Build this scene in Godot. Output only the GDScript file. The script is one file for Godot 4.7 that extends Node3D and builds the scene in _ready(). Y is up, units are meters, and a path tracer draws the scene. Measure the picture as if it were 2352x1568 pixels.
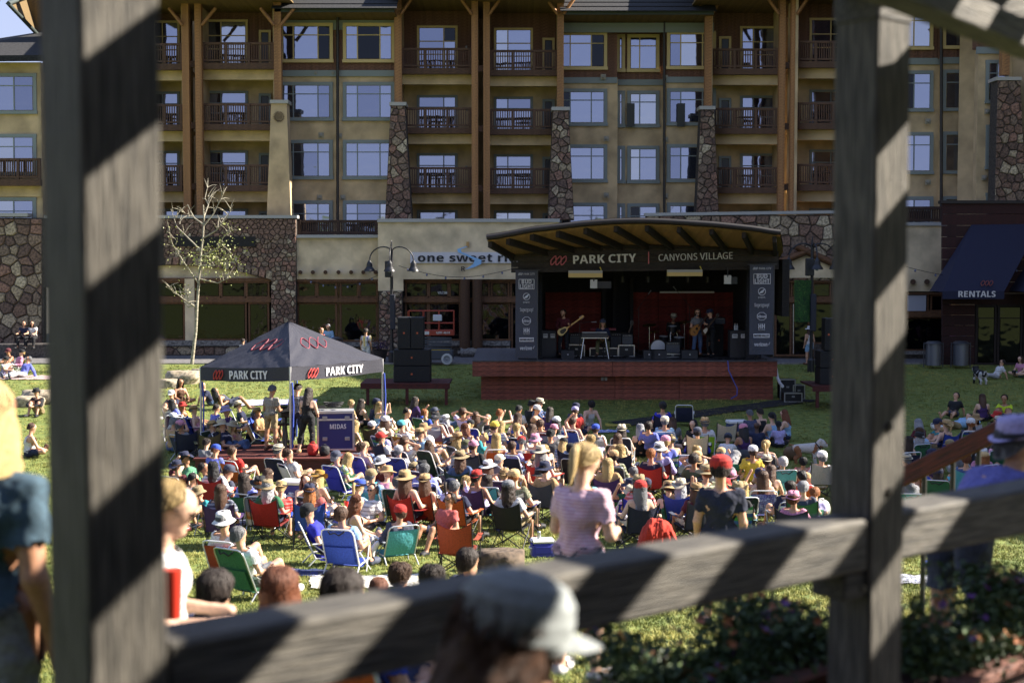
extends Node3D
# Open-air concert on a village lawn, seen from a shaded timber pergola.
# Pixel helpers work in a 2352 x 1568 frame; world y = 0 is the lawn in front of the bandstand, the lens looks along -Z.
const F := 3267.0
const EYE := Vector3(0, 4.85, 0)
const PITCH := 0.0547
const BD := Vector3(0.785, 0, -0.62)   # direction of the pergola's rail
const BN := Vector3(0.62, 0, 0.785)    # across the rail, towards the deck
var used := {}
var mats := {}
var tex := {}
var rng := RandomNumberGenerator.new()
var PAL := {"white": "d9d7d6", "black": "17171b", "navy": "1d2340", "slate": "3d4254", "grey": "75767a", "pale_grey": "a9a9ad", "royal_blue": "2b30b0", "blue": "2c4bb0", "periwinkle": "6670c4", "light_blue": "8fb4d4", "teal": "2c8c95", "green": "2c6a46", "lime": "9ccc30", "yellow": "dcbf45", "gold": "bd8f38", "straw": "cbab78", "cream": "ded2b6", "tan": "b69568", "khaki": "94825f", "brown": "553825", "dark_brown": "2f2018", "auburn": "7a4222", "ginger": "a8652e", "blond": "c2a46a", "orange": "cc6426", "rust": "9c3d1c", "red": "b32720", "coral": "bd5b56", "maroon": "5a1d27", "pink": "cf8ba4", "lavender": "aea4d2", "purple": "43285f", "denim": "4c6188", "olive": "56573a", "dark_green": "1b382b", "turquoise": "55b0ba", "silver": "b9bcc0", "neon_yellow": "c3d92a", "light": "c99a7d", "fair": "d6ad92", "medium": "a97a5c", "dark": "4f3527"}

class B:
	var v := PackedVector3Array()
	var n := PackedVector3Array()
	var u := PackedVector2Array()
	func tri(a: Vector3, b: Vector3, c: Vector3) -> void:
		var k := (b - a).cross(c - a)
		if k.length_squared() < 1e-14: return
		k = k.normalized()
		v.append_array([a, c, b]); n.append_array([k, k, k]); u.append_array([Vector2(a.x + a.z, a.y), Vector2(c.x + c.z, c.y), Vector2(b.x + b.z, b.y)])
	func quad(a: Vector3, b: Vector3, c: Vector3, d: Vector3) -> void:
		tri(a, b, c); tri(a, c, d)
	func squad(p: Array, q: Array) -> void:  # smooth quad: points, normals, counter-clockwise from outside
		for i in [0, 2, 1, 0, 3, 2]:
			v.append(p[i]); n.append(q[i]); u.append(Vector2(p[i].x + p[i].z, p[i].y))
	func box(c: Vector3, s: Vector3, t := Basis()) -> B:
		var h := s / 2
		var p := []
		for i in 8: p.append(c + t * Vector3(h.x * (1 if i & 1 else -1), h.y * (1 if i & 2 else -1), h.z * (1 if i & 4 else -1)))
		for f in [[0, 2, 3, 1], [4, 5, 7, 6], [0, 4, 6, 2], [1, 3, 7, 5], [0, 1, 5, 4], [2, 6, 7, 3]]: quad(p[f[0]], p[f[1]], p[f[2]], p[f[3]])
		return self
	func bev(c: Vector3, s: Vector3, r := 0.01, t := Basis()) -> B:  # box with chamfered edges
		var h := s / 2
		r = minf(r, minf(h.x, minf(h.y, h.z)) * 0.9)
		var g := func(x, y, z, ax): 
			var q := Vector3(h.x * x, h.y * y, h.z * z)
			for k in 3:
				if k != ax: q[k] -= signf(q[k]) * r
			return c + t * q
		for ax in 3:
			var e := (ax + 1) % 3; var f := (ax + 2) % 3
			for s1 in [-1, 1]:
				var l := []
				for m in [[-1, -1], [1, -1], [1, 1], [-1, 1]]:
					var q := [0, 0, 0]; q[ax] = s1; q[e] = m[0]; q[f] = m[1]
					l.append(g.call(q[0], q[1], q[2], ax))
				if s1 > 0: quad(l[0], l[1], l[2], l[3])
				else: quad(l[3], l[2], l[1], l[0])
			for s1 in [-1, 1]:
				for s2 in [-1, 1]:
					var q := [0, 0, 0]; q[e] = s1; q[f] = s2; q[ax] = -1
					var a = g.call(q[0], q[1], q[2], e); var b = g.call(q[0], q[1], q[2], f)
					q[ax] = 1
					var a2 = g.call(q[0], q[1], q[2], e); var b2 = g.call(q[0], q[1], q[2], f)
					if s1 * s2 > 0: quad(a, b, b2, a2)
					else: quad(a, a2, b2, b)
		return self
	func tube(pts: Array, rad, k := 8, cap := true) -> B:
		var rings := []; var nor := []
		var side := Vector3.ZERO
		for i in pts.size():
			var d: Vector3 = (pts[mini(i + 1, pts.size() - 1)] - pts[maxi(i - 1, 0)]).normalized()
			if side == Vector3.ZERO: side = d.cross(Vector3.UP if absf(d.y) < 0.9 else Vector3.RIGHT).normalized()
			side = (side - d * side.dot(d)).normalized()
			var up := side.cross(d)
			var r: float = rad[i] if rad is Array else rad
			var ring := []; var rn := []
			for j in k:
				var a := TAU * j / k
				var o := side * cos(a) + up * sin(a)
				rn.append(o); ring.append(pts[i] + o * r)
			rings.append(ring); nor.append(rn)
		for i in pts.size() - 1:
			for j in k:
				var m := (j + 1) % k
				squad([rings[i][j], rings[i + 1][j], rings[i + 1][m], rings[i][m]], [nor[i][j], nor[i + 1][j], nor[i + 1][m], nor[i][m]])
		if cap:
			for j in range(1, k - 1):
				tri(rings[0][0], rings[0][j], rings[0][j + 1])
				tri(rings[-1][0], rings[-1][j + 1], rings[-1][j])
		return self
	func lathe(prof: Array, k := 16, t := Transform3D()) -> B:  # profile of (radius, height) from bottom to top
		for i in prof.size() - 1:
			var a: Vector2 = prof[i]; var b: Vector2 = prof[i + 1]
			var s := Vector2(b.y - a.y, a.x - b.x).normalized()
			for j in k:
				var c0 := Vector2.from_angle(TAU * j / k); var c1 := Vector2.from_angle(TAU * (j + 1) / k)
				var f := func(r: float, y: float, c: Vector2): return t * Vector3(c.x * r, y, -c.y * r)
				var g := func(c: Vector2): return (t.basis * Vector3(c.x * s.x, s.y, -c.y * s.x)).normalized()
				squad([f.call(a.x, a.y, c0), f.call(a.x, a.y, c1), f.call(b.x, b.y, c1), f.call(b.x, b.y, c0)], [g.call(c0), g.call(c1), g.call(c1), g.call(c0)])
		return self
	func prism(poly: PackedVector2Array, z0: float, z1: float, t := Transform3D(), inset := 0.0) -> B:  # poly in local xy, extruded along +z
		var p := poly
		if Geometry2D.is_polygon_clockwise(p): p = p.duplicate(); p.reverse()
		var top := p
		if inset > 0:
			var o := Geometry2D.offset_polygon(p, -inset)
			if o.size() and o[0].size() >= 3:
				var mid := Vector2.ZERO
				for q in p: mid += q
				mid /= p.size()
				top = PackedVector2Array()
				for q in p: top.append(q + (mid - q).normalized() * minf(inset * 1.3, (mid - q).length() * 0.6))
		var ix := Geometry2D.triangulate_polygon(top)
		for i in range(0, ix.size(), 3):
			var a := top[ix[i]]; var b := top[ix[i + 1]]; var c := top[ix[i + 2]]
			if (b - a).cross(c - a) < 0: var w := b; b = c; c = w
			tri(t * Vector3(a.x, a.y, z1), t * Vector3(b.x, b.y, z1), t * Vector3(c.x, c.y, z1))
		for i in p.size():
			var j := (i + 1) % p.size()
			quad(t * Vector3(p[i].x, p[i].y, z0), t * Vector3(p[j].x, p[j].y, z0), t * Vector3(top[j].x, top[j].y, z1), t * Vector3(top[i].x, top[i].y, z1))
		return self
	func slab(poly: PackedVector2Array, z0: float, z1: float, t := Transform3D()) -> B:  # prism closed on both sides
		prism(poly, z0, z1, t)
		var p := poly
		if Geometry2D.is_polygon_clockwise(p): p = p.duplicate(); p.reverse()
		var ix := Geometry2D.triangulate_polygon(p)
		for i in range(0, ix.size(), 3):
			var a := p[ix[i]]; var b := p[ix[i + 1]]; var c := p[ix[i + 2]]
			if (b - a).cross(c - a) < 0: var w := b; b = c; c = w
			tri(t * Vector3(a.x, a.y, z0), t * Vector3(c.x, c.y, z0), t * Vector3(b.x, b.y, z0))
		return self
	func grid(nu: int, nv: int, f: Callable, thick := 0.0) -> B:  # smooth surface f(u, v) in 0..1; thick adds a second skin
		for side in (2 if thick > 0 else 1):
			var p := []; var q := []
			for j in nv + 1:
				for i in nu + 1: p.append(f.call(float(i) / nu, float(j) / nv))
			for j in nv + 1:
				for i in nu + 1:
					var du: Vector3 = p[j * (nu + 1) + mini(i + 1, nu)] - p[j * (nu + 1) + maxi(i - 1, 0)]
					var dv: Vector3 = p[mini(j + 1, nv) * (nu + 1) + i] - p[maxi(j - 1, 0) * (nu + 1) + i]
					q.append(du.cross(dv).normalized())
			var o := p
			if side == 1:
				o = []
				for i in p.size(): o.append(p[i] - q[i] * thick)
			for j in nv:
				for i in nu:
					var a := j * (nu + 1) + i; var b := a + 1; var c := b + nu + 1; var d := a + nu + 1
					if side == 0: squad([o[a], o[b], o[c], o[d]], [q[a], q[b], q[c], q[d]])
					else: squad([o[d], o[c], o[b], o[a]], [-q[d], -q[c], -q[b], -q[a]])
		return self
	func ball(c: Vector3, r: Vector3, k := 10, t := Basis()) -> B:
		return grid(k, k / 2 + 1, func(a, b):
			var th: float = TAU * a; var ph: float = PI * (b - 0.5)
			return c + t * (Vector3(cos(th) * cos(ph), sin(ph), -sin(th) * cos(ph)) * r))
	func mesh() -> ArrayMesh:
		var a := []; a.resize(Mesh.ARRAY_MAX)
		a[Mesh.ARRAY_VERTEX] = v; a[Mesh.ARRAY_NORMAL] = n; a[Mesh.ARRAY_TEX_UV] = u
		var m := ArrayMesh.new()
		if v.size(): m.add_surface_from_arrays(Mesh.PRIMITIVE_TRIANGLES, a)
		return m

func ray(px: float, py: float) -> Vector3:
	return Basis(Vector3.RIGHT, -PITCH) * Vector3((px - 1176.0) / F, -(py - 784.0) / F, -1.0)
func P(px: float, py: float, d: float) -> Vector3:
	var r := ray(px, py)
	return EYE + r * (d / -r.z)
func ground(d: float) -> float:
	var k := [[0, 2.6], [5, 2.45], [7, 2.3], [9, 2.05], [11, 1.5], [12.7, 1.2], [14.5, 0.95], [18, 0.42], [21, 0.08], [25, -0.28], [30, -0.45], [38, -0.42], [45, -0.24], [50, 0.0], [57, 0.05], [64, 0.3], [66, 0.31], [400, 0.31]]
	for i in k.size() - 1:
		if d <= k[i + 1][0]:
			var t: float = (d - k[i][0]) / (k[i + 1][0] - k[i][0])
			return lerpf(k[i][1], k[i + 1][1], t)
	return 0.31
func on_ground(px: float, py: float, h := 0.0) -> Vector3:  # where the sight line through a pixel meets the lawn raised by h
	var d := 72.0
	while d > 4.0:
		var q := P(px, py, d)
		if q.y >= ground(d) + h: return Vector3(q.x, ground(d), q.z)
		d -= 0.04
	return P(px, py, 5.0)
func ahead(x: float, d: float, y := 0.0) -> Vector3: return Vector3(x, ground(d) + y, -d)

func noise_tex(key: String, freq: float, lo: float, hi: float, kind := FastNoiseLite.TYPE_SIMPLEX_SMOOTH, oct := 4, normal := 0.0, size := 512) -> NoiseTexture2D:
	if tex.has(key): return tex[key]
	var f := FastNoiseLite.new()
	f.noise_type = kind; f.frequency = freq; f.fractal_octaves = oct; f.seed = key.hash() % 1000
	var t := NoiseTexture2D.new()
	t.width = size; t.height = size; t.seamless = true; t.noise = f
	if normal > 0: t.as_normal_map = true; t.bump_strength = normal
	else:
		var g := Gradient.new()
		g.set_color(0, Color(lo, lo, lo)); g.set_color(1, Color(hi, hi, hi))
		t.color_ramp = g
	tex[key] = t
	return t
func hexc(c) -> Color:
	if c is Color: return c
	return Color.html(PAL.get(c, c))
func mt(c, rough := 0.85, kind := "", metal := 0.0) -> StandardMaterial3D:
	var key := "%s|%s|%s|%s" % [c, rough, kind, metal]
	if mats.has(key): return mats[key]
	var m := StandardMaterial3D.new()
	m.resource_name = (kind if kind else "paint")
	m.albedo_color = hexc(c); m.roughness = rough; m.metallic = metal
	match kind:
		"wood":
			m.albedo_texture = noise_tex("grain", 0.02, 0.35, 1.25, FastNoiseLite.TYPE_SIMPLEX_SMOOTH, 5)
			m.uv1_triplanar = true; m.uv1_scale = Vector3(0.35, 6, 6)
			m.heightmap_enabled = true; m.heightmap_texture = noise_tex("grainb", 0.03, 0, 1, FastNoiseLite.TYPE_SIMPLEX_SMOOTH, 4); m.heightmap_scale = 0.5
		"cloth":
			m.albedo_texture = noise_tex("weave", 0.03, 0.72, 1.1, FastNoiseLite.TYPE_SIMPLEX_SMOOTH, 3)
			m.uv1_triplanar = true; m.uv1_scale = Vector3(2.2, 2.2, 2.2)
			m.heightmap_enabled = true; m.heightmap_texture = noise_tex("crease", 0.008, 0, 1, FastNoiseLite.TYPE_SIMPLEX_SMOOTH, 3); m.heightmap_scale = 0.7
			m.rim_enabled = true; m.rim = 0.15
		"hair":
			m.albedo_texture = noise_tex("strand", 0.05, 0.35, 1.3, FastNoiseLite.TYPE_SIMPLEX_SMOOTH, 3)
			m.uv1_triplanar = true; m.uv1_scale = Vector3(16, 1.2, 16)
			m.heightmap_enabled = true; m.heightmap_texture = tex.strand; m.heightmap_scale = 0.6
		"skin":
			m.albedo_texture = noise_tex("blush", 0.02, 0.8, 1.08, FastNoiseLite.TYPE_SIMPLEX_SMOOTH, 3)
			m.uv1_triplanar = true; m.uv1_scale = Vector3(3, 3, 3)
		"straw":
			m.albedo_texture = noise_tex("plait", 0.08, 0.55, 1.1, FastNoiseLite.TYPE_CELLULAR, 2)
			m.uv1_triplanar = true; m.uv1_scale = Vector3(5, 12, 5)
		"stucco":
			m.albedo_texture = noise_tex("plaster", 0.006, 0.78, 1.06, FastNoiseLite.TYPE_SIMPLEX_SMOOTH, 6)
			m.uv1_triplanar = true; m.uv1_scale = Vector3(0.22, 0.22, 0.22)
			m.heightmap_enabled = true; m.heightmap_texture = noise_tex("sand", 0.15, 0, 1, FastNoiseLite.TYPE_SIMPLEX_SMOOTH, 2); m.heightmap_scale = 0.3
		"stone":
			m.albedo_texture = noise_tex("vein", 0.018, 0.5, 1.2, FastNoiseLite.TYPE_SIMPLEX_SMOOTH, 6)
			m.uv1_triplanar = true; m.uv1_world_triplanar = true; m.uv1_scale = Vector3(0.7, 0.7, 0.7)
			m.heightmap_enabled = true; m.heightmap_texture = tex.vein; m.heightmap_scale = 1.5
		"paving":
			m.albedo_texture = noise_tex("slab", 0.03, 0.7, 1.1, FastNoiseLite.TYPE_SIMPLEX_SMOOTH, 6)
			m.uv1_triplanar = true; m.uv1_world_triplanar = true; m.uv1_scale = Vector3(0.25, 0.25, 0.25)
	mats[key] = m
	return m
func paper(key: String, im: Image, rough := 0.8) -> StandardMaterial3D:
	var m := StandardMaterial3D.new()
	m.albedo_texture = ImageTexture.create_from_image(im); m.roughness = rough
	m.uv1_triplanar = true
	mats[key] = m
	return m

func put(parent: Node, called: String, mesh: Mesh, m: Material, at := Vector3.ZERO, turn := Basis()) -> MeshInstance3D:
	var o := MeshInstance3D.new()
	o.name = called; o.mesh = mesh; o.material_override = m
	o.transform = Transform3D(turn, at)
	parent.add_child(o, true)
	return o
func node(parent: Node, called: String, at := Vector3.ZERO, turn := 0.0) -> Node3D:
	var o := Node3D.new()
	o.name = called; o.position = at; o.rotation.y = turn
	parent.add_child(o, true)
	return o
func numbered(called: String) -> String:
	used[called] = used.get(called, 0) + 1
	return called if used[called] == 1 else "%s_%03d" % [called, used[called] - 1]
func tag(o: Node, label: String, category: String, group := "") -> Node:
	o.set_meta("label", label); o.set_meta("category", category)
	if group: o.set_meta("group", group)
	return o
func thing(called: String, label: String, category: String, at := Vector3.ZERO, turn := 0.0, group := "") -> Node3D:
	var o := node(self, numbered(called), at, turn)
	tag(o, label, category, group)
	return o
func solo(called: String, label: String, category: String, mesh: Mesh, m: Material, at := Vector3.ZERO, turn := Basis(), group := "") -> MeshInstance3D:
	var o := put(self, numbered(called), mesh, m, at, turn)
	tag(o, label, category, group)
	return o
func struct(called: String, mesh: Mesh, m: Material) -> MeshInstance3D:
	var o := put(self, called, mesh, m)
	o.set_meta("kind", "structure")
	return o
func words(parent: Node, s: String, width: float, height: float, at: Vector3, m: Material, turn := Basis(), bold := false, serif := false, called := "lettering", depth := 0.02) -> MeshInstance3D:
	var t := TextMesh.new()
	var f := SystemFont.new()
	f.font_names = PackedStringArray(["Droid Serif" if serif else "Droid Sans"])
	f.font_weight = 700 if bold else 400
	t.font = f; t.text = s; t.font_size = 32; t.pixel_size = 0.01; t.depth = 0.05
	t.curve_step = 1.0
	var a := t.get_aabb()
	var sx: float = width / maxf(a.size.x, 0.001)
	var sy: float = height / maxf(a.size.y, 0.001) if height > 0 else sx
	var o := put(parent, called, t, m)
	var sc := Basis.from_scale(Vector3(sx, sy, depth / 0.05))
	o.transform = Transform3D(turn * sc, at - turn * (sc * (a.position + a.size / 2)))
	return o
func loops(parent: Node, width: float, height: float, at: Vector3, m: Material, turn := Basis(), r := 0.02) -> void:  # emblem of three slanted linked loops
	var b := B.new()
	for s in [-1, 1]:
		var pts := []
		for i in 31:
			var t := i / 30.0
			var w: float = sin(t * 3 * PI) * s * (1.0 if t > 0.02 and t < 0.98 else 0.4)
			pts.append(at + turn * Vector3((t - 0.5) * width * 0.85 + w * height * 0.22, w * height * 0.5, 0.004 * s))
		b.tube(pts, r, 6)
	put(parent, "emblem", b.mesh(), m)

# pixel box: x0, y0 (top) to x1, y1 (bottom), front face at distance d, thick metres deep
func pbox(b: B, x0: float, y0: float, x1: float, y1: float, d: float, thick: float) -> B:
	var a := P(x0, y1, d); var c := P(x1, y0, d)
	var e := P(x1, y1, d); var g := P(x0, y0, d)
	var lo := Vector3((a.x + g.x) / 2, (a.y + e.y) / 2, -d - thick); var hi := Vector3((c.x + e.x) / 2, (c.y + g.y) / 2, -d)
	return b.box((lo + hi) / 2, hi - lo)
func pb(parent: Node, called: String, x0: float, y0: float, x1: float, y1: float, d: float, thick: float, m: Material) -> MeshInstance3D:
	return put(parent, called, pbox(B.new(), x0, y0, x1, y1, d, thick).mesh(), m)

# ---------- people: a field of tapered capsules meshed as surface nets ----------
class Body:
	var o: Vector3
	var c: float
	var nx: int
	var ny: int
	var nz: int
	var d := PackedFloat32Array()
	var near := PackedFloat32Array()
	var id := PackedByteArray()
	var tt := PackedFloat32Array()
	var cand := PackedInt32Array()
	var cor := [Vector3(0, 0, 0), Vector3(1, 0, 0), Vector3(0, 1, 0), Vector3(1, 1, 0), Vector3(0, 0, 1), Vector3(1, 0, 1), Vector3(0, 1, 1), Vector3(1, 1, 1)]
	func setup(lo: Vector3, hi: Vector3, cell: float) -> void:
		o = lo; c = cell
		nx = int((hi.x - lo.x) / c) + 2; ny = int((hi.y - lo.y) / c) + 2; nz = int((hi.z - lo.z) / c) + 2
		d.resize(nx * ny * nz); d.fill(0.5)
		near.resize(d.size()); near.fill(9.0); id.resize(d.size()); tt.resize(d.size())
	func capsule(a: Vector3, b: Vector3, ra: float, rb: float, bone: int, k := 0.035) -> void:
		var m := maxf(ra, rb) + 0.07
		var lo := (a.min(b) - Vector3.ONE * m - o) / c
		var hi := (a.max(b) + Vector3.ONE * m - o) / c
		var ab := b - a
		var l2 := maxf(ab.length_squared(), 1e-8)
		for z in range(maxi(0, int(lo.z)), mini(nz - 1, int(hi.z)) + 1):
			for y in range(maxi(0, int(lo.y)), mini(ny - 1, int(hi.y)) + 1):
				var i := (z * ny + y) * nx + maxi(0, int(lo.x))
				var p := o + Vector3(maxi(0, int(lo.x)), y, z) * c - a
				for x in range(maxi(0, int(lo.x)), mini(nx - 1, int(hi.x)) + 1):
					var t := clampf(p.dot(ab) / l2, 0.0, 1.0)
					var w := (p - ab * t).length() - lerpf(ra, rb, t)
					var e := d[i]
					var h := maxf(k - absf(e - w), 0.0)
					d[i] = minf(e, w) - h * h / k * 0.25
					if w < near[i]: near[i] = w; id[i] = bone; tt[i] = t
					i += 1; p.x += c
	# iso surface; keep(bone, t, local point) chooses what belongs; fold pushes the cloth in and out
	func net(iso: float, keep: Callable, fold: FastNoiseLite = null, amp := 0.0) -> ArrayMesh:
		var sx := 1; var sy := nx; var sz := nx * ny
		var off := [0, sx, sy, sx + sy, sz, sx + sz, sy + sz, sx + sy + sz]
		var at := {}
		var verts := PackedVector3Array(); var ok := PackedByteArray()
		var edges := [[0, 1], [2, 3], [4, 5], [6, 7], [0, 2], [1, 3], [4, 6], [5, 7], [0, 4], [1, 5], [2, 6], [3, 7]]
		var lim := c * 1.9
		if cand.is_empty():
			for i in range(sz + sy + 1, d.size() - sz - sy - 1):
				if absf(d[i]) < 0.075: cand.append(i)
		for i in cand:
			if absf(d[i] - iso) >= lim: continue
			var mask := 0
			for q in 8:
				if d[i + off[q]] < iso: mask |= 1 << q
			if mask == 0 or mask == 255: continue
			var s := Vector3.ZERO; var cnt := 0
			for e in edges:
				if (mask >> e[0] & 1) != (mask >> e[1] & 1):
					var f0 := d[i + off[e[0]]] - iso
					s += cor[e[0]].lerp(cor[e[1]], f0 / (f0 - d[i + off[e[1]]] + iso)); cnt += 1
			s /= cnt
			var v := o + (Vector3(i % nx, i / nx % ny, i / sz) + s) * c
			at[i] = verts.size()
			verts.append(v)
			var mv := s.round()
			var ii := i + int(mv.x) + int(mv.y) * sy + int(mv.z) * sz
			ok.append(1 if keep.call(id[ii], tt[ii], v) else 0)
		var ix := PackedInt32Array()
		for i in at:
			var s0: bool = d[i] < iso
			for ax in 3:
				var st: int = [sx, sy, sz][ax]
				if s0 == (d[i + st] < iso): continue
				var u: int = [sy, sz, sx][ax]; var w: int = [sz, sx, sy][ax]
				if not (at.has(i - u) and at.has(i - w) and at.has(i - u - w)): continue
				var q := [at[i], at[i - u], at[i - u - w], at[i - w]]
				if not (ok[q[0]] and ok[q[1]] and ok[q[2]] and ok[q[3]]): continue
				if s0: ix.append_array([q[0], q[1], q[2], q[0], q[2], q[3]])
				else: ix.append_array([q[0], q[2], q[1], q[0], q[3], q[2]])
		var nor := PackedVector3Array(); nor.resize(verts.size())
		for pas in (2 if amp > 0 else 1):
			nor.fill(Vector3.ZERO)
			for j in range(0, ix.size(), 3):
				var k := (verts[ix[j + 2]] - verts[ix[j]]).cross(verts[ix[j + 1]] - verts[ix[j]])
				for m in 3: nor[ix[j + m]] += k
			for j in nor.size(): nor[j] = nor[j].normalized()
			if pas == 0 and amp > 0:
				for j in verts.size(): verts[j] += nor[j] * fold.get_noise_3dv(verts[j]) * amp
		var a := []; a.resize(Mesh.ARRAY_MAX)
		a[Mesh.ARRAY_VERTEX] = verts; a[Mesh.ARRAY_NORMAL] = nor; a[Mesh.ARRAY_INDEX] = ix
		var m := ArrayMesh.new()
		if ix.size(): m.add_surface_from_arrays(Mesh.PRIMITIVE_TRIANGLES, a)
		return m

# pose: seat height, lean back, thigh, shin, upper arm, forearm (right side; x is mirrored), optional left-side overrides, head turn and nod
var POSES := {
	"C": {"h": 0.22, "lean": 24, "th": [0.16, 0.42, -0.9], "sh": [0.02, -0.9, -0.42], "ua": [0.4, -0.85, -0.15], "fa": [-0.15, -0.02, -1]},
	"D": {"h": 0.22, "lean": 30, "th": [0.22, 0.2, -0.96], "sh": [0.02, -0.42, -0.9], "ua": [0.35, -0.85, -0.3], "fa": [-0.5, 0.12, -0.8], "hy": 25},
	"K": {"h": 0.38, "lean": 16, "th": [0.2, 0.16, -0.97], "sh": [0.03, -0.99, -0.12], "ua": [0.45, -0.85, -0.1], "fa": [-0.1, -0.05, -1]},
	"Q": {"h": 0.36, "lean": 20, "th": [0.2, 0.16, -0.97], "sh": [0.03, -0.99, -0.12], "ua": [0.5, -0.8, -0.1], "fa": [-0.1, -0.05, -1], "thl": [-0.2, 0.1, -0.97], "th2": [0.62, 0.42, -0.66], "sh2": [-0.4, -0.6, -0.7]},
	"G": {"h": 0.04, "lean": -6, "th": [0.76, 0.14, -0.62], "sh": [-0.92, -0.14, -0.3], "ua": [0.25, -0.88, -0.4], "fa": [-0.4, -0.35, -0.85], "nod": 8},
	"N": {"h": 0.04, "lean": -14, "th": [0.14, 0.72, -0.66], "sh": [0.0, -0.9, -0.38], "ua": [0.22, -0.6, -0.76], "fa": [-0.62, -0.1, -0.7]},
	"L": {"h": 0.04, "lean": 32, "th": [0.14, 0.16, -0.97], "sh": [0.06, -0.26, -0.96], "ua": [0.3, -0.88, 0.42], "fa": [0.06, -0.95, 0.25], "hy": -15},
	"R": {"h": 0.1, "lean": 58, "th": [0.16, 0.42, -0.9], "sh": [0.04, -0.75, -0.65], "ua": [0.45, -0.7, -0.1], "fa": [-0.6, 0.25, -0.6]},
	"Y": {"h": 0.02, "lean": 82, "th": [0.14, 0.3, -0.95], "sh": [0.04, -0.5, -0.85], "ua": [0.5, 0.1, 0.5], "fa": [-0.7, 0.25, 0.4]},
	"F": {"h": 0.04, "lean": -4, "th": [0.76, 0.14, -0.62], "sh": [-0.92, -0.14, -0.3], "ua": [0.35, 0.1, -0.92], "fa": [-0.45, 0.8, -0.1]},
	"H": {"h": 0.22, "lean": 20, "th": [0.16, 0.42, -0.9], "sh": [0.02, -0.9, -0.42], "ua": [0.78, 0.62, -0.05], "fa": [-0.8, 0.3, 0.45]},
	"A": {"h": 0.22, "lean": 18, "th": [0.16, 0.42, -0.9], "sh": [0.02, -0.9, -0.42], "ua": [0.4, -0.85, -0.15], "fa": [-0.15, -0.02, -1], "ua2": [0.55, 0.75, -0.3], "fa2": [-0.5, 0.6, -0.2]},
	"S": {"h": 0.86, "lean": 2, "th": [0.05, -1, -0.02], "sh": [0.02, -1, 0.05], "ua": [0.2, -0.97, 0.06], "fa": [0.02, -0.93, -0.32]},
	"T": {"h": 0.86, "lean": -3, "th": [0.1, -1, -0.03], "sh": [0.05, -1, 0.06], "ua": [0.25, -0.95, -0.1], "fa": [-0.45, -0.05, -0.9], "nod": 18},
	"E": {"h": 0.84, "lean": -4, "th": [0.06, -1, -0.04], "sh": [0.02, -1, 0.08], "th2": [0.26, -0.96, -0.08], "sh2": [0.12, -0.98, 0.1], "ua": [0.2, -0.95, -0.2], "fa": [-0.35, -0.35, -0.85], "nod": 12},
	"I": {"h": 0.8, "lean": -62, "th": [0.08, -0.98, -0.1], "sh": [0.02, -0.98, 0.16], "ua": [0.25, -0.55, -0.8], "fa": [-0.4, 0.1, -0.9], "nod": -38, "hy": -30},
	"B": {"h": 0.86, "lean": 0, "th": [0.08, -1, -0.03], "sh": [0.04, -1, 0.06], "ua": [0.32, -0.9, 0.05], "fa": [-0.62, -0.3, -0.72], "ua2": [0.4, -0.75, -0.45], "fa2": [-0.1, 0.28, -0.95], "nod": 10, "hy": -25},
	"J": {"h": 0.5, "lean": -10, "th": [0.2, -0.1, -0.97], "sh": [0.04, -0.98, -0.1], "ua": [0.2, -0.8, -0.55], "fa": [-0.1, -0.05, -1], "nod": 6, "hy": 8},
	"W": {"h": 0.12, "lean": -34, "th": [0.2, 0.3, -0.93], "sh": [0.04, -0.6, -0.8], "ua": [0.2, -0.6, -0.76], "fa": [-0.1, -0.8, -0.6], "nod": 20},
	"Z": {"h": 0.28, "lean": -8, "th": [0.1, -0.35, -0.93], "sh": [0.02, -0.25, 0.97], "ua": [0.2, -0.8, -0.5], "fa": [-0.3, -0.35, -0.88]},
}
var bodies := {}
var shapes := {}
var folds: FastNoiseLite
func skeleton(pose: String) -> Dictionary:
	var p: Dictionary = POSES[pose]
	var j := {}
	var ln := deg_to_rad(p.lean)
	var up := Vector3(0, cos(ln), sin(ln))
	j.pelvis = Vector3(0, p.h + 0.1, 0)
	j.neck = j.pelvis + up * 0.46
	var hl: float = ln * (0.35 if p.lean > 0 else 0.55) - deg_to_rad(p.get("nod", 0))
	var hb := Basis(Vector3.UP, deg_to_rad(p.get("hy", 0))) * Basis(Vector3.RIGHT, hl)
	j.up = up; j.hb = hb
	j.head = j.neck + up * 0.055 + hb * Vector3(0, 0.135, -0.012)
	for s in [1, -1]:
		var k: String = "r" if s > 0 else "l"
		var g := func(key: String) -> Vector3:
			var a: Array = p[key + "2"] if s < 0 and p.has(key + "2") else p[key]
			return Vector3(a[0] * s, a[1], a[2]).normalized()
		j["sh" + k] = j.neck - up * 0.055 + Vector3(0.172 * s, 0, 0)
		j["el" + k] = j["sh" + k] + g.call("ua") * 0.28
		j["wr" + k] = j["el" + k] + g.call("fa") * 0.25
		j["fd" + k] = g.call("fa")
		j["hi" + k] = j.pelvis + Vector3(0.092 * s, -0.01, 0)
		j["kn" + k] = j["hi" + k] + g.call("th") * 0.42
		j["an" + k] = j["kn" + k] + g.call("sh") * 0.41
		j["to" + k] = j["an" + k] + (Vector3(0.06 * s, -0.04, -0.17) if absf(g.call("sh").y) > 0.55 else Vector3(0.03 * s, 0.15, -0.08) if g.call("sh").z < 0 else Vector3(0, -0.1, 0.12))
	j.crown = j.head + hb * Vector3(0, 0.128, 0.01)
	return j
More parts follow.
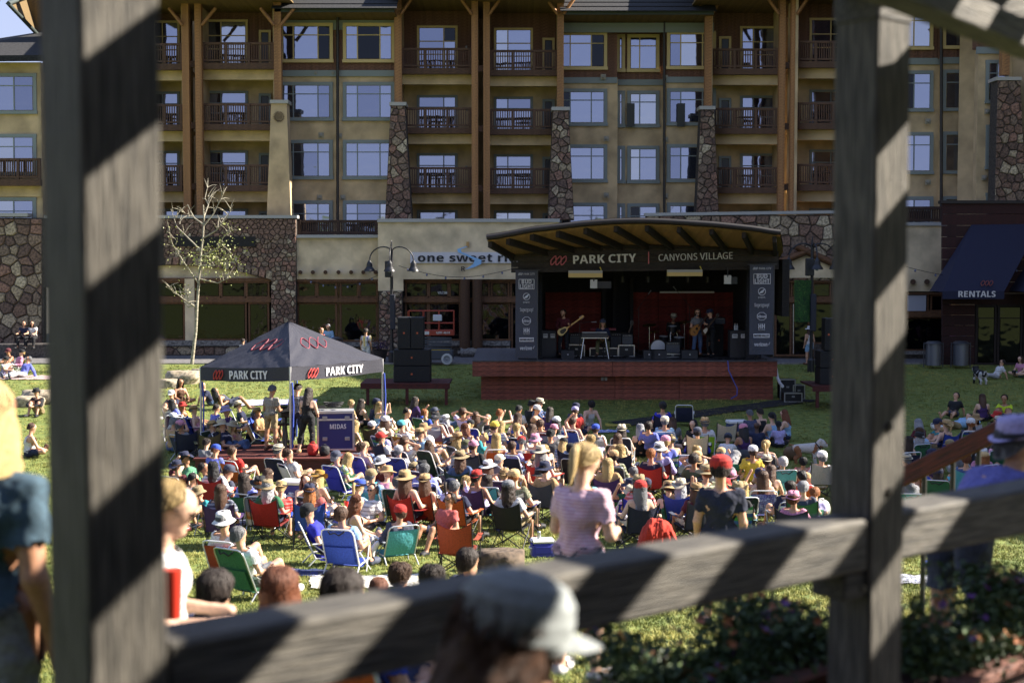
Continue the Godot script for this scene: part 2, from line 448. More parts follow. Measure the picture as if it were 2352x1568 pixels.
func body(pose: String, cell := 0.026) -> Dictionary:
	var key := "%s%s" % [pose, cell]
	if bodies.has(key): return bodies[key]
	if folds == null:
		folds = FastNoiseLite.new(); folds.seed = 5; folds.frequency = 5.5; folds.fractal_octaves = 3
	var j := skeleton(pose)
	var lo := Vector3.ONE * 9; var hi := Vector3.ONE * -9
	for k in j:
		if j[k] is Vector3 and not k in ["up", "fdr", "fdl"]: lo = lo.min(j[k]); hi = hi.max(j[k])
	var f := Body.new()
	f.setup(lo - Vector3.ONE * 0.2, hi + Vector3.ONE * 0.2, cell)
	var up: Vector3 = j.up; var X := Vector3.RIGHT; var hb: Basis = j.hb; var hd: Vector3 = j.head
	var fw := -X.cross(up)  # forward of the chest
	f.capsule(j.pelvis + X * 0.07, j.pelvis - X * 0.07, 0.105, 0.105, 1)
	f.capsule(j.pelvis + up * 0.06, j.pelvis + up * 0.3, 0.115, 0.125, 0, 0.06)
	f.capsule(j.pelvis + up * 0.3 + X * 0.07, j.pelvis + up * 0.3 - X * 0.07, 0.108, 0.108, 0, 0.06)
	f.capsule(j.neck - up * 0.075 + X * 0.115, j.neck - up * 0.075 - X * 0.115, 0.075, 0.075, 0, 0.06)
	f.capsule(j.neck - up * 0.03, hd + hb * Vector3(0, -0.05, 0.018), 0.056, 0.052, 2, 0.03)
	f.capsule(hd + hb * Vector3(0, 0.03, 0.03), hd + hb * Vector3(0, 0.035, -0.022), 0.088, 0.084, 3, 0.02)
	f.capsule(hd + hb * Vector3(0, -0.015, -0.025), hd + hb * Vector3(0, -0.08, -0.052), 0.068, 0.044, 3, 0.03)
	for s in [1, -1]:
		var k: String = "r" if s > 0 else "l"
		var q: int = 0 if s > 0 else 1
		f.capsule(j["sh" + k], j["el" + k], 0.055, 0.042, 4 + q)
		f.capsule(j["el" + k], j["wr" + k], 0.042, 0.028, 6 + q, 0.02)
		f.capsule(j["wr" + k], j["wr" + k] + j["fd" + k] * 0.08, 0.03, 0.034, 8 + q, 0.015)
		f.capsule(j["hi" + k], j["kn" + k], 0.088, 0.058, 10 + q, 0.03)
		f.capsule(j["kn" + k], j["kn" + k].lerp(j["an" + k], 0.35), 0.056, 0.058, 12 + q, 0.02)
		f.capsule(j["kn" + k].lerp(j["an" + k], 0.3), j["an" + k], 0.058, 0.037, 16 + q, 0.02)
		f.capsule(j["an" + k] + Vector3(0, -0.03, 0.02), j["to" + k], 0.042, 0.034, 14 + q, 0.02)
	var b := {"f": f, "j": j, "cell": cell}
	# skin: the whole body plus fingers, nose and ears in the same mesh
	var skin := f.net(0.0, func(_i, _t, _v): return true)
	var x := B.new()
	var big: bool = cell < 0.02
	for s in [1, -1]:
		var k: String = "r" if s > 0 else "l"
		var fd: Vector3 = j["fd" + k]
		var side := fd.cross(Vector3.UP if absf(fd.y) < 0.9 else Vector3.FORWARD).normalized()
		var dn := side.cross(fd) * (1 if side.cross(fd).y < 0 else -1)
		var palm: Vector3 = j["wr" + k] + fd * 0.085
		var lens := [0.066, 0.076, 0.07, 0.054]
		for i in 4:
			var r0 := palm + side * (i - 1.5) * 0.019
			var mid: Vector3 = r0 + (fd + dn * 0.35).normalized() * lens[i] * 0.55
			x.tube([r0 - fd * 0.02, r0, mid, mid + (fd * 0.55 + dn).normalized() * lens[i] * 0.5], [0.009, 0.0095, 0.0085, 0.006], 6 if big else 5)
		var th0: Vector3 = j["wr" + k] + fd * 0.035 - side * s * 0.026
		x.tube([th0, th0 + (fd * 0.8 - side * s * 0.7 + dn * 0.3).normalized() * 0.04, th0 + (fd + dn * 0.5 - side * s * 0.25).normalized() * 0.068], [0.012, 0.0105, 0.007], 6 if big else 5)
		x.ball(hd + hb * Vector3(0.086 * s, 0.0, 0.012), Vector3(0.012, 0.032, 0.02), 8, hb)
	x.tube([hd + hb * Vector3(0, 0.022, -0.088), hd + hb * Vector3(0, -0.008, -0.108), hd + hb * Vector3(0, -0.03, -0.114), hd + hb * Vector3(0, -0.036, -0.09)], [0.008, 0.011, 0.015, 0.01], 6)
	var st := SurfaceTool.new()
	st.begin(Mesh.PRIMITIVE_TRIANGLES)
	st.append_from(skin, 0, Transform3D()); st.append_from(x.mesh(), 0, Transform3D())
	b.skin = st.commit()
	bodies[key] = b
	return b
func garment(b: Dictionary, kind: String) -> ArrayMesh:
	if b.has(kind): return b[kind]
	var f: Body = b.f; var j: Dictionary = b.j
	var up: Vector3 = j.up
	var nk: Vector3 = j.neck; var pv: Vector3 = j.pelvis
	var keep: Callable; var iso := 0.014; var amp := 0.026
	match kind:
		"tee": keep = func(i, t, v): return (i == 0 and (v - nk).dot(up) < 0.005) or (i == 1 and (v - pv).dot(up) > -0.02) or (i in [4, 5] and t < 0.62)
		"long": keep = func(i, t, v): return (i == 0 and (v - nk).dot(up) < 0.01) or (i == 1 and (v - pv).dot(up) > -0.02) or i in [4, 5] or (i in [6, 7] and t < 0.92)
		"tank": keep = func(i, t, v): return (i == 0 and (v - nk).dot(up) < -0.035 and absf(v.x) < 0.115 + maxf(0.0, -0.16 - (v - nk).dot(up)) * 3.0) or (i == 1 and (v - pv).dot(up) > -0.02)
		"strapless": keep = func(i, t, v): return (i == 0 and (v - nk).dot(up) < -0.19) or (i == 1 and (v - pv).dot(up) > -0.02)
		"shorts": keep = func(i, t, v): return (i == 1 and (v - pv).dot(up) < 0.06) or (i in [10, 11] and t < 0.78); iso = 0.017
		"trousers": keep = func(i, t, v): return (i == 1 and (v - pv).dot(up) < 0.06) or i in [10, 11, 12, 13] or (i in [16, 17] and t < 0.9); iso = 0.012
		"capris": keep = func(i, t, v): return (i == 1 and (v - pv).dot(up) < 0.06) or i in [10, 11, 12, 13] or (i in [16, 17] and t < 0.45); iso = 0.007; amp = 0.004
		"skirt": keep = func(i, t, v): return (i == 1 and (v - pv).dot(up) < 0.08) or (i in [10, 11] and t < 0.92); iso = 0.026
		"shoe": keep = func(i, t, v): return i == 14; iso = 0.008; amp = 0.0
		"shoe_left": keep = func(i, t, v): return i == 15; iso = 0.008; amp = 0.0
	var m := f.net(iso + (0.004 if b.cell > 0.02 else 0.0), keep, folds, amp)
	b[kind] = m
	return m
func hair_mesh(kind: String) -> ArrayMesh:
	var key := "hair_" + kind
	if shapes.has(key): return shapes[key]
	var b := B.new()
	var fn := FastNoiseLite.new(); fn.frequency = 22.0; fn.seed = 3
	var curl := kind in ["curly", "wavy"]
	# cap of hair over the skull: u runs round from one temple over the back to the other, v from the rim to the crown
	var cap := func(u: float, v: float) -> Vector3:
		var th := lerpf(-0.14 * PI, 1.14 * PI, u)
		var rim: float = lerpf(-0.055, 0.075, pow(absf(u - 0.5) * 2.0, 2.4))
		var ph := lerpf(0.0, PI / 2, v)
		var r: float = 1.0 + fn.get_noise_2d(u * (4 if curl else 9) * 3, v * (5 if curl else 1.2)) * (0.2 if curl else 0.07)
		return Vector3(cos(th) * 0.106 * cos(ph) * r, lerpf(rim, 0.022, minf(v * 3, 1.0)) + sin(ph) * 0.122 * r, 0.014 + sin(th) * 0.124 * cos(ph) * r)
	if kind != "bald":
		b.grid(28, 10, cap)
		var hr := RandomNumberGenerator.new(); hr.seed = kind.hash() % 1000
		for i in 420:  # strands lying on the cap
			var u0 := hr.randf_range(0.01, 0.99); var du := hr.randf_range(-0.06, 0.06); var v1 := hr.randf_range(0.0, 0.35); var v0 := minf(v1 + hr.randf_range(0.25, 0.6), 0.98)
			var lift := hr.randf_range(1.01, 1.075 if curl else 1.045)
			var pts := []
			for k in 4:
				var t := k / 3.0
				var q: Vector3 = cap.call(clampf(u0 + du * t + (0.02 * sin(t * 9 + i) if curl else 0.0), 0.0, 1.0), lerpf(v0, v1, t))
				pts.append(Vector3(q.x * lift, (q.y - 0.02) * lift + 0.02, (q.z - 0.014) * lift + 0.014))
			b.tube(pts, [0.002, 0.0045, 0.004, 0.001], 3, false)
	match kind:
		"long", "wavy":
			var len := 0.3 if kind == "long" else 0.26
			b.grid(26, 12, func(u, v):
				var th: float = lerpf(-0.15 * PI, 1.15 * PI, u)
				var w: float = 1.0 + 0.12 * sin(v * PI) + fn.get_noise_2d(u * 40, v * (9 if kind == "wavy" else 1.5)) * (0.22 if kind == "wavy" else 0.12)
				var down: float = lerpf(0.03, -len - 0.05 * sin(u * PI) + 0.03 * fn.get_noise_1d(u * 60), v)
				return Vector3(cos(th) * 0.108 * w, down, 0.014 + sin(th) * (0.124 + 0.02 * v) * w), 0.012)
		"pony":
			b.tube([Vector3(0, 0.06, 0.1), Vector3(0, 0.075, 0.15), Vector3(0.01, 0.02, 0.175), Vector3(0.015, -0.09, 0.165), Vector3(0.01, -0.2, 0.15)], [0.02, 0.032, 0.036, 0.03, 0.006], 10)
		"bun":
			b.ball(Vector3(0, 0.12, 0.075), Vector3(0.045, 0.04, 0.045), 10)
		"braid":
			for i in 6: b.ball(Vector3(0.006 * (1 if i % 2 else -1), 0.0 - i * 0.045, 0.125), Vector3(0.03 - i * 0.003, 0.032, 0.024), 8)
	shapes[key] = b.mesh()
	return shapes[key]
func hat_on(o: Node3D, T: Transform3D, kind: String, c: String) -> void:
	var straw := c in ["straw", "cream", "tan", "gold"]
	var m := mt(c, 0.85, "straw" if straw and kind != "cap" else "cloth")
	var key := "hat_" + kind
	if not shapes.has(key):
		var a := B.new(); var r := B.new(); var w := B.new()
		match kind:
			"cap":
				a.lathe([Vector2(0.112, 0.03), Vector2(0.114, 0.07), Vector2(0.108, 0.108), Vector2(0.088, 0.138), Vector2(0.05, 0.156), Vector2(0.012, 0.161), Vector2(0.002, 0.168)], 18, Transform3D(Basis.from_scale(Vector3(1, 1, 1.12)), Vector3(0, 0, 0.008)))
				r.grid(12, 5, func(u, v):
					var th: float = lerpf(0.08 * PI, 0.92 * PI, u)
					var q: float = lerpf(0.1, 0.1 + 0.082 * pow(sin(th), 0.6), v)
					return Vector3(-cos(th) * lerpf(0.1, 0.092, v), 0.045 - 0.016 * v * v - 0.02 * pow(absf(cos(th)), 2.0), -sin(th) * q * 1.05), 0.004)
			"sun", "fedora", "cowboy", "boater", "bucket":
				var br: float = {"sun": 0.2, "fedora": 0.145, "cowboy": 0.185, "boater": 0.15, "bucket": 0.165}[kind]
				var ht: float = {"sun": 0.16, "fedora": 0.165, "cowboy": 0.175, "boater": 0.135, "bucket": 0.15}[kind]
				var flat: bool = kind == "boater"
				a.grid(20, 6, func(u, v):
					var th: float = TAU * u
					var rr: float = lerpf(0.114, 0.102 if flat else 0.09, v) if v < 0.7 else lerpf(0.104 if flat else 0.094, 0.0, (v - 0.7) / 0.3)
					var y: float = 0.05 + minf(v / 0.7, 1.0) * (ht - 0.05) + (0.012 * sin((v - 0.7) / 0.3 * PI / 2) if v > 0.7 and not flat else 0.0)
					if kind in ["fedora", "cowboy"] and v > 0.5: y -= 0.03 * maxf(0.0, 1.0 - absf(cos(th)) * 2.2) * (v - 0.5) * 2
					return Vector3(cos(th) * rr, y, -sin(th) * rr * 1.12))
				r.grid(24, 3, func(u, v):
					var th: float = TAU * u
					var rr: float = lerpf(0.1, br, v)
					var dy: float = {"sun": -0.03 * v, "fedora": 0.014 * v * v * cos(th * 2), "cowboy": 0.05 * v * v * cos(th * 2), "boater": 0.0, "bucket": -0.055 * v}[kind]
					dy += 0.008 * v * sin(th * 3 + 1.0)
					return Vector3(cos(th) * rr, 0.055 + dy, -sin(th) * rr * 1.1), 0.005)
				if kind in ["fedora", "boater", "cowboy"]:
					w.lathe([Vector2(0.117, 0.058), Vector2(0.1125, 0.086)], 20, Transform3D(Basis.from_scale(Vector3(1, 1, 1.12)), Vector3.ZERO))
			"beanie":
				a.lathe([Vector2(0.112, 0.03), Vector2(0.118, 0.05), Vector2(0.116, 0.08), Vector2(0.095, 0.12), Vector2(0.06, 0.15), Vector2(0.02, 0.165), Vector2(0.0, 0.167)], 18, Transform3D(Basis.from_scale(Vector3(1, 1, 1.1)), Vector3(0, 0, 0.01)))
		shapes[key] = [a.mesh(), r.mesh(), w.mesh()]
	var g: Array = shapes[key]
	var root := node(o, "hat")
	root.transform = T
	put(root, "crown", g[0], m)
	if g[1].get_surface_count(): put(root, "brim", g[1], m)
	if g[2].get_surface_count(): put(root, "hat_band", g[2], mt("black" if kind != "cowboy" else "brown", 0.8, "cloth"))
# builds a person standing or sitting with the ground (or seat) at the node's origin
func person(at: Vector3, yaw: float, pose: String, w: Dictionary, label: String, group := "", cell := 0.026) -> Node3D:
	var o := thing("person", label, "person", at, deg_to_rad(yaw), group)
	var b := body(pose, cell)
	var j: Dictionary = b.j
	o.scale = Vector3.ONE * float(w.get("scale", 1.0))
	put(o, "body", b.skin, mt(w.get("skin", "light"), 0.55, "skin"))
	if w.has("top"): put(o, "shirt", garment(b, w.get("toptype", "tee")), w.topmat if w.has("topmat") else mt(w.top, 0.9, "cloth"))
	if w.has("bottom"): put(o, w.get("bottype", "shorts"), garment(b, w.get("bottype", "shorts")), mt(w.bottom, 0.9, "cloth"))
	if w.get("shoes", "") != "": put(o, "shoe", garment(b, "shoe"), mt(w.shoes, 0.7)); put(o, "shoe", garment(b, "shoe_left"), mt(w.shoes, 0.7))
	var T := Transform3D(j.hb, j.head)
	if w.get("hair", "bald") != "bald": put(o, "hair", hair_mesh(w.hair), mt(w.get("haircolor", "brown"), 0.6, "hair"), T.origin, T.basis)
	if w.has("hat"): hat_on(o, T, w.hat, w.hatcolor)
	if w.get("glasses", false):
		if not shapes.has("shades"):
			var g := B.new()
			for s in [-1, 1]:
				g.ball(Vector3(0.032 * s, 0.014, -0.098), Vector3(0.026, 0.021, 0.008), 10)
				g.tube([Vector3(0.056 * s, 0.02, -0.09), Vector3(0.088 * s, 0.02, 0.0)], 0.004, 5)
			g.tube([Vector3(-0.012, 0.02, -0.104), Vector3(0.012, 0.02, -0.104)], 0.004, 5)
			shapes.shades = g.mesh()
		put(o, "sunglasses", shapes.shades, mt("101014", 0.15), T.origin, T.basis)
	if w.get("face", false):
		if not shapes.has("eyes"):
			var e := B.new(); var l := B.new()
			for s in [-1, 1]:
				e.ball(Vector3(0.03 * s, 0.014, -0.092), Vector3(0.013, 0.007, 0.007), 8)
				l.tube([Vector3(0.016 * s, 0.036, -0.1), Vector3(0.032 * s, 0.041, -0.096), Vector3(0.048 * s, 0.036, -0.085)], 0.004, 5)
			shapes.eyes = e.mesh(); shapes.brows = l.mesh()
			shapes.lips = B.new().tube([Vector3(-0.022, -0.062, -0.088), Vector3(0, -0.06, -0.1), Vector3(0.022, -0.062, -0.088)], [0.003, 0.007, 0.003], 6).mesh()
		put(o, "eyes", shapes.eyes, mt("2a211c", 0.3), T.origin, T.basis); put(o, "eyebrows", shapes.brows, mt(w.get("haircolor", "brown"), 0.8), T.origin, T.basis); put(o, "lips", shapes.lips, mt("8f5149", 0.6), T.origin, T.basis)
		if w.get("beard", false):
			if not shapes.has("beard"):
				shapes.beard = B.new().grid(16, 8, func(u, v):
					var th: float = lerpf(-0.05 * PI, 1.05 * PI, u)
					return Vector3(-cos(th) * lerpf(0.078, 0.03, v), lerpf(-0.03 if absf(u - 0.5) > 0.22 else -0.07, -0.128, v), -0.02 - sin(th) * lerpf(0.075, 0.06, v))).mesh()
			put(o, "beard", shapes.beard, mt(w.get("haircolor", "brown"), 0.9, "hair"), T.origin, T.basis)
	return o

# ---------- folding chairs; each faces -Z with the seat's middle over the origin ----------
func chair_parts(kind: String) -> Dictionary:
	var key := "chair_" + kind
	if shapes.has(key): return shapes[key]
	var d := {}
	match kind:
		"beach", "lawn":  # low tube chair with a sling back; the backpack kind has a pouch behind
			var fr := B.new()
			var lean := 0.42
			var top := 0.66 if kind == "beach" else 0.58
			var bk := func(x: float, t: float) -> Vector3: return Vector3(x, 0.17 + t * top * cos(lean), 0.17 + t * top * sin(lean))
			fr.tube([bk.call(-0.27, 0), bk.call(-0.27, 0.85), bk.call(-0.25, 0.96), bk.call(-0.2, 1.0), bk.call(0.2, 1.0), bk.call(0.25, 0.96), bk.call(0.27, 0.85), bk.call(0.27, 0)], 0.013, 7)
			d.frame = fr.mesh()
			for s in [-1, 1]:
				var lg := B.new()
				lg.tube([Vector3(0.27 * s, 0.17, 0.17), Vector3(0.28 * s, 0.0, 0.34)], 0.012, 6)
				lg.tube([Vector3(0.27 * s, 0.2, -0.3), Vector3(0.27 * s, 0.17, 0.17)], 0.012, 6)
				lg.tube([Vector3(0.28 * s, 0.42, -0.24), Vector3(0.28 * s, 0.02, -0.12)], 0.011, 6)
				lg.tube([Vector3(0.28 * s, 0.4, 0.2), Vector3(0.28 * s, 0.02, -0.3)], 0.011, 6)
				d["leg%d" % s] = lg.mesh()
				d["arm%d" % s] = B.new().bev(Vector3(0.285 * s, 0.43, 0.0), Vector3(0.055, 0.022, 0.46), 0.008, Basis(Vector3.RIGHT, 0.08)).mesh()
			d.backrest = B.new().grid(8, 10, func(u, v):
				var q: Vector3 = bk.call((u - 0.5) * 0.53, 0.02 + v * (0.96 if kind == "beach" else 0.82))
				return q + Vector3(0, 0, 0.03 * sin(u * PI) * sin(v * PI)), 0.012).mesh()
			d.seat = B.new().grid(6, 6, func(u, v): return Vector3((0.5 - u) * 0.5, 0.2 - 0.06 * sin(v * PI) - 0.03 * v, -0.3 + v * 0.47), 0.01).mesh()
			if kind == "beach":
				var pouch := B.new()
				pouch.grid(8, 6, func(u, v):
					var q: Vector3 = bk.call((u - 0.5) * 0.46, 0.1 + v * 0.45)
					return q + Vector3(0, -0.02, 0.035 + 0.05 * sin(u * PI) * (1.0 - v * 0.6)), 0.02)
				d.pouch = pouch.mesh()
				d.strap = B.new().tube([bk.call(-0.13, 0.97) + Vector3(0, 0, 0.035), bk.call(-0.1, 0.88) + Vector3(0, 0, 0.06), bk.call(-0.02, 0.93) + Vector3(0, 0, 0.06), bk.call(0.05, 0.86) + Vector3(0, 0, 0.06), bk.call(0.14, 0.97) + Vector3(0, 0, 0.035)], 0.012, 5).mesh()
		"camp":
			d.backrest = B.new().grid(10, 8, func(u, v):
				var w: float = lerpf(0.5, 0.56, v)
				var x: float = (u - 0.5) * w
				var sag: float = 4.0 * (u - 0.5) * (u - 0.5)
				return Vector3(x, 0.36 + v * (0.42 + 0.09 * sag), 0.2 + 0.16 * v + 0.07 * (1.0 - sag) * (0.4 + 0.6 * v)), 0.012).mesh()
			d.seat = B.new().grid(8, 6, func(u, v): return Vector3((0.5 - u) * 0.54, 0.42 - 0.09 * sin(u * PI) * sin(v * PI) - 0.06 * v, -0.24 + v * 0.46), 0.012).mesh()
			var fr := B.new()
			for s in [-1, 1]:
				fr.tube([Vector3(0.27 * s, 0.3, 0.2), Vector3(0.285 * s, 0.9, 0.38)], 0.011, 6)
				fr.tube([Vector3(0.3 * s, 0.02, 0.26), Vector3(0.26 * s, 0.42, -0.24)], 0.01, 6)
				fr.tube([Vector3(0.3 * s, 0.02, -0.26), Vector3(0.27 * s, 0.36, 0.2)], 0.01, 6)
				fr.tube([Vector3(0.3 * s, 0.02, 0.26), Vector3(-0.26 * s, 0.36, 0.22)], 0.01, 6)
				fr.tube([Vector3(0.3 * s, 0.02, -0.26), Vector3(-0.26 * s, 0.4, -0.24)], 0.01, 6)
				fr.tube([Vector3(0.31 * s, 0.02, -0.26), Vector3(0.31 * s, 0.6, -0.28)], 0.01, 6)
				fr.box(Vector3(0.3 * s, 0.015, 0.26), Vector3(0.04, 0.02, 0.04)); fr.box(Vector3(0.3 * s, 0.015, -0.26), Vector3(0.04, 0.02, 0.04))
				d["arm%d" % s] = B.new().grid(3, 6, func(u, v): return Vector3(0.31 * s + (0.5 - u) * 0.08, 0.61 - 0.03 * sin(v * PI), -0.3 + v * 0.6), 0.01).mesh()
			d.frame = fr.mesh()
			d.cup_holder = B.new().lathe([Vector2(0.04, 0.5), Vector2(0.045, 0.6)], 10, Transform3D(Basis(), Vector3(0.33, 0, -0.22))).mesh()
	shapes[key] = d
	return d
func chair(at: Vector3, yaw: float, kind: String, c: String, label: String, group := "", fabric: Material = null) -> Node3D:
	var o := thing({"beach": "beach_chair", "lawn": "lawn_chair", "camp": "camp_chair"}[kind], label, "chair", at, deg_to_rad(yaw), group)
	var d := chair_parts(kind)
	var fab := fabric if fabric else mt(c, 0.85, "cloth")
	var tube := mt("1c1c20", 0.5) if kind == "camp" else mt("silver", 0.35, "", 0.7) if (c.length() % 2) else mt("d8d8da", 0.4)
	for k in d:
		if k in ["backrest", "seat", "pouch"]: put(o, k, d[k], fab)
		elif k == "strap" or k == "cup_holder": put(o, k, d[k], mt("black", 0.8, "cloth"))
		elif k.begins_with("arm"): put(o, "armrest", d[k], fab if kind == "camp" else mt("tan", 0.6, "wood") if kind == "beach" else tube)
		elif k.begins_with("leg"): put(o, "leg", d[k], tube)
		else: put(o, "frame", d[k], tube)
	return o

# ---------- light, lens, lawn and the timber pergola that the picture is taken from ----------
const SUNB := 1.0    # sun direction in the rail's frame: along the rail, across it, up
const SUNN := 0.6
const SUNU := 0.78
func light_and_lens() -> void:
	var cam := Camera3D.new()
	cam.name = "camera"
	cam.fov = rad_to_deg(2.0 * atan(784.0 / F)); cam.position = EYE; cam.rotation.x = -PITCH; cam.near = 0.05; cam.far = 900.0
	var att := CameraAttributesPhysical.new()
	att.frustum_focal_length = 50.0; att.exposure_aperture = 2.0; att.frustum_focus_distance = 42.0
	cam.attributes = att
	add_child(cam)
	cam.fov = rad_to_deg(2.0 * atan(784.0 / F))
	var sm := ProceduralSkyMaterial.new()
	sm.sky_top_color = Color.html("7e92be"); sm.sky_horizon_color = Color.html("b0b8cf"); sm.sky_curve = 0.2
	sm.ground_bottom_color = Color.html("3a3a30"); sm.ground_horizon_color = Color.html("6d7078")
	sm.sun_angle_max = 8.0; sm.energy_multiplier = 0.46
	var e := Environment.new()
	e.background_mode = Environment.BG_SKY
	e.sky = Sky.new(); e.sky.sky_material = sm
	e.tonemap_mode = Environment.TONE_MAPPER_LINEAR; e.tonemap_exposure = 3.7
	e.sdfgi_enabled = true; e.ssao_enabled = true; e.ssil_enabled = true
	var we := WorldEnvironment.new()
	we.name = "surroundings"; we.environment = e
	add_child(we)
	var sun := DirectionalLight3D.new()
	sun.name = "sun"; sun.light_energy = 1.6; sun.light_color = Color.html("fff6e8"); sun.light_angular_distance = 0.5; sun.shadow_enabled = true
	add_child(sun)
	var s := (BD * SUNB + BN * SUNN + Vector3.UP * SUNU).normalized()
	sun.look_at_from_position(s * 50.0, Vector3.ZERO)

func lawn() -> void:
	var g := noise_tex("turf", 0.01, 0, 1, FastNoiseLite.TYPE_SIMPLEX_SMOOTH, 6, 0.0, 1024)
	var ramp := Gradient.new()
	ramp.set_color(0, Color.html("46511e")); ramp.set_color(1, Color.html("8c8a40")); ramp.add_point(0.5, Color.html("5f6c2a"))
	g.color_ramp = ramp
	var m := StandardMaterial3D.new()
	m.albedo_texture = g; m.roughness = 0.95; m.uv1_triplanar = true; m.uv1_world_triplanar = true; m.uv1_scale = Vector3(0.3, 0.3, 0.3)
	var b := B.new()
	var ds := [-60, 0, 5, 7, 9, 10, 11, 12.7, 14.5, 16, 18, 19.5, 21, 23, 25, 27.5, 30, 34, 38, 41.5, 45, 50, 57, 60, 64.2]
	for i in ds.size() - 1:
		for x in range(-10, 10):
			var y0 := ground(ds[i]); var y1 := ground(ds[i + 1])
			b.quad(Vector3(x * 12, y0, -ds[i]), Vector3(x * 12 + 12, y0, -ds[i]), Vector3(x * 12 + 12, y1, -ds[i + 1]), Vector3(x * 12, y1, -ds[i + 1]))
	struct("lawn", b.mesh(), m)
	var far := B.new()
	far.box(Vector3(0, -0.06, -310), Vector3(900, 0.4, 460.0))
	struct("ground", far.mesh(), mt("4a4638", 0.95, "paving"))
	# walkway with a kerb between the lawn and the shops
	var w := B.new()
	w.box(Vector3(0, 0.17, -69.9), Vector3(160, 0.32, 11.0))
	struct("pavement", w.mesh(), mt("6d6a6a", 0.9, "paving"))
	var kerb := B.new()
	kerb.box(Vector3(0, 0.19, -64.3), Vector3(160, 0.34, 0.2))
	struct("kerb", kerb.mesh(), mt("8d8880", 0.9, "paving"))
	# grass blades, thinner with distance
	var tuft := B.new()
	rng.seed = 11
	for i in 9:
		var a := rng.randf() * TAU; var r := rng.randf() * 0.1
		var p := Vector3(cos(a) * r, 0, sin(a) * r)
		var l := Vector3(rng.randf_range(-0.03, 0.03), rng.randf_range(0.025, 0.055), rng.randf_range(-0.03, 0.03))
		var s := Vector3(cos(a * 3), 0, sin(a * 3)) * 0.006
		tuft.tri(p - s, p + s, p + l)
	var mm := MultiMesh.new()
	mm.transform_format = MultiMesh.TRANSFORM_3D; mm.use_colors = true; mm.mesh = tuft.mesh()
	var bands := [[10.0, 16.0, 150], [16.0, 22.0, 130], [22.0, 30.0, 80], [30.0, 42.0, 40], [42.0, 63.5, 16]]
	var list := []
	for q in bands:
		var hw: float = q[1] * 0.375 + 1.0
		var n := int((q[1] - q[0]) * hw * 2 * q[2])
		for i in n: list.append(Vector2(rng.randf_range(-hw, hw), rng.randf_range(q[0], q[1])))
	mm.instance_count = list.size()
	var fn := FastNoiseLite.new(); fn.frequency = 0.25; fn.seed = 4
	for i in list.size():
		var s: float = rng.randf_range(0.7, 1.3) * (1.0 + list[i].y * 0.012)
		mm.set_instance_transform(i, Transform3D(Basis(Vector3.UP, rng.randf() * TAU).scaled(Vector3(s, s * 0.8, s)), ahead(list[i].x, list[i].y)))
		var t := clampf(0.5 + fn.get_noise_2dv(list[i]) * 0.9 + rng.randf_range(-0.25, 0.25), 0, 1)
		mm.set_instance_color(i, Color(0.11, 0.14, 0.02).lerp(Color(0.32, 0.29, 0.075), t))
	var gm := StandardMaterial3D.new()
	gm.vertex_color_use_as_albedo = true; gm.roughness = 0.7; gm.backlight_enabled = true; gm.backlight = Color(0.14, 0.17, 0.035)
	var o := MultiMeshInstance3D.new()
	o.name = "grass"; o.multimesh = mm; o.material_override = gm
	o.set_meta("kind", "stuff"); o.set_meta("label", "short green lawn grass with dry patches"); o.set_meta("category", "grass")
	add_child(o)

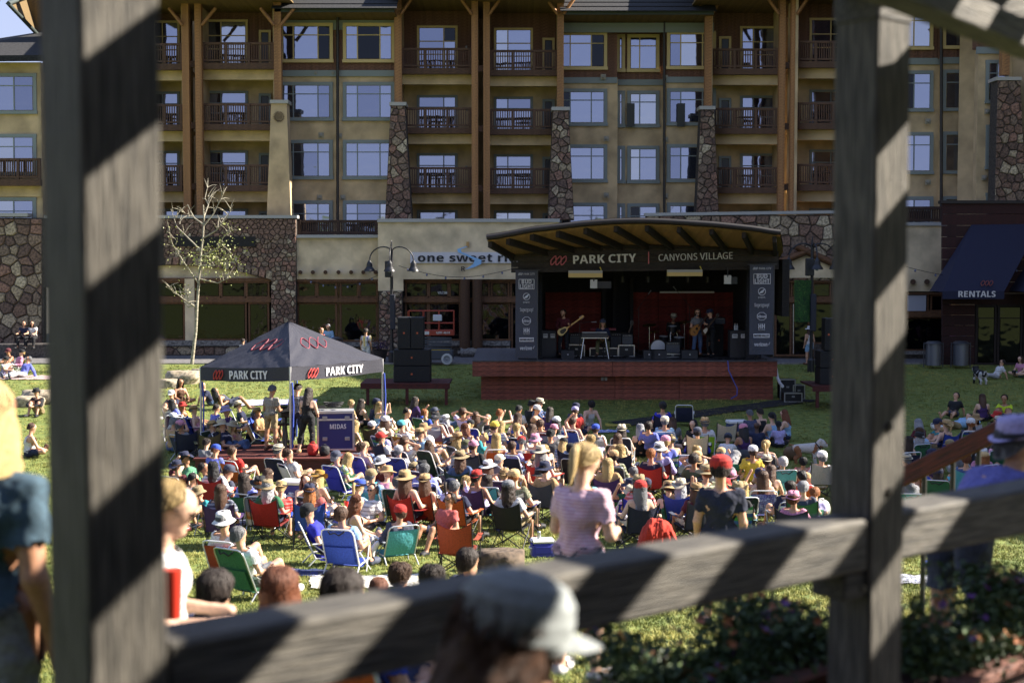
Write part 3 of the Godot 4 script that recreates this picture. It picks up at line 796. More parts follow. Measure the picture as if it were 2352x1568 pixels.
func pergola() -> void:
	var wood := mt("625d54", 0.75, "wood")
	var corner := P(2010, 605, 4.95); corner.y = 0
	var left := corner - BD * 2.832
	var bb := Basis(BD, Vector3.UP, BN)
	var deck_y := 3.1
	var o := thing("timber_pergola", "weathered dark timber pergola with square posts, a thick rail and overhead joists", "pergola")
	var post_basis := bb * Basis(Vector3.BACK, PI / 2)  # length along local x
	var pl := left + BD * 0.095 - BN * 0.125
	var pr := corner + BD * 0.095 - BN * 0.095
	put(o, "post", B.new().bev(Vector3.ZERO, Vector3(2.7, 0.19, 0.25), 0.008).mesh(), wood, Vector3(pl.x, deck_y + 1.35, pl.z), post_basis)
	put(o, "post", B.new().bev(Vector3.ZERO, Vector3(3.9, 0.19, 0.19), 0.008).mesh(), wood, Vector3(pr.x, deck_y + 0.75, pr.z), post_basis)
	for t in [-2.9, 5.7]:
		var q: Vector3 = corner - BD * (t + 0.05) - BN * 0.095
		put(o, "post", B.new().bev(Vector3.ZERO, Vector3(3.9, 0.19, 0.19), 0.008).mesh(), wood, Vector3(q.x, deck_y + 0.75, q.z), post_basis)
	# rail between the posts, its front flush with theirs
	var top := EYE.y - 0.896
	for r in [[0.003, 2.64, 0.185], [-0.193, -2.7, 0.18]]:
		var c: Vector3 = corner - BD * (r[0] + r[1]) / 2 - BN * (0.098 if r[0] > 0 else 0.13)
		put(o, "rail", B.new().bev(Vector3.ZERO, Vector3(absf(r[1] - r[0]), r[2], 0.185), 0.012).mesh(), wood, Vector3(c.x, top - 0.0925, c.z), bb)
	var blk: Vector3 = corner - BD * 0.06 - BN * 0.095
	put(o, "corbel", B.new().bev(Vector3.ZERO, Vector3(0.12, 0.09, 0.15), 0.008).mesh(), wood, Vector3(blk.x, top - 0.235, blk.z), bb)
	for q in [[0.095, -0.02, 0.19], [0.095, -0.02, 0.42], [-0.06, -0.012, -0.235]]:
		var bp: Vector3 = corner + BD * q[0] + BN * (q[1] + 0.022)
		put(o, "bolt_head", B.new().lathe([Vector2(0.016, 0), Vector2(0.014, 0.008), Vector2(0, 0.01)], 8, Transform3D(bb * Basis(Vector3.RIGHT, PI / 2), Vector3(bp.x, top - 0.1 + q[2] if q[0] > 0 else top + q[2], bp.z))).mesh(), mt("2a2724", 0.5, "", 0.6))
	# header on the posts and joists across it
	var hy := EYE.y + 0.9
	put(o, "header", B.new().bev(Vector3.ZERO, Vector3(9.0, 0.22, 0.14), 0.008).mesh(), wood, Vector3(corner.x, hy + 0.15, corner.z) - BD * 1.4 - BN * 0.09, bb)
	put(o, "post_cap", B.new().bev(Vector3.ZERO, Vector3(0.2, 0.1, 0.2), 0.01).mesh(), wood, Vector3(pr.x, hy - 0.012, pr.z), bb)
	var jb := bb * Basis(Vector3.UP, PI / 2)
	for i in range(-7, 12):
		var t := JOIST0 + i * 0.65
		var c: Vector3 = corner - BD * t + BN * 1.55
		put(o, "joist", B.new().bev(Vector3.ZERO, Vector3(3.7, 0.2, 0.1), 0.006).mesh(), wood, Vector3(c.x, hy + 0.36, c.z), jb)
	# second header behind the photographer carries the joists' other ends
	put(o, "header", B.new().bev(Vector3.ZERO, Vector3(12.0, 0.22, 0.14), 0.008).mesh(), wood, Vector3(corner.x, hy + 0.15, corner.z) - BD * 1.4 + BN * 3.2, bb)
	for t in [-2.0, 5.0]:
		var q: Vector3 = corner - BD * t + BN * 3.2
		put(o, "post", B.new().bev(Vector3.ZERO, Vector3(2.7, 0.19, 0.19), 0.008).mesh(), wood, Vector3(q.x, deck_y + 1.33, q.z), post_basis)
	# sloping brace timber at the upper right
	var a := P(2060, -30, 4.4); var z := P(2420, 118, 5.6)
	var dir := (z - a).normalized()
	var side := dir.cross(Vector3.UP).normalized()
	put(o, "brace", B.new().bev(Vector3.ZERO, Vector3((z - a).length() + 0.3, 0.1, 0.12), 0.006).mesh(), wood, (a + z) / 2, Basis(dir, side.cross(dir), side))
	# the deck
	var dk := B.new()
	var deck := node(self, "deck")
	deck.set_meta("kind", "structure")
	for i in 26:
		var c: Vector3 = corner - BD * 1.4 + BN * (-0.2 + i * 0.145 + 0.07)
		put(deck, "plank", B.new().box(Vector3.ZERO, Vector3(9.4, 0.04, 0.138)).mesh() if i == 0 else deck.get_child(0).mesh, wood, Vector3(c.x, deck_y - 0.03, c.z), bb)
	# the restaurant whose terrace this is: its plank wall and deep eave stand behind the photographer
	var rs := thing("restaurant", "dark plank restaurant wall with deep eave behind the pergola", "building")
	var wc: Vector3 = corner - BD * 2.4 + BN * 4.3
	var darkw := mt("3a2e26", 0.85, "wood")
	put(rs, "wall", B.new().box(Vector3.ZERO, Vector3(13.0, 5.2, 0.2)).mesh(), darkw, Vector3(wc.x, deck_y + 2.6, wc.z), bb)
	var ec: Vector3 = corner - BD * 2.4 + BN * 3.55
	put(rs, "terrace_roof", B.new().box(Vector3.ZERO, Vector3(13.0, 0.1, 1.7)).mesh(), darkw, Vector3(ec.x, hy + 0.54, ec.z), bb)
	var rc: Vector3 = corner + BD * 6.2 + BN * 0.85
	put(rs, "terrace_roof", B.new().box(Vector3.ZERO, Vector3(4.8, 0.1, 2.4)).mesh(), darkw, Vector3(rc.x, hy + 0.545, rc.z), bb)
	var lc: Vector3 = corner - BD * 5.7 + BN * 2.0
	put(rs, "side_wall", B.new().box(Vector3.ZERO, Vector3(0.2, 5.2, 5.6)).mesh(), darkw, Vector3(lc.x, deck_y + 2.6, lc.z), bb)
	var dc: Vector3 = corner - BD * 1.0 + BN * 4.17
	put(rs, "door", B.new().box(Vector3.ZERO, Vector3(1.0, 2.1, 0.06)).mesh(), mt("2a211c", 0.6, "wood"), Vector3(dc.x, deck_y + 1.05, dc.z), bb)

# ---------- the hotel and the shops at its foot ----------
func yy(y: float, d: float) -> float: return 605.0 - (605.0 - y) * 74.0 / d
func pane_mat(c: String, wave := 0.0) -> StandardMaterial3D:
	var m := mt(c, 0.04, "", 0.92)
	if wave > 0:  # glass is never quite flat
		m.normal_enabled = true; m.normal_texture = noise_tex("ripple", 0.004, 0, 1, FastNoiseLite.TYPE_SIMPLEX_SMOOTH, 3, 6.0); m.normal_scale = wave
		m.uv1_triplanar = true; m.uv1_world_triplanar = true; m.uv1_scale = Vector3(0.35, 0.35, 0.35)
	return m
func pane_pick(g: Material, n: float) -> Material:  # curtains and dark rooms make some panes differ
	var k := int(absf(n) * 7.3) % 19
	return pane_mat("2a2c30", 0.1) if k == 0 else pane_mat("a8acb6", 0.12) if k in [3, 9] else pane_mat("7d8398", 0.14) if k in [5, 12, 15] else g
# window: trim from x0,y0 to x1,y1 (pixels) on a wall whose face is at d; cols and rows are fractions where bars stand
func window(o: Node, x0: float, y0: float, x1: float, y1: float, d: float, cols: Array, rows: Array, trim: Material, glass: Material, tw := 8.0, proud := 0.1, called := "window") -> Node3D:
	var w := node(o, called)
	var fr := B.new()
	pbox(fr, x0, y0, x1, y0 + tw, d - proud, proud); pbox(fr, x0 - 1.5, y1 - tw, x1 + 1.5, y1, d - proud - 0.04, proud + 0.04)
	pbox(fr, x0, y0 + tw, x0 + tw, y1 - tw, d - proud, proud); pbox(fr, x1 - tw, y0 + tw, x1, y1 - tw, d - proud, proud)
	put(w, "frame", fr.mesh(), trim)
	var xs := [0.0] + cols + [1.0]; var ys := [0.0] + rows + [1.0]
	var gx := x0 + tw; var gw := x1 - x0 - 2 * tw; var gy := y0 + tw; var gh := y1 - y0 - 2 * tw
	for i in xs.size() - 1:
		for k in ys.size() - 1:
			pb(w, "pane", gx + xs[i] * gw + 1.2, gy + ys[k] * gh + 1.2, gx + xs[i + 1] * gw - 1.2, gy + ys[k + 1] * gh - 1.2, d - proud * 0.45 - 0.003 * ((i + k) % 2), 0.02, glass if glass.albedo_color.v < 0.3 else pane_pick(glass, x0 + i * 7 + y0 + k * 13))
	var bar := B.new()
	for c in cols: pbox(bar, gx + c * gw - 1.3, gy, gx + c * gw + 1.3, gy + gh, d - proud * 0.8, proud * 0.7)
	for c in rows: pbox(bar, gx, gy + c * gh - 1.1, gx + gw, gy + c * gh + 1.1, d - proud * 0.78, proud * 0.66)
	if cols or rows: put(w, "glazing_bar", bar.mesh(), trim)
	return w
func balcony(o: Node, x0: float, x1: float, y: float, d0: float, d1: float, wood: Material, stucco: Material) -> void:
	# y is the rail's top; d0 / d1 the distance of the left and right ends
	var n := node(o, "balcony")
	var dm := (d0 + d1) / 2
	var k := 74.0 / dm
	var yt := yy(y, dm)
	var rail := B.new(); var bal := B.new(); var pst := B.new()
	var f := func(b: B, xa: float, ya: float, xb: float, yb: float, off: float, th: float):
		var da := lerpf(d0, d1, (xa - x0) / (x1 - x0)) - off; var db := lerpf(d0, d1, (xb - x0) / (x1 - x0)) - off
		var p := P(xa, ya, da); var q := P(xb, ya, db); var r := P(xa, yb, da); var s := P(xb, yb, db)
		var bk := Vector3(0, 0, -th)
		b.quad(r, s, q, p); b.quad(p, q, q + bk, p + bk); b.quad(s, r, r + bk, s + bk); b.quad(r, p, p + bk, r + bk); b.quad(q, s, s + bk, q + bk)
	f.call(rail, x0, yt, x1, yt + 5 * k, 0.0, 0.14); f.call(rail, x0, yt + 39 * k, x1, yt + 43 * k, 0.0, 0.1)
	var cnt := int((x1 - x0) / 5.2)
	for i in cnt: f.call(bal, x0 + (i + 0.35) * (x1 - x0) / cnt, yt + 5 * k, x0 + (i + 0.75) * (x1 - x0) / cnt, yt + 39 * k, -0.03, 0.06)
	for t in [0.0, 0.33, 0.66, 1.0]:
		var xc: float = lerpf(x0 + 3, x1 - 3, t)
		f.call(pst, xc - 2.8, yt + 2, xc + 2.8, yt + 46 * k, 0.04, 0.16)
	put(n, "handrail", rail.mesh(), wood)
	put(n, "balusters", bal.mesh(), wood).set_meta("kind", "stuff")
	put(n, "newel_posts", pst.mesh(), wood).set_meta("kind", "stuff")
	var fa := B.new(); f.call(fa, x0, yt + 46 * k, x1, yt + 60 * k, 0.06, 0.3)
	put(n, "fascia", fa.mesh(), mt("6d4f3a", 0.8, "wood"))
	var sl := B.new(); f.call(sl, x0, yt + 50 * k, x1, yt + 60 * k, -0.3, 3.0)
	put(n, "slab", sl.mesh(), stucco)
	var he := B.new(); f.call(he, x0 - 2, yt + 60 * k, x1 + 2, yt + 84 * k, -0.5, 0.4)
	put(n, "header", he.mesh(), stucco)
# irregular stones filling a polygon (local xy) on a plane, each proud of the mortar
var stone_mats := []
func stones(o: Node, poly: PackedVector2Array, cell: float, T: Transform3D, sd: int, proud := 0.05, limit := 300, squash := 1.0, pale := 0.25) -> void:
	if stone_mats.is_empty():
		for c in ["7d6353", "886b5a", "705a4e", "937b66", "84705f", "997563", "b8a68a", "c6b699", "ac9a7e", "9f8c74"]: stone_mats.append(mt(c, 0.85, "stone"))
	rng.seed = sd
	var lo := poly[0]; var hi := poly[0]
	for p in poly: lo = lo.min(p); hi = hi.max(p)
	var ch := cell * squash
	var nx := int((hi.x - lo.x) / cell) + 3; var ny := int((hi.y - lo.y) / ch) + 3
	var site := []
	for j in ny:
		for i in nx: site.append(lo + Vector2((i - 1 + 0.5 + rng.randf_range(-0.42, 0.42) + 0.5 * (j % 2)) * cell, (j - 1 + 0.5 + rng.randf_range(-0.36, 0.36)) * ch))
	var rest := B.new(); var made := 0
	for j in ny:
		for i in nx:
			var s: Vector2 = site[j * nx + i]
			var c := PackedVector2Array([s + Vector2(-cell, -ch), s + Vector2(cell, -ch), s + Vector2(cell, ch), s + Vector2(-cell, ch)])
			for dj in range(-2, 3):
				for di in range(-2, 3):
					if (di or dj) and i + di >= 0 and i + di < nx and j + dj >= 0 and j + dj < ny:
						var q: Vector2 = site[(j + dj) * nx + i + di]
						var mid := (s + q) / 2; var nrm := (q - s).normalized()
						var r := PackedVector2Array()
						for k in c.size():
							var a := c[k]; var b := c[(k + 1) % c.size()]
							var fa := (a - mid).dot(nrm); var fb := (b - mid).dot(nrm)
							if fa <= 0: r.append(a)
							if fa * fb < 0: r.append(a.lerp(b, fa / (fa - fb)))
						c = r
						if c.size() < 3: break
				if c.size() < 3: break
			if c.size() < 3: continue
			for piece in Geometry2D.intersect_polygons(c, poly):
				for q in Geometry2D.offset_polygon(piece, -0.012 * clampf(cell * 3, 0.6, 1.6)):
					if q.size() < 3: continue
					var t := T; t.origin += T.basis * Vector3.ZERO
					var h := proud * rng.randf_range(0.6, 1.4)
					var mi: int = rng.randi_range(6, 9) if rng.randf() < pale else rng.randi_range(0, 5)
					if made < limit: put(o, "stone", B.new().prism(q, 0, h, t, cell * 0.06).mesh(), stone_mats[mi])
					else: rest.prism(q, 0, h, t, cell * 0.06)
					made += 1
	if made > limit: put(o, "stones", rest.mesh(), stone_mats[1]).set_meta("kind", "stuff")
func plane_at(d: float) -> Transform3D: return Transform3D(Basis(), Vector3(0, 0, -d))
func px_poly(pts: Array, d: float) -> PackedVector2Array:
	var r := PackedVector2Array()
	for p in pts:
		var q := P(p[0], p[1], d)
		r.append(Vector2(q.x, q.y))
	return r

func hotel() -> void:
	var o := thing("hotel_building", "five storey ochre stucco hotel with timber balconies and stone piers", "building")
	var stucco := mt("cdb288", 0.9, "stucco"); var brown := mt("8f6650", 0.85, "wood"); var trim := mt("7f8682", 0.7); var ochre := mt("c8b078", 0.7)
	var post := mt("c08a56", 0.75, "wood"); var rail := mt("70523e", 0.8, "wood"); var dark := mt("15161a", 0.4)
	var glass := pane_mat("9197aa", 0.1); var shingle := mt("2c2b2c", 0.95, "stone"); var pipe := mt("2a2523", 0.5)
	# sections: x0, x1, distance of the wall face, windows as [x0, x1, bars]
	var secs := [[-140, 96, 70.6, [[-70, 82, [0.68]]]], [96, 330, 72.5, [[150, 250, [0.5]]]], [640, 905, 74.0, [[642, 764, [0.22, 0.75]], [787, 906, [0.25, 0.75]]]],
		[1282, 1418, 76.8, [[1283, 1395, [0.2, 0.7]]]], [1418, 1530, 77.7, [[1416, 1436, []], [1441, 1515, [0.36]]]], [1530, 1640, 76.6, [[1532, 1645, [0.25, 0.76]]]],
		[1955, 2160, 69.6, [[2056, 2145, [0.5]]]], [2160, 2244, 69.3, [[2167, 2243, [0.6]]]], [2244, 2560, 66.0, [[2266, 2318, [0.5]], [2375, 2440, [0.5]]]]]
	for s in secs:
		var d: float = s[2]
		pb(o, "wall", s[0], yy(164, d), s[1], yy(640, d), d, 0.5, stucco)
		if s[0] >= 96: pb(o, "siding", s[0], yy(-30, d), s[1], yy(164, d), d - 0.03, 0.5, brown)
		if s[0] >= 96:
			var bt := B.new()
			for i in int((s[1] - s[0]) / 7.5): pbox(bt, s[0] + i * 7.5 + 2, yy(-30, d), s[0] + i * 7.5 + 3.4, yy(162, d), d - 0.075, 0.045)
			put(o, "siding_battens", bt.mesh(), brown).set_meta("kind", "stuff")
			pb(o, "belt_trim", s[0], yy(161, d), s[1], yy(175, d), d - 0.12, 0.1, trim)
		for w in s[3]:
			for r in [[52, 143, true], [188, 277, false], [321, 412, false], [460, 560, false]]:
				if s[0] < 96 and r[0] == 52: continue
				window(o, w[0], yy(r[0], d), w[1], yy(r[1], d), d - (0.075 if r[2] else 0.0), w[2], [0.27], ochre if r[2] else trim, glass, 7.5)
	# small wall vents between the storeys
	for v in [[737, 310], [779, 312], [733, 453], [787, 453], [1393, 318], [1393, 448], [1529, 320], [1529, 450], [725, 167], [765, 167], [1386, 176], [1529, 178], [2133, 278], [2133, 418], [2269, 256], [2262, 408]]:
		var d := 74.0 if v[0] < 900 else 76.6 if v[0] < 1700 else 69.4 if v[0] < 2240 else 66.0
		var n := node(o, "wall_vent")
		pb(n, "plate", v[0] - 6, v[1] - 6, v[0] + 6, v[1] + 6, d - 0.08, 0.06, mt("9a927e", 0.8))
		put(n, "hood", B.new().lathe([Vector2(0.09, 0), Vector2(0.08, 0.08), Vector2(0.0, 0.1)], 10, Transform3D(Basis(Vector3.RIGHT, PI / 2), P(v[0], v[1], d - 0.09))).mesh(), mt("8a857a", 0.6))
	# sliding window standing open
	var ow := node(o, "open_casement")
	for q in [[1500, 1440, 77.4, 66.0], [1540, 1556, 76.4, 40.0]]:
		var f := B.new(); var y0 := yy(222, 77); var y1 := yy(278, 77)
		pbox(f, q[1], y0, q[1] + 18, y1, q[2] - 0.12, 0.05)
		put(ow, "sash", f.mesh(), mt("22241f", 0.5))
	# balcony bays: back wall, windows, doors, slabs and rails
	var bays := [[300, 418, 72.6, 72.4, 0], [463, 628, 72.4, 72.0, 1], [922, 1083, 74.0, 74.2, 2], [1125, 1280, 74.6, 75.0, 1], [1636, 1790, 75.4, 73.2, 3], [1832, 1960, 72.6, 70.8, 2]]
	for b in bays:
		var d: float = (b[2] + b[3]) / 2 + 2.4
		var k := d / (d - 2.4)
		var cx := func(x: float) -> float: return 1176 + (x - 1176)
		pb(o, "wall", b[0] - 6, yy(170, d), b[1] + 6, yy(640, d), d, 0.3, stucco)
		pb(o, "siding", b[0] - 6, yy(-40, d), b[1] + 6, yy(170, d), d - 0.03, 0.3, brown)
		var bt := B.new()
		for i in int((b[1] - b[0]) / 7.0): pbox(bt, b[0] + i * 7.0 + 2, yy(-30, d), b[0] + i * 7.0 + 3.4, yy(168, d), d - 0.075, 0.045)
		put(o, "siding_battens", bt.mesh(), brown).set_meta("kind", "stuff")
		for x in [b[0] - 6, b[1]]: pb(o, "side_wall", x, yy(-40, d - 2), x + 6, yy(640, d - 2), d - 2.0, 2.0, stucco)
		var wx0: float = lerpf(b[0], b[1], 0.06 if b[4] == 1 else 0.22 if b[4] == 2 else 0.42); var wx1: float = wx0 + (b[1] - b[0]) * 0.58
		var dx: float = b[1] - 34 if b[4] == 1 else b[0] + 16 if b[4] == 3 else b[1] - 26
		for r in [[58, 165, 0], [205, 300, 1], [343, 440, 1], [478, 570, 1]]:
			var t: Material = ochre if r[2] == 0 else trim
			window(o, wx0, yy(r[0] if r[2] else 40, d), minf(wx1, b[1] - 40 if b[4] == 1 else b[1] - 6), yy(r[1], d), d - (0.075 if r[2] == 0 else 0.0), [0.34] if b[4] != 2 else [0.68], [0.28, 0.55], t, glass, 5.0)
			if b[4] in [1, 3]: window(o, dx, yy(r[0] + 6, d), dx + 28, yy(r[1] + 10, d), d - 0.08, [], [], t, dark, 5.5, 0.1, "door")
			if b[4] == 2: pb(o, "wall_lamp", b[1] - 14, yy(r[0] + 30, d), b[1] - 10, yy(r[0] + 38, d), d - 0.1, 0.1, mt("8c8c88", 0.5))
		for y in [109, 246, 383]: balcony(o, b[0], b[1], y, b[2], b[3], rail, stucco)
		# table and chairs glimpsed behind the rails stay dark shapes of furniture
		for y in [246, 383]:
			var tb := B.new()
			var c := P((b[0] + b[1]) / 2.0, yy(y + 50, d - 1.3), d - 1.3)
			tb.lathe([Vector2(0.03, 0.0), Vector2(0.03, 0.72), Vector2(0.45, 0.72), Vector2(0.45, 0.75), Vector2(0.0, 0.75)], 12, Transform3D(Basis(), c))
			put(o, "balcony_table", tb.mesh(), mt("1a1817", 0.6))
	# timber posts, their braces, the tapered piers
	for q in [[418, 434, 500, 72.0], [448, 463, 500, 72.0], [628, 645, 232, 71.6], [905, 922, 236, 73.2], [1083, 1098, 505, 73.6], [1110, 1125, 505, 73.8], [1280, 1295, 247, 74.2], [1620, 1636, 246, 74.6], [1790, 1804, 490, 72.6], [1817, 1832, 490, 72.2], [2304, 2322, 172, 65.0]]:
		pb(o, "timber_post", q[0], -45, q[1], q[2], q[3], 0.4, post)
		for s in [-1, 1]:
			if (q[1] in [434, 1098, 1804] and s > 0) or (q[0] in [448, 1110, 1817] and s < 0): continue
			var xm: float = (q[0] + q[1]) / 2.0 + s * 7
			put(o, "knee_brace", B.new().tube([P(xm, 58 if q[0] < 700 else 32, q[3] - 0.2), P(xm + s * 32, 18 if q[0] < 700 else -14, q[3] - 0.2)], 0.09, 4).mesh(), post)
	for q in [[422, 462, 72.3], [1090, 1122, 74.0], [1796, 1826, 72.7]]:
		for y in [150, 288, 425]: pb(o, "tie_block", q[0], yy(y, q[2]), q[1], yy(y + 14, q[2]), q[2], 0.3, rail)
	for q in [[622, 658, 612, 668, 229, 71.4, false], [897, 930, 884, 946, 234, 72.9, true], [1270, 1306, 1258, 1319, 245, 73.9, true], [1610, 1641, 1598, 1652, 243, 74.3, true], [2292, 2345, 2284, 2360, 176, 64.6, true]]:
		var d: float = q[5]
		var n := node(o, "pier")
		var yb := 505.0
		var poly := px_poly([[q[0], q[4] + 8], [q[1], q[4] + 8], [q[3], yb], [q[2], yb]], d)
		put(n, "core", B.new().slab(poly, -0.9, 0, plane_at(d)).mesh(), stucco if not q[6] else mt("4e4740", 0.95, "stone"))
		pb(n, "cap", q[0] - 3, q[4], q[1] + 3, q[4] + 8, d - 0.1, 1.1, mt("a8a49b", 0.8))
		if q[6]: stones(n, poly, 0.44, plane_at(d), int(q[0]), 0.06, 300, 0.8)
		else:
			var e := B.new(); var c := P(640, 268, d - 0.02)
			for i in 20:
				var a := TAU * i / 20
				e.tube([c + Vector3(cos(a) * 0.2, sin(a) * 0.2, 0), c + Vector3(cos(a) * 0.3, sin(a) * 0.3, 0.01)], [0.025, 0.004], 4)
			var sp := []
			for i in 40: sp.append(c + Vector3(cos(i * 0.45), sin(i * 0.45), 0) * (0.02 + i * 0.0045))
			put(n, "sun_emblem", e.tube(sp, 0.014, 5).mesh(), mt("4d3a2c", 0.8))
	for q in [[775, 40, 73.8], [1526, 20, 76.5], [2163, 25, 69.2]]:
		var pts := [P(q[0] - (12 if q[0] > 1500 and q[0] < 1600 else 0), q[1] - 30, q[2] - 0.9), P(q[0], q[1] + 25, q[2] - 0.15), P(q[0], 520, q[2] - 0.15)]
		put(o, "downspout", B.new().tube(pts, 0.075, 8).mesh(), pipe)
	# eaves and roof
	for q in [[630, 905, 72.6, 24], [1293, 1640, 75.0, 30], [2000, 2560, 67.6, -14]]:
		pb(o, "eave_fascia", q[0], q[3] - 8, q[1], q[3] + 3, q[2] - 1.0, 0.12, mt("3c4441", 0.6))
		pb(o, "soffit", q[0], q[3], q[1], q[3] + 3, q[2] - 0.88, 3.0, mt("8a6e3c", 0.8, "wood"))
		pb(o, "frieze", q[0], q[3] + 22, q[1], q[3] + 44, q[2] + 1.3, 0.1, trim)
		var r := B.new()
		var a := P(q[0] - 6, q[3] - 8, q[2] - 1.1); var c := P(q[1] + 6, q[3] - 8, q[2] - 1.1)
		var up := Vector3(0, 4.6, -8.5)
		r.quad(a, c, c + up, a + up); r.quad(a + up, c + up, c + up + Vector3(0, -4.6, -8.5), a + up + Vector3(0, -4.6, -8.5))
		for t in 14:
			var y := t / 14.0
			r.box((a + c) / 2 + up * y + Vector3(0, 0.02, 0), Vector3(c.x - a.x, 0.05, 0.5), Basis(Vector3.RIGHT, atan(4.6 / 8.5)))
		put(o, "roof", r.mesh(), shingle)
	for q in [[290, 660, 70.6, -8], [895, 1300, 72.4, -12], [1610, 2010, 71.5, -16]]:
		pb(o, "eave_fascia", q[0], q[3] - 12, q[1], q[3], q[2] - 0.6, 0.14, mt("5d4a2c", 0.7, "wood"))
		pb(o, "soffit", q[0], q[3] - 4, q[1], q[3], q[2] - 0.46, 7.0, mt("8a6e3c", 0.8, "wood"))
		var r := B.new()
		var a := P(q[0] - 6, q[3] - 12, q[2] - 0.8); var c := P(q[1] + 6, q[3] - 12, q[2] - 0.8)
		var up := Vector3(0, 4.0, -8.5); var dn := Vector3(0, -4.0, -8.5)
		r.quad(a, c, c + up, a + up); r.quad(a + up, c + up, c + up + dn, a + up + dn)
		put(o, "roof", r.mesh(), shingle)
	# the low wing at the left: roof that climbs to the right and the big eave above it
	var lr := B.new()
	var pa := P(-160, 128, 69.6); var pc := P(110, 126, 69.6); var pd := P(110, 70, 74.0); var pe := P(-160, 112, 74.0)
	lr.quad(pa, pc, pd, pe); lr.quad(pa + Vector3(0, -0.3, 0), pc + Vector3(0, -0.3, 0), pc, pa)
	put(o, "roof", lr.mesh(), shingle)
	var ee := B.new()
	var e0 := [P(18, 14, 71), P(58, -6, 74), P(330, -6, 74), P(330, 110, 74), P(92, 90, 74)]
	ee.tri(e0[0], e0[4], e0[1]); ee.quad(e0[1], e0[4], e0[3], e0[2])
	put(o, "eave_end", ee.mesh(), mt("7a6236", 0.8, "wood"))
	put(o, "eave_fascia", B.new().tube([P(18, 8, 70.9), P(90, 84, 73.9)], 0.14, 4).mesh(), mt("3c4441", 0.6))
	put(o, "eave_fascia", B.new().tube([P(18, 8, 70.9), P(60, -8, 73.9)], 0.14, 4).mesh(), mt("3c4441", 0.6))
	balcony(o, -60, 92, 376, 70.0, 70.0, rail, stucco)
	# body of the building behind the facade and the wing that bends forward outside the frame; they shade the lawn
	var core := B.new()
	core.box(Vector3(7.5, 9.5, -88), Vector3(63, 19, 18))
	put(o, "core", core.mesh(), stucco)
	var rp := B.new()
	rp.prism(PackedVector2Array([Vector2(-9, 19), Vector2(9, 19), Vector2(0, 24.5)]), -23.5, 38.5, Transform3D(Basis(Vector3.UP, PI / 2), Vector3(0, 0, -88)))
	put(o, "roof", rp.mesh(), shingle)
	var wg := B.new()
	var q0 := Vector3(25.5, 0, -71); var q1 := Vector3(46.0, 0, -31.5)
	var wd := (q1 - q0).normalized()
	var wbas := Basis(wd, Vector3.UP, wd.cross(Vector3.UP))
	wg.box((q0 + q1) / 2 + Vector3(0, 9.4, 0), Vector3((q1 - q0).length(), 18.8, 9), wbas)
	put(o, "wing_wall", wg.mesh(), stucco)
	var wr := B.new()
	wr.prism(PackedVector2Array([Vector2(-5.5, 0), Vector2(5.5, 0), Vector2(0, 5.8)]), -(q1 - q0).length() / 2 - 1, (q1 - q0).length() / 2 + 1, Transform3D(wbas * Basis(Vector3.UP, PI / 2), (q0 + q1) / 2 + Vector3(0, 18.7, 0)))
	put(o, "roof", wr.mesh(), shingle)

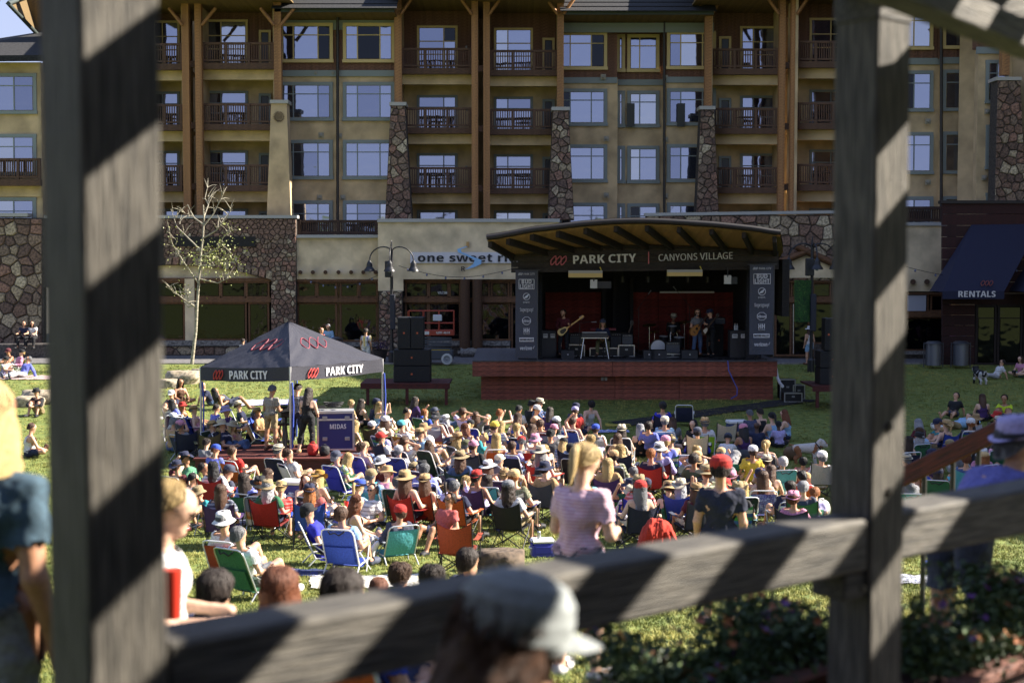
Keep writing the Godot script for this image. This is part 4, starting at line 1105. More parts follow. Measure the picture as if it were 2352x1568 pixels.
func shop_window(o: Node, x0: float, y0: float, x1: float, y1: float, d: float, glass: Material, wood: Material, called := "shop_window") -> Node3D:
	return window(o, x0, y0, x1, y1, d, [], [], wood, glass, 4.0, 0.14, called)
func shops() -> void:
	var stucco := mt("e0cba6", 0.9, "stucco"); var wood := mt("7a5230", 0.7, "wood"); var cap := mt("a3a19c", 0.8); var mortar := mt("4c443d", 0.95, "stone")
	var glass := pane_mat("303034", 0.3); var rail := mt("4a3324", 0.8, "wood"); var log := mt("5b3d24", 0.75, "wood"); var sill := mt("86817a", 0.85, "stone")
	var d := 70.0
	# stone shop front with the wide arch
	var a := thing("stone_shop_front", "purple brown rubble stone shop front with wide arch and timber windows", "shop front")
	pb(a, "mortar_wall", 622, 500, 680, 816, d, 0.4, mortar)
	put(a, "mortar_wall", B.new().slab(px_poly([[-140, 500], [622, 500], [622, 643], [560, 625], [500, 614], [440, 610], [378, 609], [300, 614], [230, 640], [180, 660], [-140, 660]], d), -0.4, 0, plane_at(d)).mesh(), mortar)
	put(a, "mortar_wall", B.new().slab(px_poly([[-140, 660], [100, 660], [100, 816], [-140, 816]], d), -0.4, 0, plane_at(d)).mesh(), mortar)
	stones(a, px_poly([[375, 502], [680, 502], [680, 816], [622, 816], [622, 634], [560, 613], [500, 600], [440, 594], [375, 592]], d), 0.27, plane_at(d), 71, 0.06, 295, 0.85, 0.16)
	for i in 15:  # larger stones form the arch ring
		var x: float = 378 + i * 16.5
		var f := func(t: float) -> float: return 609.0 + pow(maxf(0.0, (t - 378) / 244.0), 2.0) * 34.0
		put(a, "arch_stone", B.new().prism(px_poly([[x + 1, f.call(x) - 1], [x + 15.5, f.call(x + 15.5) - 1], [x + 18, f.call(x + 15.5) - 20], [x + 3, f.call(x) - 20]], d), 0, 0.1, plane_at(d), 0.03).mesh(), stone_mats[[3, 5, 8, 0, 9, 4][i % 6]])
	stones(a, px_poly([[-20, 502], [96, 502], [96, 816], [-20, 816]], d), 0.62, plane_at(d), 5, 0.08, 90, 0.8, 0.35)
	pb(a, "coping", 100, 494, 682, 501, d - 0.12, 0.7, cap); pb(a, "coping", -140, 489, 62, 497, d - 0.2, 0.7, cap)
	put(a, "arch_panel", B.new().slab(px_poly([[180, 646], [620, 646], [560, 626], [500, 614], [440, 610], [378, 609], [300, 614], [230, 630]], d + 0.3), -0.1, 0, plane_at(d + 0.3)).mesh(), stucco)
	pb(a, "post", 424, 640, 446, 790, d + 0.05, 0.5, stucco)
	pb(a, "lintel", 330, 638, 622, 646, d + 0.1, 0.3, wood); pb(a, "transom_beam", 330, 684, 622, 694, d + 0.08, 0.3, wood)
	for x in [[340, 424], [446, 506], [506, 564], [564, 618]]:
		shop_window(a, x[0], 646, x[1], 684, d + 0.3, glass, wood)
	shop_window(a, 340, 694, 424, 782, d + 0.3, glass, wood); shop_window(a, 446, 694, 566, 782, d + 0.3, glass, wood)
	shop_window(a, 570, 694, 618, 812, d + 0.3, glass, wood, "door")
	pb(a, "sill", 330, 782, 566, 794, d - 0.05, 0.5, sill)
	pb(a, "mortar_wall", 330, 794, 566, 816, d + 0.1, 0.4, mortar)
	stones(a, px_poly([[380, 795], [566, 795], [566, 816], [380, 816]], d + 0.1), 0.7, plane_at(d + 0.1), 6, 0.05, 300, 0.6)
	pb(a, "sign_board", 398, 543, 586, 566, d - 0.12, 0.1, mt("1d1714", 0.7, "wood"))
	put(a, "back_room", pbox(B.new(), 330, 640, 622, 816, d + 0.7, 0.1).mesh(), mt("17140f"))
	# stucco shop with log ends
	var b := thing("stucco_shop_front", "tan stucco shop front with round log ends and timber balcony rail on top", "shop front")
	pb(b, "wall", 680, 545, 868, 641, d + 0.2, 0.4, stucco); pb(b, "coping", 680, 539, 868, 546, d, 0.7, cap)
	pb(b, "wall", 680, 786, 868, 816, d + 0.2, 0.4, mortar)
	stones(b, px_poly([[680, 797], [868, 797], [868, 816], [680, 816]], d + 0.2), 0.5, plane_at(d + 0.2), 8, 0.05, 300, 0.7)
	pb(b, "sill", 680, 786, 868, 796, d + 0.05, 0.4, sill)
	for x in [689, 718, 747, 777, 806, 834, 862]:
		put(b, "log_end", B.new().tube([P(x, 625, d + 0.3), P(x, 625, d - 0.35)], 0.1, 12).mesh(), log)
	pb(b, "timber_frame", 680, 641, 868, 647, d + 0.2, 0.3, wood); pb(b, "timber_frame", 680, 684, 868, 694, d + 0.16, 0.3, wood)
	for x in [[682, 727], [727, 774], [780, 824], [824, 868]]: shop_window(b, x[0], 647, x[1], 684, d + 0.5, glass, wood)
	for x in [[682, 774], [780, 868]]: shop_window(b, x[0], 694, x[1], 785, d + 0.5, glass, wood)
	words(b, "DESIGNED", 0.95, 0.16, P(836, 800 - 98, d + 0.34) + Vector3(0, -1.75, 0), mt("b8b8b4", 0.6)); words(b, "FOR THE", 0.8, 0.16, P(834, 711, d + 0.34) + Vector3(0, -1.75, 0), mt("b8b8b4", 0.6)); words(b, "WILD", 0.5, 0.16, P(829, 720, d + 0.34) + Vector3(0, -1.75, 0), mt("b8b8b4", 0.6))
	var n := node(b, "terrace_rail")
	var r := B.new(); pbox(r, 682, 505, 868, 511, d + 0.5, 0.2); pbox(r, 682, 531, 868, 538, d + 0.5, 0.2)
	for x in [682, 772, 860]: pbox(r, x, 505, x + 8, 540, d + 0.45, 0.25)
	put(n, "handrail", r.mesh(), rail)
	var bl := B.new()
	for i in 34: pbox(bl, 691 + i * 5.1, 511, 694 + i * 5.1, 531, d + 0.55, 0.08)
	put(n, "balusters", bl.mesh(), rail).set_meta("kind", "stuff")
	# the block with the long white sign
	var c := thing("sign_shop_front", "tan stucco shop front with long white sign and log columns", "shop front")
	var dc := 69.0
	pb(c, "wall", 868, 509, 1284, 641, dc, 0.5, stucco); pb(c, "coping", 866, 502, 1286, 510, dc - 0.12, 0.8, cap)
	pb(c, "wall", 868, 641, 926, 668, dc, 0.5, stucco)
	pb(c, "pilaster", 870, 668, 924, 818, dc - 0.1, 0.6, mortar)
	stones(c, px_poly([[870, 668], [924, 668], [924, 818], [870, 818]], dc - 0.1), 0.55, plane_at(dc - 0.1), 12, 0.05, 300, 0.28)
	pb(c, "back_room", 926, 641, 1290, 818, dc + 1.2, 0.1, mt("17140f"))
	pb(c, "timber_frame", 926, 641, 1290, 647, dc + 0.3, 0.3, wood); pb(c, "timber_frame", 926, 684, 1290, 694, dc + 0.26, 0.3, wood)
	for x in [[930, 984], [984, 1031], [1031, 1058], [1096, 1125], [1127, 1170], [1172, 1230]]: shop_window(c, x[0], 647, x[1], 684, dc + 0.6, glass, wood)
	for x in [[930, 984, 816], [984, 1058, 782], [1096, 1172, 782], [1174, 1212, 816], [1214, 1280, 782]]: shop_window(c, x[0], 694, x[1], x[2], dc + 0.6, glass, wood, "door" if x[2] == 816 else "shop_window")
	pb(c, "sill", 984, 783, 1172, 794, dc + 0.3, 0.4, sill); pb(c, "mortar_wall", 984, 794, 1172, 818, dc + 0.4, 0.3, mortar)
	stones(c, px_poly([[1108, 796], [1172, 796], [1172, 818], [1108, 818]], dc + 0.4), 0.6, plane_at(dc + 0.4), 14, 0.05, 300, 0.7)
	for x in [1068, 1096]: put(c, "log_column", B.new().tube([P(x, 800, dc - 0.1), P(x, 641, dc - 0.1)], [0.27, 0.24], 14).mesh(), log)
	put(c, "column_base", B.new().bev(P(1081, 808, dc - 0.1), Vector3(1.25, 0.42, 0.7), 0.14).mesh(), sill)
	var sg := node(c, "sign")
	pb(sg, "panel", 942, 579, 1280, 604, dc - 0.12, 0.1, mt("c9c6c8", 0.6))
	words(sg, "one sweet ride", 5.2, 0.42, P(1083, 591, dc - 0.15), mt("15161c", 0.6), Basis.from_euler(Vector3.ZERO), true)
	var rv := B.new(); var rp := []; 
	for p in [[1072, 566, 3], [1054, 572, 4], [1056, 579, 4], [1078, 588, 5], [1098, 597, 8], [1096, 606, 9], [1082, 614, 6], [1070, 618, 2]]: rp.append(p)
	for i in rp.size() - 1: rv.quad(P(rp[i + 1][0] - rp[i + 1][2], rp[i + 1][1], dc - 0.2), P(rp[i + 1][0] + rp[i + 1][2], rp[i + 1][1], dc - 0.2), P(rp[i][0] + rp[i][2], rp[i][1], dc - 0.2), P(rp[i][0] - rp[i][2], rp[i][1], dc - 0.2))
	put(sg, "river_emblem", rv.mesh(), mt("86b4dc", 0.6)); words(sg, "R", 0.2, 0.22, P(1064, 617, dc - 0.16), mt("2a1d1d", 0.6), Basis(), true)
	pb(c, "wall_lamp", 1071, 555, 1077, 567, dc - 0.1, 0.1, mt("b08a50", 0.5))
	words(c, "VOLCOM", 0.46, 0.12, P(1016, 718 - 46, dc + 0.44), mt("c8c8c4", 0.6), Basis(), true)
	# stone gable shop right of the bandstand
	var e := thing("gabled_stone_shop", "large rubble stone shop front with timber gable right of the bandstand", "shop front")
	var de := 67.5
	pb(e, "mortar_wall", 1484, 494, 1990, 645, de, 0.5, mortar)
	stones(e, px_poly([[1486, 495], [1940, 495], [1940, 645], [1720, 645], [1690, 560], [1486, 540]], de), 0.62, plane_at(de), 33, 0.07, 300, 0.85, 0.42)
	put(e, "coping", B.new().slab(px_poly([[1482, 496], [1482, 489], [1990, 482], [1990, 489]], de - 0.1), -0.7, 0, plane_at(de - 0.1)).mesh(), cap)
	for q in [[1700, 640, 1860, 574], [1830, 566, 1990, 640]]: put(e, "gable_rafter", B.new().tube([P(q[0], q[1], de - 0.4), P(q[2], q[3], de - 0.4)], 0.17, 4).mesh(), wood)
	put(e, "gable_panel", B.new().slab(px_poly([[1715, 638], [1848, 578], [1980, 638]], de - 0.15), -0.1, 0, plane_at(de - 0.15)).mesh(), stucco)
	words(e, "ts", 0.5, 0.46, P(1809, 607, de - 0.3), mt("d6d2bc", 0.6), Basis(), true)
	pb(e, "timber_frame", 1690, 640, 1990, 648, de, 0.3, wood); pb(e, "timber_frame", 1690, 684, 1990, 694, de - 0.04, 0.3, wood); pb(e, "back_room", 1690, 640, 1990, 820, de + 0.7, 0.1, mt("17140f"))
	for x in [[1770, 1815], [1817, 1862], [1864, 1910], [1912, 1960]]: shop_window(e, x[0], 648, x[1], 684, de + 0.3, glass, wood)
	for x in [[1780, 1819], [1821, 1860]]:
		var dr := shop_window(e, x[0], 694, x[1], 818, de + 0.3, glass, wood, "door")
	put(e, "door_pull", B.new().tube([P(1823, 698, de - 0.02), P(1823, 812, de - 0.02)], 0.02, 8).mesh(), mt("c9cacc", 0.3, "", 0.9))
	shop_window(e, 1864, 694, 1960, 790, de + 0.3, glass, wood); pb(e, "base_wall", 1864, 790, 1990, 820, de, 0.4, mortar)
	pb(e, "door_post", 1862, 640, 1870, 820, de - 0.02, 0.3, wood)
	# stucco shop between the posts of the pergola
	var g := thing("corner_stucco_shop", "tan stucco shop front with log ends beside the dark red rental hut", "shop front")
	pb(g, "wall", 1990, 517, 2175, 672, de, 0.5, stucco); pb(g, "coping", 1990, 510, 2175, 518, de - 0.12, 0.8, cap)
	var gr := node(g, "terrace_rail"); var gh := B.new(); pbox(gh, 1990, 474, 2170, 481, de + 0.1, 0.2); pbox(gh, 1990, 502, 2170, 508, de + 0.1, 0.2)
	put(gr, "handrail", gh.mesh(), rail)
	var gb := B.new()
	for i in 22: pbox(gb, 2050 + i * 5.4, 481, 2053.4 + i * 5.4, 502, de + 0.15, 0.08)
	put(gr, "balusters", gb.mesh(), rail).set_meta("kind", "stuff")
	for x in [2098, 2130, 2158]: put(g, "log_end", B.new().tube([P(x, 647, de + 0.1), P(x, 647, de - 0.4)], 0.13, 12).mesh(), log)
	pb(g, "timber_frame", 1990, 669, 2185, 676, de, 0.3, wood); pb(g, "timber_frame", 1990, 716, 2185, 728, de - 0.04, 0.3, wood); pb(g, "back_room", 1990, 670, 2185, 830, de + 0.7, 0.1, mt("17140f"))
	for x in [[2030, 2080], [2082, 2134], [2138, 2186]]: shop_window(g, x[0], 676, x[1], 716, de + 0.3, glass, wood)
	shop_window(g, 2040, 728, 2170, 806, de + 0.3, glass, wood); pb(g, "sill", 2000, 806, 2180, 814, de - 0.05, 0.4, sill); pb(g, "base_wall", 2000, 814, 2180, 835, de + 0.05, 0.4, mortar)
	pb(g, "poster", 2085, 678, 2128, 714, de + 0.08, 0.02, mt("a9aab2", 0.6))
	# rental hut with awnings
	var h := thing("rental_hut", "dark red plank rental hut with navy awning", "building")
	var dh := 64.0
	for i in 9:
		var y := 466.0 + i * 26
		pb(h, "plank", 2166, y, 2480, y + 25, dh - 0.004 * (i % 3), 0.2, mt(["3f1a16", "431c18", "3a1815"][i % 3], 0.8, "wood"))
	for i in 6: pb(h, "plank", 2166, 700 + i * 24, 2240, 723 + i * 24, dh - 0.004 * (i % 2), 0.2, mt(["3f1a16", "3a1815"][i % 2], 0.8, "wood"))
	pb(h, "coping", 2163, 460, 2480, 467, dh - 0.1, 0.5, mt("2a2422", 0.7))
	for x in [[2242, 2290], [2292, 2350], [2352, 2440]]: window(h, x[0], 700, x[1], 838, dh + 0.05, [], [0.2], mt("26160f", 0.7, "wood"), glass, 5.0)
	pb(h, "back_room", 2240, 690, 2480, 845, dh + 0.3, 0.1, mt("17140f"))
	for q in [[2232, 2390, 2166, 2308, 0], [2420, 2560, 2354, 2480, 1]]:
		var aw := node(h, "awning")
		var p0 := P(q[0], 516, dh - 0.05); var p1 := P(q[1], 514, dh - 0.05); var p2 := P(q[3], 668, dh - 2.0); var p3 := P(q[2], 670, dh - 2.0)
		var cl := B.new(); cl.quad(p3, p2, p1, p0); cl.quad(p0 + Vector3(0, -0.02, 0), p1 + Vector3(0, -0.02, 0), p2 + Vector3(0, -0.02, 0), p3 + Vector3(0, -0.02, 0))
		cl.tri(p0, p3 , Vector3(p3.x, p3.y, p0.z)); cl.tri(p1, Vector3(p2.x, p2.y, p1.z), p2)
		put(aw, "canopy", cl.mesh(), mt("171b3a", 0.8, "cloth"))
		var vl := B.new(); vl.box((p2 + p3) / 2 + Vector3(0, -0.16, 0), Vector3(p2.x - p3.x, 0.34, 0.02))
		put(aw, "valance", vl.mesh(), mt("171b3a", 0.8, "cloth"))
		if q[4] == 0:
			words(aw, "RENTALS", 1.62, 0.26, P(2245, 675, dh - 2.03), mt("c8c4c4", 0.6), Basis(), true)
			loops(aw, 0.62, 0.26, P(2268, 650, dh - 1.9), mt("7a3a30", 0.7), Basis(Vector3.RIGHT, -0.6), 0.018)

# ---------- bandstand, band and gear ----------
func stg(px: float, d: float, h := 0.0) -> Vector3: return Vector3(P(px, 605, d).x, 1.45 + h, -d)
func arc_y(pts: Array, x: float) -> float:  # Catmull-Rom through [x, y] points
	for i in pts.size() - 1:
		if x <= pts[i + 1][0] or i == pts.size() - 2:
			var a: Array = pts[maxi(i - 1, 0)]; var b: Array = pts[i]; var c: Array = pts[i + 1]; var e: Array = pts[mini(i + 2, pts.size() - 1)]
			return cubic_interpolate(b[1], c[1], a[1], e[1], clampf((x - b[0]) / (c[0] - b[0]), 0, 1))
	return 0.0
func bandstand() -> void:
	var o := thing("bandstand", "wooden bandstand with curved roof and dark red plank front", "stage")
	var reds := ["a35a46", "9b5542", "a95f4a"]
	for i in 3:
		for q in [[1085, 1407], [1408, 1786]]:
			pb(o, "plank", q[0], 830 + i * 11.6, q[1], 841 + i * 11.6, 49.9 - 0.006 * ((i + int(q[0])) % 2), 0.15, mt(reds[(i + int(q[0])) % 3], 0.75, "wood"))
	for i in 6:
		for q in [[1105, 1412], [1413, 1560], [1561, 1776]]:
			pb(o, "plank", q[0], 865 + i * 9.6, q[1], 874 + i * 9.6, 50.5 - 0.008 * ((i + int(q[0])) % 3), 0.12, mt(reds[(i * 2 + int(q[0])) % 3], 0.75, "wood"))
	var body := B.new()
	var c0 := P(1105, 870, 50.7); var c1 := P(1776, 870, 50.7)
	body.box(Vector3((c0.x + c1.x) / 2, 0.68, -54), Vector3(c1.x - c0.x, 1.3, 6.4))
	put(o, "base", body.mesh(), mt("2a1512", 0.9))
	var dk := B.new(); var k0 := P(1085, 826, 49.9); var k1 := P(1786, 826, 49.9)
	dk.box(Vector3((k0.x + k1.x) / 2, 1.43, -53.5), Vector3(k1.x - k0.x, 0.05, 7.3))
	put(o, "deck", dk.mesh(), mt("5a585e", 0.6, "wood"))
	put(o, "outlet_box", pbox(pbox(B.new(), 1381, 866, 1387, 874, 50.3, 0.06), 1389, 866, 1395, 874, 50.3, 0.06).mesh(), mt("8a8886", 0.6))
	# walls
	var black := mt("2a2a2f", 0.9, "wood"); var red := ["93362d", "9b3b31", "883128"]
	pb(o, "back_wall", 1215, 560, 1745, 830, 56.0, 0.2, black)
	for q in [[1253, 1381], [1447, 1512], [1513, 1576], [1577, 1640], [1641, 1708]]:
		for i in 8: pb(o, "wall_plank", q[0], 671 + i * 17, q[1], 687.3 + i * 17, 55.8 - 0.01 * (i % 2), 0.1, mt(red[(i + int(q[0])) % 3], 0.8, "wood"))
	for x in [1383, 1408, 1447]:
		pb(o, "upright", x, 640, x + 8, 822, 55.5, 0.2, mt("1b1a1d", 0.8))
	for q in [[1236, 53.0], [1718, 53.0]]:
		put(o, "side_wall", B.new().box(Vector3(P(q[0], 605, 53).x, 3.2, -53.2), Vector3(0.2, 3.5, 5.4)).mesh(), black)
	put(o, "side_wall", B.new().box(Vector3(P(1792, 605, 51).x, 4.0, -52.6), Vector3(0.25, 2.0, 5.5)).mesh(), mt("2b2623", 0.8, "wood"))
	for q in [[1190, 1236], [1716, 1740]]: pb(o, "corner_post", q[0], 600, q[1], 826, 50.4, 0.4, black)
	pb(o, "ceiling", 1180, 606, 1790, 612, 50.2, 6.0, black)
	# sign board: planks clipped to the arched outline
	var topc := [[1174, 588], [1260, 575], [1370, 566], [1489, 563], [1600, 566], [1700, 571], [1789, 577]]
	var poly := PackedVector2Array()
	for i in 25:
		var x := lerpf(1174, 1789, i / 24.0); var q := P(x, arc_y(topc, x), 49.4); poly.append(Vector2(q.x, q.y))
	for x in [1789, 1174]:
		var q := P(x, 618 if x > 1500 else 626, 49.4); poly.append(Vector2(q.x, q.y))
	for i in 5:
		var y0 := P(1480, 628 - i * 14, 49.4).y; var y1 := P(1480, 614.6 - i * 14, 49.4).y
		for piece in Geometry2D.intersect_polygons(poly, PackedVector2Array([Vector2(-5, y0), Vector2(20, y0), Vector2(20, y1), Vector2(-5, y1)])):
			put(o, "sign_plank", B.new().slab(piece, -0.12, -0.004 * (i % 2), plane_at(49.4)).mesh(), mt(["3b332e", "37302b", "40372f"][i % 3], 0.8, "wood"))
	var white := mt("cfcdcb", 0.6)
	words(o, "PARK CITY", (1462 - 1317) / F * 49.3, 0.29, P(1389, 594, 49.32), white, Basis(Vector3.BACK, 0.03), true, false, "lettering", 0.04)
	words(o, "CANYONS VILLAGE", (1683 - 1513) / F * 49.3, 0.23, P(1598, 589, 49.32), white, Basis(Vector3.BACK, 0.03), false, false, "lettering", 0.04)
	pb(o, "divider_bar", 1489, 578, 1491.5, 606, 49.32, 0.05, mt("b5626a", 0.6))
	loops(o, 0.62, 0.3, P(1283, 598, 49.33), mt("b5626a", 0.6), Basis(), 0.024)
	# curved roof: underside boards, rafters and the dark edge
	var front := [[1117, 549], [1163, 542], [1219, 531], [1369, 515], [1489, 511], [1639, 519], [1735, 529], [1792, 538]]
	var back := [[1174, 583], [1260, 572], [1370, 563], [1489, 560], [1600, 563], [1700, 568], [1800, 574]]
	var roof := func(u: float, v: float) -> Vector3:
		var xf := lerpf(1117, 1792, u); var xb := lerpf(1174, 1800, u)
		var a := P(xf, arc_y(front, xf), 46.0); var b := P(xb, arc_y(back, xb), 49.6)
		if v < 0.6: return a.lerp(b, v / 0.6)
		return b + Vector3((b.x - a.x) * 0.4, (b.y - a.y) * 0.55 - 0.02, -2.6) * (v - 0.6) / 0.4 * 1.6
	put(o, "roof", B.new().grid(30, 8, roof, 0.05).mesh(), mt("cfa468", 0.75, "wood"))
	put(o, "roof_covering", B.new().grid(30, 8, func(u, v): return roof.call(u, v) + Vector3(0, 0.16, 0), 0.1).mesh(), mt("1f1d22", 0.8))
	var ed := []
	for i in 31: ed.append(roof.call(i / 30.0, 0.0) + Vector3(0, 0.06, 0.02))
	put(o, "roof_edge", B.new().tube(ed, 0.1, 6).mesh(), mt("221d1d", 0.7))
	for q in [[1122, 1180], [1163, 1258], [1218, 1321], [1278, 1382], [1342, 1432], [1412, 1490], [1484, 1546], [1558, 1606], [1633, 1668], [1708, 1729], [1779, 1782]]:
		var uf: float = (q[0] - 1117) / 675.0
		var a: Vector3 = roof.call(uf, 0.03) + Vector3(0, -0.13, 0)
		var ub: float = (q[1] - 1174) / 626.0
		var b: Vector3 = roof.call(clampf(ub, 0, 1), 0.6) + Vector3(0, -0.13, 0)
		var dir := (b - a).normalized(); var side := dir.cross(Vector3.UP).normalized()
		put(o, "rafter", B.new().bev(Vector3.ZERO, Vector3((b - a).length(), 0.24, 0.13), 0.01).mesh(), mt("2e231c", 0.8, "wood"), (a + b) / 2, Basis(dir, side.cross(dir), side))
	# things hung under the roof
	for q in [[1306, 1384, 621, 637], [1533, 1614, 619, 634]]:
		var h := thing("ceiling_heater", "long pale heater bar hanging under %s half of bandstand sign" % ("the left" if q[0] < 1400 else "the right"), "heater", Vector3.ZERO, 0.0, "heaters over the stage")
		pb(h, "housing", q[0], q[2], q[1], q[2] + 6, 49.1, 0.2, mt("9b9892", 0.5, "", 0.3)); pb(h, "grille", q[0], q[2] + 6, q[1], q[3], 49.1, 0.16, mt("c2a868", 0.5))
		put(h, "hook", B.new().tube([P(q[1] - 6, q[2] - 8, 49.2), P(q[1] - 3, q[2] - 2, 49.2), P(q[1] - 5, q[2] + 4, 49.2)], 0.02, 6).mesh(), mt("c9b540", 0.6))
	for q in [[1356, 642, 1404], [1664, 632, 1694]]:
		var h := thing("stage_light", "white and black stage lamp hanging %s" % ("beside the keyboard player" if q[0] < 1500 else "in front of right banner"), "stage light", Vector3.ZERO, 0.0, "lamps hung over the stage")
		pb(h, "end_plate", q[0], q[1], q[0] + 16, q[1] + 20, 49.3, 0.1, mt("b5b4b0", 0.5)); pb(h, "housing", q[0] + 16, q[1] + 4, q[2], q[1] + 20, 49.4, 0.3, mt("1a1a1c", 0.5))
		put(h, "bracket", B.new().tube([P(q[0] + 8, q[1] - 18, 49.3), P(q[0] + 8, q[1] + 4, 49.3)], 0.02, 6).mesh(), mt("1a1a1c", 0.5))
	for x in [1430, 1489, 1534, 1581, 1627]:
		var h := thing("spot_can", "small black spotlight can on the dark stage ceiling", "stage light", P(x, 640, 52.5), 0.0, "row of black spot cans")
		put(h, "can", B.new().lathe([Vector2(0.0, -0.14), Vector2(0.1, -0.14), Vector2(0.1, 0.08), Vector2(0.05, 0.12), Vector2(0, 0.12)], 12).mesh(), mt("0e0e10", 0.5))
		put(h, "yoke", B.new().tube([Vector3(0, 0.1, 0), Vector3(0, 0.4, 0)], 0.015, 6).mesh(), mt("0e0e10", 0.5))
	solo("light_tube", "long white tube light on the red back doors", "lamp", pbox(B.new(), 1516, 669, 1641, 673, 55.5, 0.08).mesh(), mt("d8d8d4", 0.4))
	# banners
	for q in [[1184, 1235, 620, 822, 49.2, "left"], [1721, 1779, 607, 814, 48.9, "right"]]:
		var h := thing("sponsor_banner", "tall slate sponsor banner on the %s front post of the bandstand" % ["left" if q[5] == "left" else "right"][0], "banner", Vector3.ZERO, 0.0, "banners on the bandstand")
		var d: float = q[4]; var p0 := P(q[0], q[3], d); var p1 := P(q[1], q[2], d)
		var sz := p1 - p0; var mid := (p0 + p1) / 2
		put(h, "cloth", B.new().grid(6, 24, func(u, v): return Vector3(p0.x + u * sz.x, p0.y + v * sz.y, p0.z + 0.015 * sin(v * 9 + u * 2)), 0.006).mesh(), mt("3c3f4e", 0.6, "cloth"))
		var w := sz.x
		var at := func(fy: float, fx := 0.5) -> Vector3: return Vector3(p0.x + fx * w, p1.y - fy * sz.y, p0.z + 0.03)
		var ink := mt("c5c5cc", 0.6)
		words(h, "PARK CITY", w * 0.5, 0.07, at.call(0.045, 0.62), ink); loops(h, w * 0.22, 0.07, at.call(0.045, 0.22), ink, Basis(), 0.008)
		words(h, "BUD", w * 0.44, 0.15, at.call(0.13), ink, Basis(), true); words(h, "LIGHT", w * 0.6, 0.15, at.call(0.185), ink, Basis(), true)
		var fr := B.new()
		for e in [[-0.34, 0.105, -0.34, 0.215], [0.34, 0.105, 0.34, 0.215], [-0.34, 0.105, 0.34, 0.105], [-0.34, 0.215, 0.34, 0.215]]: fr.tube([at.call(e[1], 0.5 + e[0]), at.call(e[3], 0.5 + e[2])], 0.012, 4)
		put(h, "print_frame", fr.mesh(), ink)
		var ring := []
		for i in 17: ring.append(at.call(0.3) + Vector3(cos(TAU * i / 16), sin(TAU * i / 16), 0) * w * 0.15)
		var swirl := B.new().tube(ring, 0.012, 4)
		swirl.tube([at.call(0.32, 0.38), at.call(0.305, 0.5), at.call(0.275, 0.6)], [0.01, 0.05, 0.01], 5)
		put(h, "print_disc", swirl.mesh(), ink)
		words(h, "pepsi.", w * 0.3, 0.08, at.call(0.365), ink); words(h, "Supergoop!", w * 0.6, 0.16, at.call(0.455), ink, Basis(), false, true)
		var oc := []
		for i in 9: oc.append(at.call(0.575) + Vector3(cos(TAU * (i + 0.5) / 8) * w * 0.2, sin(TAU * (i + 0.5) / 8) * 0.14, 0))
		put(h, "print_frame", B.new().tube(oc, 0.012, 4).mesh(), ink); words(h, "vibram", w * 0.34, 0.1, at.call(0.575), ink, Basis(), true)
		words(h, "HH", w * 0.26, 0.17, at.call(0.685), ink, Basis(), true); words(h, "HELLY HANSEN", w * 0.28, 0.035, at.call(0.725), ink)
		put(h, "print_plate", B.new().box(at.call(0.79) + Vector3(0, 0, -0.01), Vector3(w * 0.66, 0.14, 0.008)).mesh(), ink); words(h, "NATURE VALLEY", w * 0.6, 0.08, at.call(0.79), mt("23242e", 0.7), Basis(), true)
		words(h, "verizon", w * 0.54, 0.13, at.call(0.885, 0.47), ink, Basis(), true); put(h, "print_tick", B.new().tube([at.call(0.88, 0.78), at.call(0.895, 0.8), at.call(0.862, 0.85)], 0.009, 4).mesh(), ink)
		put(h, "rod", B.new().tube([Vector3(p0.x - 0.08, p1.y, p0.z), Vector3(p1.x + 0.08, p1.y, p0.z)], 0.02, 6).mesh(), mt("3a3a3e", 0.4))
		put(h, "rod", B.new().tube([Vector3(p1.x, p0.y - 0.1, p0.z), Vector3(p1.x, p1.y, p0.z)], 0.018, 6).mesh(), mt("3a3a3e", 0.4))

